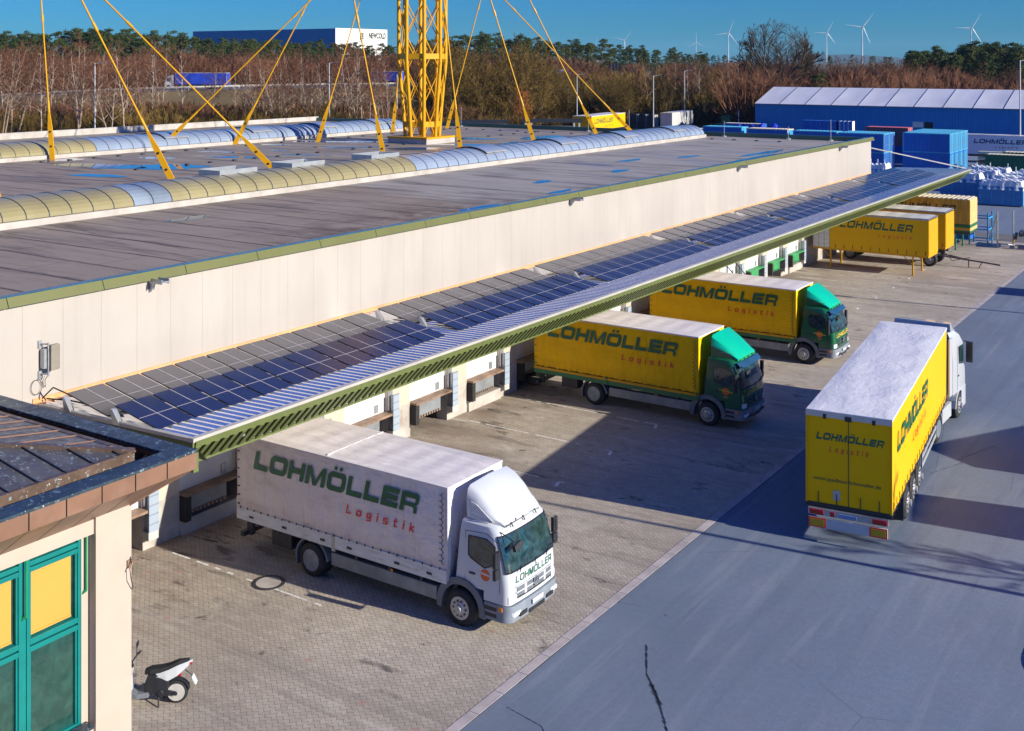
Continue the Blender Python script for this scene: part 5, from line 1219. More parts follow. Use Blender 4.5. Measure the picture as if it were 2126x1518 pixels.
wr = [(-1.1, 88.0, 4.2, 2.6, 2.5, 'nearest wrapped crate, white film hood over a blue frame, right of the canopy tip'), (-6.2, 93.5, 4.2, 2.6, 2.5, 'wrapped blue crate just behind the canopy tip'), (-.6, 92.5, 4.2, 2.6, 2.6, 'white-hooded wrapped crate, second row on the right'),
      (-.2, 97.2, 4.4, 2.6, 2.6, 'white-hooded wrapped crate, third row on the right'), (0, 102.0, 4.4, 2.6, 2.6, 'white-hooded wrapped crate, fourth row on the right'), (-5.6, 99.0, 4.2, 2.6, 2.4, 'wrapped blue crate, second behind the canopy tip'),
      (-5.4, 104.0, 4.2, 2.6, 2.4, 'wrapped crate, third behind the canopy tip'), (.2, 107.0, 4.4, 2.6, 2.6, 'rearmost wrapped crate before the green containers'), (-16.5, 99.0, 3.0, 2.4, 2.6, 'small white-wrapped crate at the hall corner'), (-11.0, 86.5, 4.0, 2.4, 2.2, 'wrapped crate mostly hidden behind the canopy edge')]
for x, y, w, d, h, lb in wr: wrapped(lb, x, y, w, d, h)
for i, (x, y) in enumerate(((-52.5, 157.0), (-55.2, 158.6), (-49.5, 158.0))):
    t = thing('tarped_heap', ['bright blue crumpled tarpaulin heap, middle one by the tent', 'bright blue tarpaulin heap, leftmost by the tent', 'bright blue tarpaulin bundle, nearest the tent wall'][i], 'tarpaulin heap', (x, y, 0), 0, 'blue tarpaulin heaps')
    g = MB(); ph = random.uniform(0, 6); g.grid(lambda u, v: ((u-.5)*3.6, (v-.5)*2.6, (2.9+.9*math.sin(u*7+ph)*math.cos(v*5))*min(1, 7*min(u, 1-u, v, 1-v))), 16, 12); g.build('tarpaulin', M['tarp_blue'], t, smooth=35)
for i in range(6):
    t = thing('wrapped_pallet', f'grey-blue film-wrapped pallet load with pale top, number {["one","two","three","four","five","six"][i]} from the left behind the parapet' if False else ['leftmost','second from left','third from left','third from right','second from right','rightmost'][i]+' pale-topped wrapped pallet of the row behind the roof parapet', 'wrapped goods', (-62.5+i*1.9, 142.5+i*.3, 0), 0, 'pale-topped wrapped pallets')
    g = MB(); g.box(0, 1.7, 0, 2.2, .0, 3.1, 0); g.build('load', M['wrap_blue'], t, bevel=.1); g = MB(); g.box(-.03, 1.73, -.03, 2.23, 3.102, 3.3, 0); g.build('top_sheet', M['cream_top'], t, bevel=.05)
for i in range(2):
    t = thing('stacked_bins', ['long dark blue stack of bins against the tent wall', 'end of the bin stack with white edges against the tent wall'][i], 'bins', (-47.0+i*6.2, 165, 0), 0, 'bins by the tent')
    g = MB()
    for q in range(8-5*i+1):
        g.box(q*.74, q*.74+.66, 0, 1.2, 0, 4.1, 0)
        if i: g.box(q*.74+.60, q*.74+.68, -.02, 1.22, 2.2, 4.12, 1)
    g.build('bins', [M['cont_blue'], M['txt_white']], t, bevel=.03)
cb = container('shipping_container', 'dark blue container with white roof edge left of the tent', -66.5, 175, 0, M['cont_blue'], M['cont_blue'], M['concrete_pale'], 8.0)
# ------------------------------------------------------------------ tent hall
tt = thing('tent_hall', 'long tent hall with blue ribbed walls and pale panelled roof', 'tent', (-35, 190, 0))
TY, TZ, RZ_ = 180.0, 6.35, 9.45; TX0, TX1 = -61.9, 20.0
g = MB(); g.box(TX0, TX1, TY, TY+20, 0, TZ); g.build('wall', M['tent_wall'], tt, world=True)
g = MB(); n = 16; wd = (TX1-TX0)/n
for i in range(n):
    x0, x1 = TX0+i*wd, TX0+(i+1)*wd
    g.grid(lambda u, v: (x0+.02+u*(wd-.04), TY-.25+v*10.25, TZ+v*(RZ_-TZ)-.10*math.sin(PI*u)*math.sin(PI*v)), 6, 6)
    g.poly([(x0,TY+20.2,TZ),(x1,TY+20.2,TZ),(x1,TY+10,RZ_),(x0,TY+10,RZ_)][::-1])
g.poly([(TX0,TY-.25,TZ),(TX0,TY+10,RZ_),(TX0,TY+20.2,TZ)]); g.poly([(TX1,TY-.25,TZ),(TX1,TY+10,RZ_),(TX1,TY+20.2,TZ)][::-1]); g.build('roof', M['tent_roof'], tt, world=True, smooth=40)
g = MB()
for i in range(n+1):
    x = TX0+i*wd; g.prism([(x-.05,TY-.3,TZ-.1),(x-.05,TY-.3,TZ+.05),(x-.05,TY+10,RZ_+.06),(x-.05,TY+10,RZ_-.05)], (.10,0,0))
g.box(TX0, TX1, TY-.32, TY-.24, TZ-.12, TZ-.02); g.build('roof_beam', M['plastic'], tt, world=True)
g = MB(); g.box(-31.5, -29.6, TY-.03, TY, 2.6, 3.6, 0); g.box(-29.4, -27.9, TY-.03, TY, 2.4, 3.6, 1); g.build('window', [M['galv'], M['black']], tt, world=True)
# back lot: yellow trailer, grey trailer, upright boxes
yt = thing('box_trailer', 'yellow company box trailer parked behind the roof parapet in front of the bushes', 'trailer', (-88.1, 157.0, 0), R(97))
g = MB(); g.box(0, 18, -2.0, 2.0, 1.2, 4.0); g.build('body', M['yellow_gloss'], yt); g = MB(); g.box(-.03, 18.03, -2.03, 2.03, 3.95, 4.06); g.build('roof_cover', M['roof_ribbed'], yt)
g = MB(); stroke_text(g, COMPANY, (1.4, -2.01, 2.5), (1,0,0), (0,0,1), 9.6, .9, .2, .25); g.build('company_lettering', M['txt_green'], yt)
g = MB(); stroke_text(g, SLOGAN, (6.4, -2.01, 1.7), (1,0,0), (0,0,1), 4.6, .4, .8, .2, t=.16); g.build('slogan_lettering', M['txt_red'], yt)
g = MB()
for x in (3, 5, 15): g.lathe((x,-1.9,.5),(0,1,0),[(0,.5),(3.8,.5)],14)
g.build('wheels', M['tyre'], yt)
semi('light grey box semi-trailer with red tail lights parked by the wood', (-81.9, 181.2, 0), R(96), False, 'trailer', 'grey', 'semi_trailer', False)
for i in range(3):
    t = thing('upright_container', ['leftmost','middle','rightmost'][i]+' of three upright cream boxes beside the yellow box trailer', 'storage box', (-93.0+i*2.2, 186, 0), 0, 'upright cream boxes')
    g = MB(); g.box(0, 1.5, 0, 2.0, 0, 3.3, 0); g.box(1.5, 1.52, .1, 1.9, .1, 3.2, 1); g.build('box', [M['dark_steel'], M['cream_top']], t, bevel=.04)
# fork-lift / tractor near the tent
fl = thing('loader', 'dark green yard loader with driver cab between the grey trailer and the tent', 'loader', (-73, 186, 0), R(10))
g = MB(); g.box(0,4.4,0,2.2,.6,1.8); g.box(1.2,3.0,.2,2.0,1.8,3.4); g.build('body', M['green_board'], fl, bevel=.1)
g = MB(); 
for x in (.8, 3.6): g.lathe((x,-.1,.7),(0,1,0),[(0,.7),(.4,.7)],16); g.lathe((x,1.9,.7),(0,1,0),[(0,.7),(.4,.7)],16)
g.build('wheel', M['tyre'], fl); g = MB(); g.tube((4.6,1.1,.5),(4.6,1.1,4.4),.12); g.build('mast', M['txt_white'], fl)

# ------------------------------------------------------------------ lamp posts
def lamp(label, x, y, h, arm=(1, 0)):
    t = thing('lamp_post', label, 'lamp post', (x, y, 0), 0, 'tall grey lamp posts')
    g = MB(); g.tube((0,0,0),(0,0,h),.14,.08,10); g.tube((0,0,0),(0,0,.3),.2,.18,10); g.tube((0,0,h-.1),(arm[0]*1.1,arm[1]*1.1,h+.15),.05,.04,6); g.build('pole', M['pole'], t)
    g = MB(); g.obox((arm[0]*1.3,arm[1]*1.3,h+.15),(arm[0]*.4,arm[1]*.4,.04),(-arm[1]*.16,arm[0]*.16,0),(0,0,.06)); g.build('lamp_head', M['plastic'], t)
aa = (.83, .55)
for (lb, lat, dep, h) in (('lamp post at the far left among the birches', -65.3, 180, 14.4), ('lamp post between the slanting cables left of the yellow mast', -31.8, 200, 14.4), ('lamp post half hidden by the left edge of the yellow mast', -21.5, 215, 12.2),
                          ('lamp post just behind the yellow box trailer', 13.1, 232, 12.0), ('lamp post right of the upright cream boxes before the olive bushes', 26.3, 214, 12.0), ('lamp post behind the light grey trailer', 37.5, 250, 12.6), ('lamp post in front of the tent at the right edge of the picture', 72.9, 165, 14.8)):
    p = LD(lat, dep); lamp(lb, p[0], p[1], h, aa)
lamp('lamp post beyond the right edge, casting the long thin foreground shadow', 29.3, -.75, 10.0, (-1, 0)); lamp('lamp post beyond the right edge, casting a thin shadow before the far bays', 25.0, 37.6, 8.4, (-1, 0))
semi('parked semi-trailer outside the right frame edge throwing the upper shadow on the asphalt', (24.4, 9.6, 0), R(60), False, 'trailer', 'silver', 'semi_trailer', False)
semi('parked semi-trailer outside the right frame edge throwing the lower shadow on the asphalt', (24.6, 3.9, 0), R(12), False, 'trailer', 'silver', 'semi_trailer', False)
semi('parked semi-trailer outside the right frame edge whose shadow tip reaches the far asphalt', (19.6, 43.5, 0), R(5), False, 'trailer', 'silver', 'semi_trailer', False)
t = dup(brown_off, (32.0, 1.2, 0), 1.0, 'bare tree beyond the right edge whose twigs shade the asphalt', None, .62) if False else None
ki = thing('planted_island', 'kerbed soil island cut by the right edge of the picture', 'traffic island', (21.95, -5.0, 0))
g = MB(); n = 48
def isl(a, r): return (2.45*r*math.copysign(abs(math.cos(a))**.7, math.cos(a)), 1.9*r*math.copysign(abs(math.sin(a))**.7, math.sin(a)))
for i in range(n):
    a0, a1 = 2*PI*i/n, 2*PI*(i+.94)/n; q = [isl(a0, 1), isl(a1, 1), isl(a1, .88), isl(a0, .88)]; g.prism([(x, y, -.05) for x, y in q], (0,0,.17))
g.build('kerb', M['kerb'], ki); g = MB(); g.poly([(*isl(2*PI*i/n, .89), .07) for i in range(n)]); g.build('soil', M['grass'], ki)
# fence along the back of the lot and carports
fe = thing('mesh_fence', 'grey wire mesh fence at the edge of the wood behind the lot', 'fence', (-80, 215, 0))
g = MB(); a, b = Vector((-150,170,0)), Vector((-62,222,0)); n = 36; off = fe.location
for i in range(n+1):
    p = a.lerp(b, i/n)-off; g.tube(p, p+Vector((0,0,2.2)), .04, .04, 5)
g.build('post', M['fence'], fe)
g = MB(); d = (b-a)
for z in [.1+.16*i for i in range(13)]: g.tube(a-off+Vector((0,0,z)), b-off+Vector((0,0,z)), .012, .012, 3)
for i in range(n*8): p = a.lerp(b, i/n/8)-off; g.tube(p, p+Vector((0,0,2.05)), .01, .01, 3)
g.build('wire_panel', M['fence'], fe)
for i, (lat, dep) in enumerate(((-9.5, 175), (2.0, 178))):
    p = LD(lat, dep); t = thing('steel_portal', ['open steel portal frame just right of the mast', 'open steel portal frame with white posts, second right of the mast'][i], 'steel frame', p, R(34), 'steel portal frames')
    g = MB()
    for x in (0, .9, 7.5, 8.3): g.box(x, x+.25, 0, .25, 0, 5.2, 1)
    g.box(-.5, 9, -.1, .35, 5.2, 5.6, 0); g.box(-.5, 9, 3, 3.4, 5.2, 5.6, 0); g.build('frame', [M['plastic_dark'], M['pole']], t)

# ------------------------------------------------------------------ office building in the near left corner
of = thing('office_building', 'cream office building with brown metal eaves and turquoise windows, near left corner', 'building', (0, -26, 0))
def op(name, mb, mats, **k): return mb.build(name, mats, of, world=True, **k)
EX, EY, EZ = 5.66, -19.63, 6.5; WX, WY = 4.73, -20.56; YB, XB = -31.0, -9.0
g = MB(); g.box(WX-.35, WX, -21.42, WY, 0, 5.6)                                       # corner pillar
g.box(XB, WX-.35, WY-.3, WY, 0, 5.6); g.box(WX-.40, WX-.06, YB, -21.42, 0, 1.28); g.box(WX-.40, WX-.06, YB, -21.42, 5.12, 5.6)
g.box(WX-.40, WX-.22, -21.60, -21.42, 1.28, 5.12)
g.box(WX-1.4, WX-1.3, YB, -21.5, 1.28, 5.12); op('wall', g, M['wall_cream'])
# eaves: coping, fascia panels, canted soffit
g = MB(); g.box(EX-.50, EX, YB, EY, EZ-.06, EZ); g.box(XB, EX-.502, EY-.50, EY, EZ-.06, EZ); op('coping', g, M['speck_blue'])
def so4(g, a, b, c, d, m): up = Vector((0,0,.03)); q = [Vector(p) for p in (a,b,c,d)]; g.add(q+[p+up for p in q], [(0,1,2,3),(7,6,5,4),(0,4,5,1),(1,5,6,2),(2,6,7,3),(3,7,4,0)], m)
g = MB(); y = EY; L = .78
while y > YB:
    a = max(y-L+.03, YB); g.box(EX-.06, EX-.015, a, y, EZ-.40, EZ-.062, 0); so4(g, (EX-.03,a,EZ-.40), (EX-.03,y,EZ-.40), (WX-.05,min(y,WY),5.42), (WX-.05,min(a,WY-.01),5.42), 0)
    g.box(EX-.07, EX-.04, a-.03, a, EZ-.41, EZ-.062, 1); so4(g, (EX-.035,a-.03,EZ-.40), (EX-.035,a,EZ-.40), (WX-.05,min(a,WY),5.425), (WX-.05,min(a,WY)-.03,5.425), 1); y -= L
x = EX-.02
while x > XB:
    a = max(x-L+.03, XB); g.box(a, x, EY-.06, EY-.015, EZ-.40, EZ-.062, 0); so4(g, (x,EY-.03,EZ-.40), (a,EY-.03,EZ-.40), (min(a,WX-.01),WY-.05,5.42), (min(x,WX),WY-.05,5.42), 0); x -= L
op('eaves', g, [M['copper'], M['black']])
g = MB(); IX, IY = EX-.92, EY-.86; g.box(XB, EX-.502, YB, EY-.502, EZ-.32, EZ-.28, 0)
g.box(IX-.05, IX, YB, IY, EZ-.30, EZ+.02, 1); g.box(XB, IX-.052, IY-.05, IY, EZ-.30, EZ+.02, 1)
op('gutter', g, [M['black'], M['copper_dark']])
# hipped standing-seam roof
SL = math.tan(R(9)); rt = MB(); sm = MB(); XR = -2.5
def rz(dx): return EZ+.022+dx*SL
D = 4.2
rt.poly([(IX,IY,rz(0)),(IX-D,IY-D,rz(D)),(IX-D,YB,rz(D)),(IX,YB,rz(0))][::-1], 0); rt.poly([(IX,IY,rz(0)),(XB,IY,rz(0)),(XB,IY-D,rz(D)),(IX-D,IY-D,rz(D))][::-1], 0)
op('roof', rt, M['seam_roof'])
y = IY-.35
while y > YB:
    d = min(IY-y, D); sm.prism([(IX,y-.012,rz(0)),(IX-d,y-.012,rz(d)),(IX-d,y-.012,rz(d)+.035),(IX,y-.012,rz(0)+.035)], (0,.024,0), 1); y -= .62
x = IX-.6
while x > XB:
    d = min(IX-x, D); sm.prism([(x-.012,IY,rz(0)),(x-.012,IY-d,rz(d)),(x-.012,IY-d,rz(d)+.022),(x-.012,IY,rz(0)+.022)], (.016,0,0), 2); x -= .62
sm.obox((IX-D/2,IY-D/2,rz(D/2)+.02), (D/2,D/2,-D/2*SL), (.05,-.05,0), (0,0,.04), 0)
sm.box(IX-.10, IX+.02, YB, IY+.02, EZ+.015, EZ+.05, 0); sm.box(XB, IX-.102, IY-.10, IY+.02, EZ+.015, EZ+.05, 0)
op('roof_seam', sm, [M['copper_dark'], M['plastic_dark'], M['copper']])
# windows: tall frames in three tiers
def tall_window(y1, y0):
    t = MB(); fx0, fx1 = WX-.37, WX-.23
    for a, b in ((y1-.07, y1), (y0, y0+.07)): t.box(fx0, fx1, a, b, 1.25, 5.10)
    for z0, z1 in ((1.25,1.37),(3.24,3.34),(3.38,3.49),(4.78,4.87),(4.90,4.99)): t.box(fx0, fx1, y0+.07, y1-.07, z0, z1)
    for z0, z1 in ((1.37,3.24),(3.49,4.78)):
        t.box(fx0+.03, fx1-.03, y0+.07, y0+.11, z0, z1); t.box(fx0+.03, fx1-.03, y1-.11, y1-.07, z0, z1)
    w = op('window', t, M['teal_frame'], bevel=.008)
    def sub(nm, mb, m_): o = mb.build(nm, m_, w); o.data.transform(Matrix.Translation(-of.location)); return o
    p = MB(); p.box(fx0+.02, fx0+.05, y0+.11, y1-.11, 1.37, 3.24); p.box(fx0+.02, fx0+.05, y0+.07, y1-.07, 4.99, 5.15); p.box(fx0+.02, fx0+.03, y0+.07, y1-.07, 3.49, 4.78); sub('pane', p, M['glass_win'])
    p = MB(); p.box(fx0+.034, fx0+.045, y0+.11, y1-.17, 3.57, 4.78); p.box(fx0+.03, fx0+.06, y0+.11, y1-.17, 3.53, 3.57); sub('yellow_blind', p, M['blind'])
    p = MB(); p.box(fx0+.02, fx0+.06, y0+.10, y1-.10, 4.87, 4.90); p.box(fx0+.02, fx0+.06, y0+.10, y1-.10, 3.34, 3.38); sub('frame_joint', p, M['black'])
for k in range(4): tall_window(-21.60-1.30*k, -22.80-1.30*k)
g = MB()
for y in (-22.85, -24.15, -25.45): g.box(WX-.40, WX-.25, y-.05, y+.045, 1.28, 5.14, 1)
for y in (-21.52, -22.85, -24.15, -25.45): g.tube((WX-.17,y,4.0),(WX-.17,y,5.3),.022,.022,8,0); g.tube((WX-.17,y,4.0),(WX-.24,y-.05,3.93),.03,.03,8,0)
op('blind_guide_rail', g, [M['green_pipe'], M['teal_frame']])
g = MB(); g.box(WX-.2, WX+.06, YB, -21.5, 1.28, 1.34); op('window_sill', g, M['speck_blue'])
an2 = thing('wall_bracket', 'small rusty aerial bracket with dangling cable on the cream corner pillar', 'bracket', (WX, WY-.04, 4.25))
g = MB(); g.path([(0,-.05,0),(.12,-.02,.06),(.12,.04,.16)], .02, 5); g.path([(.12,-.02,.06),(.10,.12,.02),(.14,.16,.14)], .018, 5); g.path([(.12,-.02,.06),(.12,-.10,-.10)], .016, 5); g.box(-.02,.04,-.08,.02,-.08,.08)
g.build('bracket', M['rust_lip'], an2)
g = MB(); g.path([(.10,-.08,-.05),(.12,-.06,-.30),(.08,.02,-.48),(.02,.04,-.55)], .010, 4); g.build('cable', M['dark_steel'], an2)

# ------------------------------------------------------------------ scooter
sc = thing('motor_scooter', 'white motor scooter with black seat parked behind the cream corner pillar', 'scooter', (3.58, -18.42, 0), math.atan2(-.5555, -.8315)+.06)
def sw(x, nm):
    t = MB(); prof = [(.0,.17),(.0,.22),(.03,.26),(.065,.265),(.10,.26),(.13,.22),(.13,.17)]; t.lathe((x,-.065,.265),(0,1,0),prof,28); o = t.build(nm, M['tyre'], sc, smooth=40)
    h = MB()
    for i in range(6):
        a = 2*PI*i/6; h.obox((x+.095*math.cos(a),0,.265+.095*math.sin(a)), (.085*math.cos(a),0,.085*math.sin(a)), (0,.018,0), (-.012*math.sin(a),0,.012*math.cos(a)))
    h.lathe((x,-.04,.265),(0,1,0),[(0,.165),(.0,.185),(.08,.185),(.08,.165)],24); h.tube((x,-.07,.265),(x,.07,.265),.04); h.lathe((x,.045,.265),(0,1,0),[(0,.17),(.0,.195),(.03,.195),(.03,.17)],24); h.build('rim', M['concrete_pale'], o)
sw(0, 'wheel'); sw(1.32, 'wheel')
g = MB()
sec = [(-.36,.03,.93,.97),(-.22,.07,.80,.95),(-.02,.115,.64,.90),(.22,.14,.52,.82),(.44,.13,.50,.74)]
g.loft([[(x,-w*.75,z0),(x,-w,(z0+z1)/2+.03),(x,-w*.8,z1),(x,w*.8,z1),(x,w,(z0+z1)/2+.03),(x,w*.75,z0)] for x, w, z0, z1 in sec]); g.build('tail_fairing', M['white_paint'], sc, bevel=.012)
g = MB(); sec = [(-.30,.05,.955,1.0),(-.05,.10,.885,.97),(.16,.13,.80,.88),(.34,.15,.75,.84),(.56,.15,.72,.82),(.70,.10,.70,.78)]
g.loft([[(x,-w,z0),(x,-w*.72,z1),(x,0,z1+.012),(x,w*.72,z1),(x,w,z0)] for x, w, z0, z1 in sec]); g.build('seat', M['black'], sc, bevel=.015)
g = MB(); g.loft([[(x,-w,z0),(x,-w,z1),(x,w,z1),(x,w,z0)] for x, w, z0, z1 in ((.16,.11,.36,.54),(.40,.13,.28,.70),(.62,.13,.26,.70),(.70,.12,.26,.50))]); g.build('body_panel', M['plastic_dark'], sc, bevel=.02)
g = MB(); g.loft([[(x,-w,z0),(x,-w,z1),(x,w,z1),(x,w,z0)] for x, w, z0, z1 in ((.60,.15,.20,.32),(.85,.19,.19,.30),(1.05,.18,.22,.36))]); g.loft([[(x,-.20,z),(x,-.16,z+.07),(x,-.12,z+.02)] for x, z in ((.05,.34),(.4,.26),(1.0,.27))]); g.build('footboard', M['plastic'], sc, bevel=.01)
g = MB(); g.loft([[(.98,-.20,.28),(.98,.20,.28),(1.06,.16,.28),(1.06,-.16,.28)],[(1.02,-.22,.62),(1.02,.22,.62),(1.18,.12,.62),(1.18,-.12,.62)],[(.98,-.14,.95),(.98,.14,.95),(1.10,.07,.95),(1.10,-.07,.95)]]); g.build('front_shield', M['white_paint'], sc, bevel=.03)
g = MB(); g.tube((.92,-.33,1.02),(.98,.0,.98),.018); g.tube((.92,.33,1.02),(.98,0,.98),.018); g.tube((.90,-.34,1.02),(.92,-.24,1.02),.026); g.tube((.90,.34,1.02),(.92,.24,1.02),.026); g.tube((1.0,0,.95),(1.32,0,.27),.03); g.build('handlebar', M['plastic_dark'], sc)
for s_ in (-1, 1):
    g = MB(); g.tube((.96,s_*.24,1.0),(.98,s_*.34,1.14),.012); g.obox((.97,s_*.36,1.18),(.015,0,0),(0,.07,0),(0,0,.045)); g.build('mirror', M['plastic_dark'], sc)
g = MB(); g.loft([[(x,.07,z0),(x,.12,z0),(x,.12,z1),(x,.07,z1)] for x, z0, z1 in ((-.02,.24,.29),(.10,.22,.32),(.30,.20,.36),(.48,.24,.36))]); g.tube((.22,-.14,.30),(.40,-.12,.30),.075,.065,12)
g.lathe((.0,.12,.265),(0,1,0),[(0,.05),(.02,.045)],12); g.lathe((.34,.12,.28),(0,1,0),[(0,.075),(.025,.065)],14); g.build('engine', M['plastic_dark'], sc, bevel=.01)
g = MB(); g.tube((-.22,-.14,.34),(.18,-.15,.26),.052,.045,12); g.tube((-.27,-.14,.35),(-.22,-.14,.34),.03,.05,12); g.path([(.18,-.15,.26),(.38,-.10,.22),(.45,0,.26)], .018, 6); g.build('exhaust', M['steel'], sc)
g = MB(); g.tube((.0,-.10,.28),(-.06,-.09,.66),.022,.022,8); 
for i in range(7): g.tube((-.005-.006*i,-.10,.36+.035*i),(-.006-.006*i,-.10,.372+.035*i),.042,.042,10)
g.build('shock_absorber', M['lamp_red'], sc)
g = MB(); g.path([(-.18,0,.76),(-.34,0,.62),(-.44,0,.42)], .014, 5); arc_plate(g, 0, .265, .285, .30, -.07, .07, R(60), R(170), 8); g.build('rear_mudguard', M['plastic_dark'], sc)
g = MB(); g.path([(.42,.02,.22),(.32,-.22,.01)], .018, 6); g.path([(.32,-.22,.012),(.40,-.30,.012)], .018, 6); g.path([(.42,-.02,.22),(.36,.20,.012)], .018, 6); g.build('kickstand', M['dark_steel'], sc)
g = MB(); g.obox((-.40,0,.52),(.045,0,.09),(0,.09,0),(-.008,0,.004)); g.build('number_plate', M['white_board'], sc); g = MB(); g.obox((-.33,0,.90),(.02,0,.0),(0,.05,0),(0,0,.025)); g.build('tail_light', M['lamp_red'], sc)
g = MB(); arc_plate(g, 1.32, .265, .28, .31, -.07, .07, R(20), R(160), 8); g.tube((1.14,0,.78),(1.2,0,.74),.09,.07,12); g.build('mudguard', M['white_paint'], sc)
mh = thing('manhole_cover', 'round cast-iron and concrete manhole cover beside the white truck', 'manhole cover', (.92, -12.96, .0))
g = MB(); g.lathe((0,0,.004),(0,0,1),[(0,.47),(.010,.47),(.010,.36),(.006,.36)],36,0); g.build('ring', M['dark_steel'], mh); g = MB(); g.lathe((0,0,.0),(0,0,1),[(0,.35),(.013,.35)],32,0); g.build('lid', M['concrete'], mh)

# ------------------------------------------------------------------ yellow lattice mast with stays
ma = thing('lattice_mast', 'tall yellow lattice mast on the hall roof with slanting stay cables', 'mast', (-34.35, 38.8, ZR)); mo = Vector((0,0,0))
def rad(z): return 1.25+(1.75-1.25)*min(1, max(0, (z-1.0)/5.6)) if z > 0 else 1.25
LEG = [(-1,-.42),(-1,.42),(-.42,1),(.42,1),(1,.42),(1,-.42),(.42,-1),(-.42,-1)]
rotm = Matrix.Rotation(R(20), 3, 'Z')
def lp(i, z): q = rotm @ Vector((LEG[i][0], LEG[i][1], 0)); return q*rad(z)*1.02+Vector((0,0,z))
zs = [.45, 1.6, 7.1, 34.0]
for i in range(8):
    g = MB()
    for a, b in zip([.4, 3.0, 6.6, 12, 20], [3.0, 6.6, 12, 20, 34]): g.tube(lp(i, a), lp(i, b), .15, .15, 10)
    g.build('leg', M['yellow_steel'], ma, smooth=40)
g = MB()
for z in (1.55, 7.1, 13.0, 19.0, 25.0, 31.0):
    for i in range(8):
        a, b = lp(i, z), lp((i+1)%8, z); d = (b-a)/2; w = Vector((d.y, -d.x, 0)).normalized()*.05; g.obox((a+b)/2, d, w, (0,0,.22))
g.build('ring_band', M['yellow_steel'], ma)
z = .5; k = 0
while z < 33:
    z2 = z+2.75; g = MB()
    for i in range(8):
        g.tube(lp(i, z), lp((i+1)%8, z2), .045, .045, 6); g.tube(lp((i+1)%8, z), lp(i, z2), .044, .044, 6)
    g.build('brace', M['yellow_steel'], ma); z = z2; k += 1
g = MB()
def rb(h, x0, z0, z1, mi): 
    g.obox((0,0,(z0+z1)/2), (x0,0,0), (0,x0,0), (0,0,(z1-z0)/2), mi)
rb(0, 2.0, .0, .42, 0); rb(0, 2.06, .422, .56, 1); g.build('base_plinth', [M['upstand'], M['yellow_steel']], ma)
# stays: anchor on the roof (world), direction towards the top outside the picture
def ray(u, v, d): return C0+RT*((u-1063)/2387.5*d)+FW*d+Vector((0,0,CAM[2]-(v-128)/2387.5*d))
STAY = [((-24.8,-4.9),(-35,290)),((-45.1,11.8),(85,0)),((-25.5,5.8),(170,0)),((-24.7,12.9),(220,0)),((-47.0,22.4),(643,0)),((-45.4,28.5),(641,0)),((-41.8,34.3),(747,0)),((-25,22.9),(735,0)),((-45.3,48.2),(842,0)),((-25.2,31.7),(921,0)),((-44.9,56.2),(997,0)),((-25.3,41.9),(1019,0)),((-25.6,52.7),(1100,0)),((-25.6,60.2-.9),(1053,0))]
AN = [(0,418),(107,325),(360,375),(580,355),(330,303),(487,295),(660,290),(798,330),(815,270),(955,312),(928,262),(1110,295),(1240,280),(1325,271)]
for (a, top), px in zip(STAY, AN):
    A = Vector((a[0], a[1], ZR)); d = (A-C0).dot(FW)
    ext = 1.0+ (130/px[1] if px[1] < 400 else 1.6)
    B = ray(px[0]+(top[0]-px[0])*ext*1.0, px[1]+(top[1]-px[1])*ext, d)
    A2 = A-ma.location; B2 = B-ma.location; dv = (B2-A2).normalized(); L = (B2-A2).length; s = MB()
    s.tube(A2+dv*2.4, B2, .052, .052, 7); s.tube(A2+dv*(L*.62), A2+dv*(L*.62+.5), .085, .085, 8); s.tube(A2+dv*3.2, A2+dv*4.0, .08, .08, 8); so_ = s.build('stay_cable', M['yellow_steel'], ma)
    p = MB(); wv = dv.cross(FW).normalized(); fv = dv.cross(wv).normalized()
    p.add([A2-dv*.1+wv*.17-fv*.05, A2-dv*.1-wv*.17-fv*.05, A2+dv*2.2-wv*.15-fv*.05, A2+dv*3.2-wv*.06-fv*.05, A2+dv*3.2+wv*.06-fv*.05, A2+dv*2.2+wv*.15-fv*.05,
           A2-dv*.1+wv*.17+fv*.05, A2-dv*.1-wv*.17+fv*.05, A2+dv*2.2-wv*.15+fv*.05, A2+dv*3.2-wv*.06+fv*.05, A2+dv*3.2+wv*.06+fv*.05, A2+dv*2.2+wv*.15+fv*.05],
          [(5,4,3,2,1,0),(6,7,8,9,10,11)]+[(i,(i+1)%6,(i+1)%6+6,i+6) for i in range(6)])
    for q in (.9, 1.9): p.tube(A2+dv*q-fv*.08, A2+dv*q+fv*.08, .07, .07, 8, 1)
    p.build('anchor_plate', [M['yellow_steel'], M['plastic_dark']], so_)

# ------------------------------------------------------------------ far away: cold store, turbines, gantry, motorway lorries
def LDv(u, d, z=0.0): return LD((u-1063)/2387.5*d, d, z)
c0 = LDv(697, 900); csb = thing('cold_store', 'huge flat-roofed cold store, dark blue side and white end, rising beyond the pine wood', 'warehouse', (c0[0], c0[1], 7))
g = MB(); g.box(-165, -.2, 0, 61.5, 0, 33.6); g.build('blue_wall', M['cold_blue'], csb)
g = MB(); g.box(-.2, .3, -.5, 62, 0, 33.9); g.build('white_wall', M['cold_white'], csb)
font_text('name_lettering', 'NEWCOLD', (.5, 39, 26.2), (0,1,0), (0,0,1), 21, 5.0, M['txt_dark'], csb, 0, .035)
g = MB()
for a in range(3):
    for b in range(3): g.box(.5,.6, 28.0+a*1.6, 29.2+a*1.6, 25.6+b*1.8, 27.0+b*1.8)
g.build('emblem', M['txt_dark'], csb)
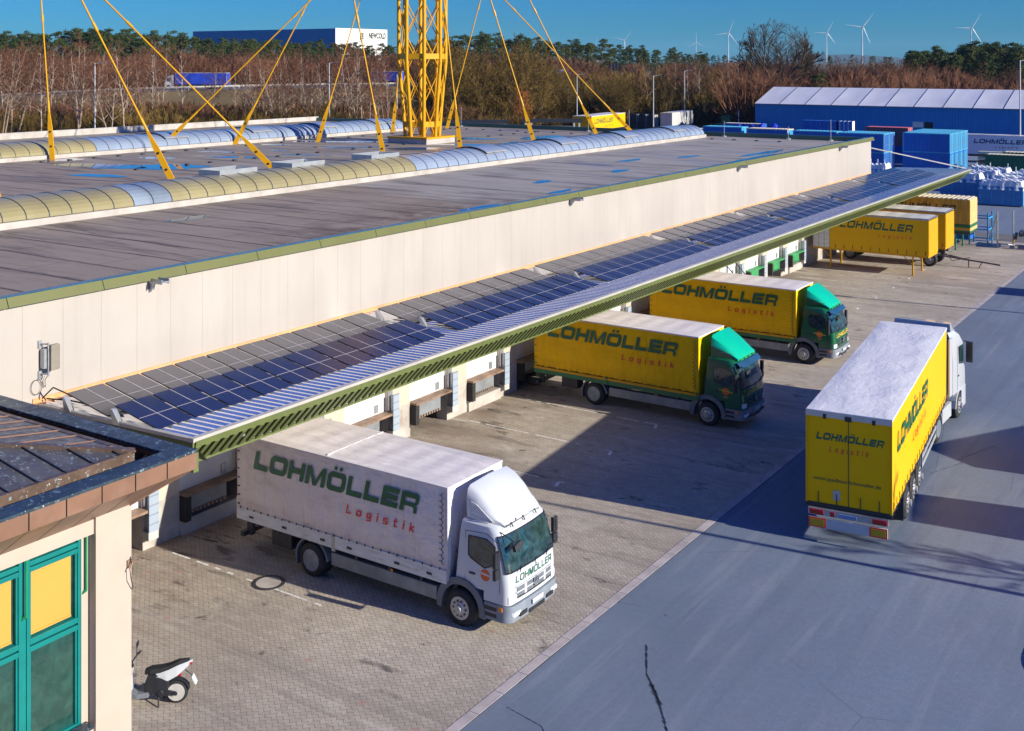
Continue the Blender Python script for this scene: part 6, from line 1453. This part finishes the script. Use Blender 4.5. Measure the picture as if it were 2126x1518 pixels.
def turbine(label, u, yh, R_, angs):
    d = 80.4*2387.5/(128-yh); p = LDv(u, d, 0); t = thing('wind_turbine', label, 'wind turbine', p, 0, 'wind turbines on the horizon'); Hh = 95
    g = MB(); g.tube((0,0,0),(0,0,Hh),1.9,.95,12); g.build('tower', M['turbine'], t)
    f = -FW; g = MB(); g.obox(f*1.5+Vector((0,0,Hh+.5)), f*4.5, RT*1.8, (0,0,1.8)); g.build('nacelle', M['turbine'], t)
    hub = f*6.5+Vector((0,0,Hh+.5)); g = MB(); g.tube(hub-f*1, hub+f*2.2, 1.8, .6, 10); g.build('hub', M['turbine'], t)
    for a in angs:
        dr = RT*math.cos(R(a))+Vector((0,0,1))*math.sin(R(a)); pn = RT*(-math.sin(R(a)))+Vector((0,0,1))*math.cos(R(a)); g = MB(); pr = [(0,.7,.7),(.1,1.15,.5),(.25,1.05,.4),(.6,.65,.25),(.95,.32,.12),(1,.12,.1)]
        g.loft([[hub+dr*(q*R_)+pn*w, hub+dr*(q*R_)+f*th, hub+dr*(q*R_)-pn*w*.6, hub+dr*(q*R_)-f*th] for q, w, th in pr]); g.build('blade', M['turbine'], t)
for a in (('large wind turbine with full height visible, right of the round oak', 1790, 57, 43, (53,172,-66)), ('wind turbine rising out of the dark pines at the right', 2016, 59, 43, (58,178,-57)), ('wind turbine left of the large one beside the blue hills', 1716, 69, 38, (62,178,-53)),
          ('wind turbine just left of the round oak', 1512, 69, 41, (68,-172,-52)), ('small distant wind turbine above the brown tree tops', 1445, 88, 44, (88,-150,-32)), ('pale wind turbine half sunk behind the pines', 1296, 84, 44, (52,165,-80)), ('wind turbine of which only a blade shows above the pines', 1236, 96, 50, (78,198,-42)), ('faint wind turbine blade behind the right side of the oak', 1667, 96, 45, (90,210,-30))): turbine(*a)
gp = LDv(1277, 455, 7.4); gt = thing('motorway_gantry', 'dark backs of tall motorway signs on a gantry between the trees', 'road sign', gp, R(20))
for i in range(4):
    g = MB(); g.box(-2.6+i*1.35, -1.7+i*1.35, -.1, .1, 2.2, 6.6); g.build('sign_panel', M['plastic_dark'], gt)
g = MB(); g.box(-3, 3.2, .1, .4, 2.4, 2.8); g.box(-.2,.2,.1,.5,0,6.3); g.build('gantry_frame', M['galv_d'], gt)
def lorry(label, u, d, z, rz, body, cabm, flip=False, text=None, frame=None):
    t = thing('lorry', label, 'lorry', LDv(u, d, z), rz, 'lorries on the motorway'); g = MB(); g.box(0, 13.4, -1.28, 1.28, 1.1, 4.0); g.build('box_body', body, t, bevel=.03)
    g = MB(); g.box(-.02, 13.42, -1.30, 1.30, 3.98, 4.06); g.box(-.03,.0,-1.3,-1.2,1.1,4.0); g.box(-.03,0,1.2,1.3,1.1,4.0); g.build('roof_edge', M['cream_top'], t)
    g = MB(); g.loft([[(13.9,-1.2,.6),(13.9,1.2,.6),(13.9,1.2,3.6),(13.9,-1.2,3.6)],[(16.0,-1.2,.6),(16.0,1.2,.6),(15.8,1.1,2.9),(15.8,-1.1,2.9)]]); cb_ = g.build('cab', cabm, t)
    g = MB(); g.box(14.6,15.4,-1.23,-1.19,1.9,2.7); g.box(14.6,15.4,1.19,1.23,1.9,2.7); g.build('side_window', M['glass'], cb_)
    g = MB()
    for x in (2.5,3.8,5.1,12.2,15.2): g.tube((x,-1.2,.5),(x,-.8,.5),.5,.5,14); g.tube((x,1.2,.5),(x,.8,.5),.5,.5,14)
    g.build('wheels', M['tyre'], t); g = MB(); g.box(0,14,-.5,.5,.7,1.1); g.box(0,.1,-1.2,1.2,.5,.8); g.build('chassis', M['chassis'], t)
    if text: font_text('company_lettering', text, (4.4, -1.30, 1.9), (1,0,0), (0,0,1), 5.6, 1.5, M['txt_white'], t, .1, .02)
hd = math.atan2(RT.y, RT.x)
lorry('blue curtain-sided lorry with white cab driving left along the motorway', 474, 290, 7.75, hd+PI-.10, M['blue_curtain'], M['white_paint'])
lorry('blue lorry half hidden behind the birches left of the mast', 838, 352, 7.6, hd+PI-.3, M['blue_curtain'], M['white_paint'])
lorry('pale lorry with orange-red cab behind the twigs right of the mast', 1046, 372, 7.6, hd+PI+.2, M['trailer_grey'], M['orange_logo'])
lorry('dark blue lorry with white lettering driving away on the motorway', 1112, 425, 7.45, hd+.62, M['cont_blue'], M['cont_blue'], text='DSV')
rp = thing('crash_barrier', 'long steel crash barrier along the motorway edge', 'barrier', (0, 0, 0))
g = MB()
for zz_, o_ in ((.75, -7.6), (.75, -2.2)):
    for (a, b) in zip(PL[1:-4], PL[2:-3]):
        A = Vector(LD(a[0], a[1]+o_+2, a[2]+zz_)); B = Vector(LD(b[0], b[1]+o_+2, b[2]+zz_)); d = (B-A)/2; g.obox((A+B)/2, d, (0,0,.18), Vector((d.y,-d.x,0)).normalized()*.06)
        m_ = max(2, int(d.length*2/8))
        for i in range(m_): q = A.lerp(B, i/m_); g.box(q.x-.07, q.x+.07, q.y-.07, q.y+.07, q.z-.8, q.z)
g.build('rail', M['rail'], rp)
# far blue hills
def hills(name, d, pts, m):
    g = MB(); n = len(pts)
    for (a, b) in zip(pts[:-1], pts[1:]):
        A, B = LDv(a[0], d), LDv(b[0], d); A2, B2 = LDv(a[0], d*1.25), LDv(b[0], d*1.25)
        za, zb = a[1], b[1]; g.add([(A[0],A[1],-5),(B[0],B[1],-5),(B2[0],B2[1],zb),(A2[0],A2[1],za)], [(0,1,2,3)])
    struct(name, g, m)
hills('distant_hills', 6600, [(1500,8),(1600,38),(1660,56),(1700,62),(1760,66),(1800,60),(1850,48),(1930,20),(2000,8)], M['hill'])

# ------------------------------------------------------------------ trees
def bare_tree(seed, H, r0, kind):
    """recursive leafless tree; returns (trunk mesh builder, twig mesh builder)"""
    rn = random.Random(seed); T, X = MB(), MB()
    def rv(s): return Vector((rn.uniform(-s, s), rn.uniform(-s, s), rn.uniform(-s, s)))
    def twig(p, d, L, w):
        q = p+d*L+Vector((0,0,-L*.05)); s = d.cross(rv(1)).normalized()*w
        X.add([p-s, p+s, q], [(0,1,2)])
    def spray(p, d, L, n, w):
        for _ in range(n): twig(p, (d+rv(.75)).normalized(), L*rn.uniform(.5, 1.1), w)
    P = dict(birch=(17, .38, .42, 7, .026), oak=(13, .42, .8, 11, .045), scrub=(12, .12, .55, 11, .034), tall=(15, .35, .45, 11, .034))[kind]
    nb, start, spread, ntw, tw = P
    stems = 1 if kind in ('birch', 'oak', 'tall') else 4
    if kind == 'birch' and rn.random() < .4: stems = 2
    for s in range(stems):
        base = Vector((0,0,0)) if stems == 1 else Vector((rn.uniform(-.5,.5), rn.uniform(-.5,.5), 0))*(H/12)
        lean = Vector((rn.uniform(-1,1), rn.uniform(-1,1), 0))*((.05 if kind != 'birch' else .12) if stems == 1 else .22); Hs = H*(1 if kind in ('birch','tall') else .62 if kind == 'oak' else rn.uniform(.7, 1))
        n = 7; pts = [base]; 
        for i in range(n): pts.append(pts[-1]+(Vector((0,0,1))+lean+rv(.07)*(1 if i else .3))*(Hs/n))
        rr = [max(.02, r0*(1-.86*(i/n)**.9)) for i in range(n+1)]
        for i in range(n): T.tube(pts[i], pts[i+1], rr[i], rr[i+1], 6, 0, False)
        for b in range(nb):
            f = start+(1-start)*(b+rn.random())/nb; k = min(n-1, int(f*n)); p = pts[k].lerp(pts[k+1], f*n-k); az = b*2.4+rn.uniform(-.4, .4)
            up = (.9 if kind != 'oak' else .45+f*.5)+rn.uniform(-.15, .25); d = Vector((math.cos(az), math.sin(az), up)).normalized()
            L = H*spread*(.5*(1-f)+.28)*rn.uniform(.8, 1.15) if kind != 'oak' else H*.46*(1.05-.35*f)*rn.uniform(.8, 1.1)
            rb_ = rr[k]*(.5 if kind != 'birch' else .62); q = p; dd = d; m = 4
            for i in range(m):
                dn = (dd+rv(.22)+Vector((0,0,.10 if kind != 'birch' else .05))).normalized(); q2 = q+dn*(L/m); ra = rb_*(1-i/m*.8); (T if ra > (.035 if kind != 'birch' else .02) else X).tube(q, q2, max(.018, ra), max(.014, rb_*(1-(i+1)/m*.85)), 4 if ra > .05 else 3, 0, False)
                if i > 0 or kind == 'scrub':
                    for c in range(2 if kind != 'oak' else 3):
                        d2 = (dn+rv(.85)).normalized(); L2 = L*.42*rn.uniform(.6, 1.1); q3 = q.lerp(q2, rn.random()); e = q3+d2*L2*.5; d3 = (d2+rv(.3)+Vector((0,0,.1))).normalized(); e2 = e+d3*L2*.5
                        X.tube(q3, e, max(.02, ra*.35), .016, 3, 0, False); X.tube(e, e2, .018, .010, 3, 0, False)
                        spray(e, d3, L2*.55, ntw//2, tw*.9); spray(e2, d3, L2*.5, ntw//2, tw*.8); spray(e.lerp(e2, .5), d3, L2*.5, ntw//2, tw*.8)
                q, dd = q2, dn
            spray(q, dd, L*.25, ntw, tw*.8)
    return T, X
def pine_tree(seed, H):
    rn = random.Random(seed); T, X = MB(), MB(); T.tube((0,0,0),(rn.uniform(-.3,.3),rn.uniform(-.3,.3),H*.9),H*.018,.05,7,0,False)
    for c in range(44):
        f = rn.uniform(.26, 1); a = rn.uniform(0, 6.28); rmax = H*.21*math.sqrt(max(.05, 1-((f-.52)/.50)**2)); r = rmax*rn.uniform(.35, 1.0)
        ce = Vector((math.cos(a)*r, math.sin(a)*r, H*f)); T.tube((0,0,H*f*.93), ce, .07, .03, 4, 0, False)
        sz = H*.072*rn.uniform(.7, 1.25)
        for q in range(52):
            v = Vector((rn.gauss(0,1), rn.gauss(0,1), rn.gauss(0,.55))).normalized()*sz*rn.uniform(.35, 1.12); v.z *= .62; p = ce+v; n = (v.normalized()+Vector((rn.uniform(-.7,.7),rn.uniform(-.7,.7),rn.uniform(0,.9)))).normalized(); u = n.orthogonal().normalized(); w = n.cross(u); s = H*.014*rn.uniform(.6, 1.5)
            th = rn.uniform(0, 3.14); u2 = u*math.cos(th)+w*math.sin(th); w2 = n.cross(u2); X.add([p-u2*s, p-w2*s*.55, p+u2*s, p+w2*s*.55], [(0,1,2,3)])
    return T, X
def bush(seed, H, leafy=False):
    rn = random.Random(seed); X = MB(); T = MB()
    for s in range(7):
        a = rn.uniform(0, 6.28); e = Vector((math.cos(a)*H*.45*rn.random(), math.sin(a)*H*.45*rn.random(), H*rn.uniform(.5, .8))); T.tube((0,0,0), e, .05, .02, 4, 0, False)
    for c in range(46):
        a = rn.uniform(0, 6.28); f = rn.random(); r = H*.62*math.sqrt(rn.random())*(1-.35*f); p0 = Vector((math.cos(a)*r*.5, math.sin(a)*r*.5, H*f*.35)); p1 = Vector((math.cos(a)*r, math.sin(a)*r, H*(.25+.75*f)*(1-.25*(r/(H*.62))**2)))
        X.tube(p0, p1, .03, .012, 3, 0, False)
        for q in range(26):
            p = p0.lerp(p1, rn.uniform(.3, 1)); d = ((p1-p0).normalized()+Vector((rn.uniform(-.8,.8),rn.uniform(-.8,.8),rn.uniform(-.4,.8)))).normalized(); L = H*.16*rn.uniform(.5, 1.2); sd = d.orthogonal().normalized()*(.025 if not leafy else .07)
            X.add([p-sd, p+sd, p+d*L], [(0,1,2)])
    return T, X
def proto(name, cat, TX, tm, cm, part='crown'):
    t = thing(name, 'x', cat, (0,0,-500)); T, X = TX; T.build('trunk', tm, t); X.build(part, cm, t); return t
class Kind:
    def __init__(s, protos): s.p = protos; s.used = set(); s.n = 0
    def put(s, loc, scale, label, group):
        i = random.randrange(len(s.p)) if s.n >= len(s.p) else s.n; s.n += 1; pr = s.p[i]; rz = random.uniform(0, 6.28)
        sc_ = (scale*random.uniform(.9, 1.12), scale*random.uniform(.9, 1.12), scale*random.uniform(.95, 1.05))
        if i not in s.used:
            s.used.add(i); KIDS[pr.name] = list(pr.children)
            pr.location = loc; pr.rotation_euler = (0,0,rz); pr.scale = sc_; pr['label'] = label; pr['group'] = group; return pr
        return dup(pr, loc, rz, label, group, sc_)
bt_ = thing('bare_tree', 'bare tree beyond the right edge whose twigs shade the asphalt', 'tree', (33.5, 1.0, 0)); T_, X_ = bare_tree(5, 8.5, .10, 'tall'); T_.build('trunk', M['bark'], bt_); X_.build('crown', M['twig_red'], bt_)
birches = Kind([proto('birch_tree', 'birch', bare_tree(11+i, 15, .15, 'birch'), M['birch'], M['twig_red']) for i in range(5)])
brown = Kind([proto('bare_tree', 'tree', bare_tree(31+i, 14, .16, 'tall'), M['bark'], M['twig_red']) for i in range(4)])
olive = Kind([proto('bare_tree', 'tree', bare_tree(51+i, 13, .13, 'scrub'), M['bark'], M['twig_olive']) for i in range(4)])
pines = Kind([proto('pine_tree', 'pine', pine_tree(71+i, 18), M['pine_trunk'], M['pine']) for i in range(4)])
shrub = Kind([proto('shrub', 'shrub', bush(91+i, 5, i == 1), M['bark'], M['twig_olive'] if i % 2 == 0 else M['embank'], 'twigs') for i in range(3)])
def ground_z(lat, dep):
    """height of the ground at a spot given relative to the standpoint"""
    for (a, b) in zip(PL[:-1], PL[1:]):
        if a[0] <= lat <= b[0]:
            f = (lat-a[0])/(b[0]-a[0]); dl = a[1]+(b[1]-a[1])*f; zl = a[2]+(b[2]-a[2])*f; s = math.hypot(b[0]-a[0], b[1]-a[1])/(b[0]-a[0]); o = (dep-dl)/s
            if o < -24: return 0
            if o < -9: return zl*(o+24)/15
            return zl-.1
    return 7.3
def on_road(lat, dep):
    for (a, b) in zip(PL[:-1], PL[1:]):
        if a[0] <= lat <= b[0]:
            f = (lat-a[0])/(b[0]-a[0]); dl = a[1]+(b[1]-a[1])*f; s = math.hypot(b[0]-a[0], b[1]-a[1])/(b[0]-a[0]); return -11 < (dep-dl)/s < 17
    return False
def plant(K, u, d, topv, base_h, label, group, jit=.08):
    lat = (u-1063)/2387.5*d
    if on_road(lat, d): return None
    z = ground_z(lat, d); top = CAM[2]+(128-topv)*d/2387.5; h = max(2.5, (top-z)*random.uniform(1-jit, 1+jit*.6))
    return K.put(LD(lat, d, z-.1), h/base_h, label, group)
rr_ = random.Random(5); U = rr_.uniform
# birch belt right behind the hall
for i in range(84):
    u = -60+i*10.6+U(-9, 9)
    if 335 < u < 480 and random.random() < .75: continue
    plant(birches, u, U(178, 250), 104+U(-6, 44), 15, 'white-barked leafless birch in the belt behind the hall', 'birches behind the hall', .05)
for i in range(20): plant(birches, U(1350, 1560), U(260, 330), 118+U(0, 30), 15, 'leafless birch among the olive bushes right of the grey trailer', 'birches near the tent')
for i in range(26): plant(birches, U(1700, 1960), U(275, 340), 128+U(0, 25), 15, 'leafless birch among the brown trees behind the tent roof', 'birches behind the tent')
# olive-brown trees and bushes in the middle
for i in range(40): plant(olive, U(905, 1130), U(215, 300), 100+U(0, 45), 13, 'bushy olive-brown leafless tree right of the mast', 'olive-brown trees right of the mast')
for i in range(66): plant(olive, U(1120, 1560), U(258, 340), 146+U(0, 46), 13, 'low olive-brown bushy tree behind the yellow and grey trailers', 'olive-brown bushy trees behind the lot')
rust = MB(); 
t = thing('rusty_leaved_tree', 'small tree still holding rust-brown leaves between the cables right of the mast', 'tree', LD(*[(1085-1063)/2387.5*205, 205, 0])); T_, X_ = bare_tree(7, 9.5, .12, 'tall'); T_.build('trunk', M['bark'], t)
for q in range(1500):
    a = U(0, 6.28); f = U(.3, 1); r = 2.6*math.sqrt(U(0, 1))*(1.25-f*.8); p = Vector((math.cos(a)*r, math.sin(a)*r, 9.3*f)); s = .11; d = Vector((U(-1,1), U(-1,1), U(-1,1))).normalized(); e = d.orthogonal().normalized(); X_.add([p-d*s, p+e*s, p+d*s], [(0,1,2)])
X_.build('crown', M['twig_rust'], t)
# brown wood beyond the motorway (left to right)
def skyline(u):
    P_ = [(-100,92),(300,93),(560,92),(640,100),(760,95),(830,92),(930,88),(1100,95),(1300,118),(1450,118),(1560,112),(1700,118),(1900,122),(2000,128),(2200,128)]
    for (a, b) in zip(P_[:-1], P_[1:]):
        if a[0] <= u <= b[0]: return a[1]+(b[1]-a[1])*(u-a[0])/(b[0]-a[0])
    return 125
for i in range(150):
    u = -70+i*8.9+U(-8, 8); d = U(325, 440) if u < 700 else U(350, 520); plant(brown, u, d, skyline(u)+U(4, 40), 14, 'reddish-brown leafless tree of the wood beyond the motorway', 'brown trees beyond the motorway')
for i in range(90): u = U(1540, 2150); plant(brown, u, U(270, 470), max(skyline(u), 120)+U(0, 30) if u < 2000 else 140+U(0, 22), 14, 'reddish-brown leafless tree behind the tent', 'brown trees behind the tent')
for i in range(48): u = U(-60, 900); plant(shrub, u, U(185, 276), 205+U(0, 50), 5, 'olive evergreen bush under the birches', 'bushes under the birches', .2)
for i in range(30): u = U(1100, 1560); plant(shrub, u, U(256, 275), 208+U(0, 22), 5, 'olive bush at the foot of the trees behind the lot', 'bushes behind the lot', .2)
# pines
def ptop(u):
    P_ = [(-100,68),(60,66),(200,62),(300,64),(400,74),(520,80),(640,84),(760,88),(850,92),(930,76),(1000,68),(1060,72),(1130,82),(1250,86),(1330,96),(1420,103),(1470,108)]
    for (a, b) in zip(P_[:-1], P_[1:]):
        if a[0] <= u <= b[0]: return a[1]+(b[1]-a[1])*(u-a[0])/(b[0]-a[0])
    return 100
for i in range(170): u = -80+i*9.1+U(-8, 8); plant(pines, u, U(470, 640), ptop(u)+abs(rr_.gauss(0, 6)), 18, 'dark green pine on the skyline left of the oak', 'pines on the skyline', .03)
for i in range(90): u = U(1890, 2160); plant(pines, u, U(400, 500), (88+U(0, 30)) if u > 1990 else 100+U(0, 20), 18, 'dark green pine of the group at the right edge', 'pines at the right edge', .04)
plant(pines, 1700, 262, 150, 18, 'small dark green pine right of the round oak', 'small pine beside the oak', .02)
for i in range(26): u = U(1440, 2000); plant(pines, u, U(900, 1300), 112+U(0, 8), 18, 'tiny dark pine on the far horizon', 'far pines on the horizon', .02)
# the big round oak
def oak_mesh(seed, H):
    rn = random.Random(seed); T, X = MB(), MB()
    def grow(p, d, L, r, lv):
        n = 3 if lv < 3 else 2; q = p; dd = d
        for i in range(n):
            dn = (dd+Vector((rn.uniform(-.22,.22), rn.uniform(-.22,.22), rn.uniform(-.12,.18)))).normalized(); q2 = q+dn*(L/n); a, b = r*(1-.3*i/n), r*(1-.3*(i+1)/n)
            (T if lv < 3 else X).tube(q, q2, max(.022, a), max(.02, b), 6 if lv < 2 else (4 if lv < 3 else 3), 0, False); q, dd = q2, dn
            if lv >= 1 and lv < 5 and i < n-1:
                d2 = (dd+Vector((rn.uniform(-1,1), rn.uniform(-1,1), rn.uniform(-.5,.8)))*.8).normalized(); grow(q, d2, L*.62, r*.45, lv+1 if lv < 4 else 5)
        if lv < 5:
            for k in range(4 if lv < 4 else 5):
                d2 = (dd+Vector((rn.uniform(-1,1), rn.uniform(-1,1), rn.uniform(-.55,.65)))*.75).normalized(); e = q+d2*L*.7; o_ = Vector((e.x/9.6, e.y/9.6, (e.z-H*.60)/(H*.41))); k_ = 1 if o_.length < 1 else .35
                grow(q, d2, L*rn.uniform(.62, .80)*k_, r*.58, lv+1)
    T.tube((0,0,0), (.2,.1,H*.16), .75, .58, 10, 0, False); T.tube((.2,.1,H*.16), (.1,0,H*.30), .58, .50, 10, 0, False)
    for k in range(9):
        a = k*2.4+rn.uniform(-.2,.2); e = .2+.14*k; d = Vector((math.cos(a), math.sin(a), e)).normalized(); grow(Vector((.1,0,H*(.20+.10*k/8))), d, H*.30, .34, 1)
    return T, X
p = LD((1612-1063)/2387.5*290, 290, 0); ok_ = thing('oak_tree', 'big round-crowned leafless oak standing clear of the wood under the turbines', 'oak', p); T_, X_ = oak_mesh(404, 25.5); T_.build('trunk', M['bark'], ok_); X_.build('crown', M['oak_twig'], ok_); print('oak faces', len(X_.f))
# massed woodland floor and background thicket: nobody could count it
def thicket(name, K, n, ur, dr, tops, bh, lbl, m):
    me_src = [c for c in K.p[0].children if not c.name.startswith('trunk')][0].data; nv = len(me_src.vertices); co = np.empty(nv*3, np.float32); me_src.vertices.foreach_get('co', co); co = co.reshape(-1, 3)
    fl_ = [tuple(pp.vertices) for pp in me_src.polygons]; V = []; F = []
    for i in range(n):
        u = U(*ur); d = U(*dr); lat = (u-1063)/2387.5*d
        if on_road(lat, d): continue
        z = ground_z(lat, d); top = CAM[2]+(128-tops(u))*d/2387.5; s = max(.18, (top-z)/bh*U(.75, 1)); a = U(0, 6.28); ca, sa = math.cos(a), math.sin(a); L_ = LD(lat, d, z-.1); base = len(V)*nv
        q = np.stack([(co[:,0]*ca-co[:,1]*sa)*s*1.15+L_[0], (co[:,0]*sa+co[:,1]*ca)*s*1.15+L_[1], co[:,2]*s+L_[2]], 1); F += [tuple(v+base for v in f) for f in fl_]; V.append(q)
    if not V: return
    V = np.concatenate(V); me = bpy.data.meshes.new(name); me.from_pydata(V.tolist(), [], F); me.materials.append(m); o = bpy.data.objects.new(name, me); COL.objects.link(o); tag(o, lbl, 'woodland', kind='stuff')
class _K: pass
def one(p): k = _K(); k.p = [p]; return k
rb = proto('shrub', 'shrub', bush(97, 5), M['bark'], M['twig_red'], 'twigs')
thicket('woodland', one(rb), 620, (-90, 1560), (316, 420), lambda u: skyline(u)+U(10, 50), 5, 'massed reddish brown wood beyond the motorway', M['twig_red'])
thicket('woodland', one(rb), 260, (-90, 2160), (430, 600), lambda u: skyline(u)+U(4, 16), 5, 'brown wood in front of the skyline pines', M['twig_red'])
thicket('woodland', one(rb), 300, (1540, 2160), (240, 430), lambda u: (128 if u < 2000 else 146)+U(0, 26), 5, 'massed reddish brown wood behind the tent', M['twig_red'])
thicket('woodland', one(rb), 150, (900, 1580), (300, 400), lambda u: 120+U(0, 40), 5, 'massed brown wood behind the olive bushes', M['twig_olive'])
thicket('woodland', pines, 90, (-90, 1440), (560, 640), lambda u: ptop(u)+U(3, 12), 18, 'massed pines on the skyline', M['pine'])
thicket('undergrowth', one(rb), 620, (-90, 1000), (205, 268), lambda u: 198+U(0, 30), 5, 'dense brown thicket between the birches', M['twig_red'])
thicket('undergrowth', shrub, 420, (-90, 1100), (182, 262), lambda u: 205+U(-8, 40), 5, 'tangled olive undergrowth below the birches', M['twig_olive'])
thicket('undergrowth', shrub, 220, (1080, 1545), (262, 320), lambda u: 175+U(-15, 40), 5, 'olive and brown undergrowth behind the lot and the tent', M['twig_olive'])
bpy.data.objects.remove(rb.children[0]); bpy.data.objects.remove(rb.children[0]); bpy.data.objects.remove(rb)
hz = MB(); hz.box(-9050, 9050, -420, 9050, -20, 160); hz_o = hz.build('haze', [], None); tag(hz_o, 'thin blue winter haze over the whole scene', None, kind='stuff')
hm = bpy.data.materials.new('haze'); hm.use_nodes = True; hn = hm.node_tree; hn.nodes.clear(); ho_ = hn.nodes.new('ShaderNodeOutputMaterial'); hv = hn.nodes.new('ShaderNodeVolumePrincipled')
hv.inputs['Color'].default_value = (0.38, 0.68, 1.0, 1); hv.inputs['Density'].default_value = 0.00004; hn.links.new(hv.outputs[0], ho_.inputs['Volume']); hz_o.data.materials.append(hm)
print('objects', len(bpy.data.objects), 'faces', sum(len(m_.polygons)*m_.users for m_ in bpy.data.meshes))
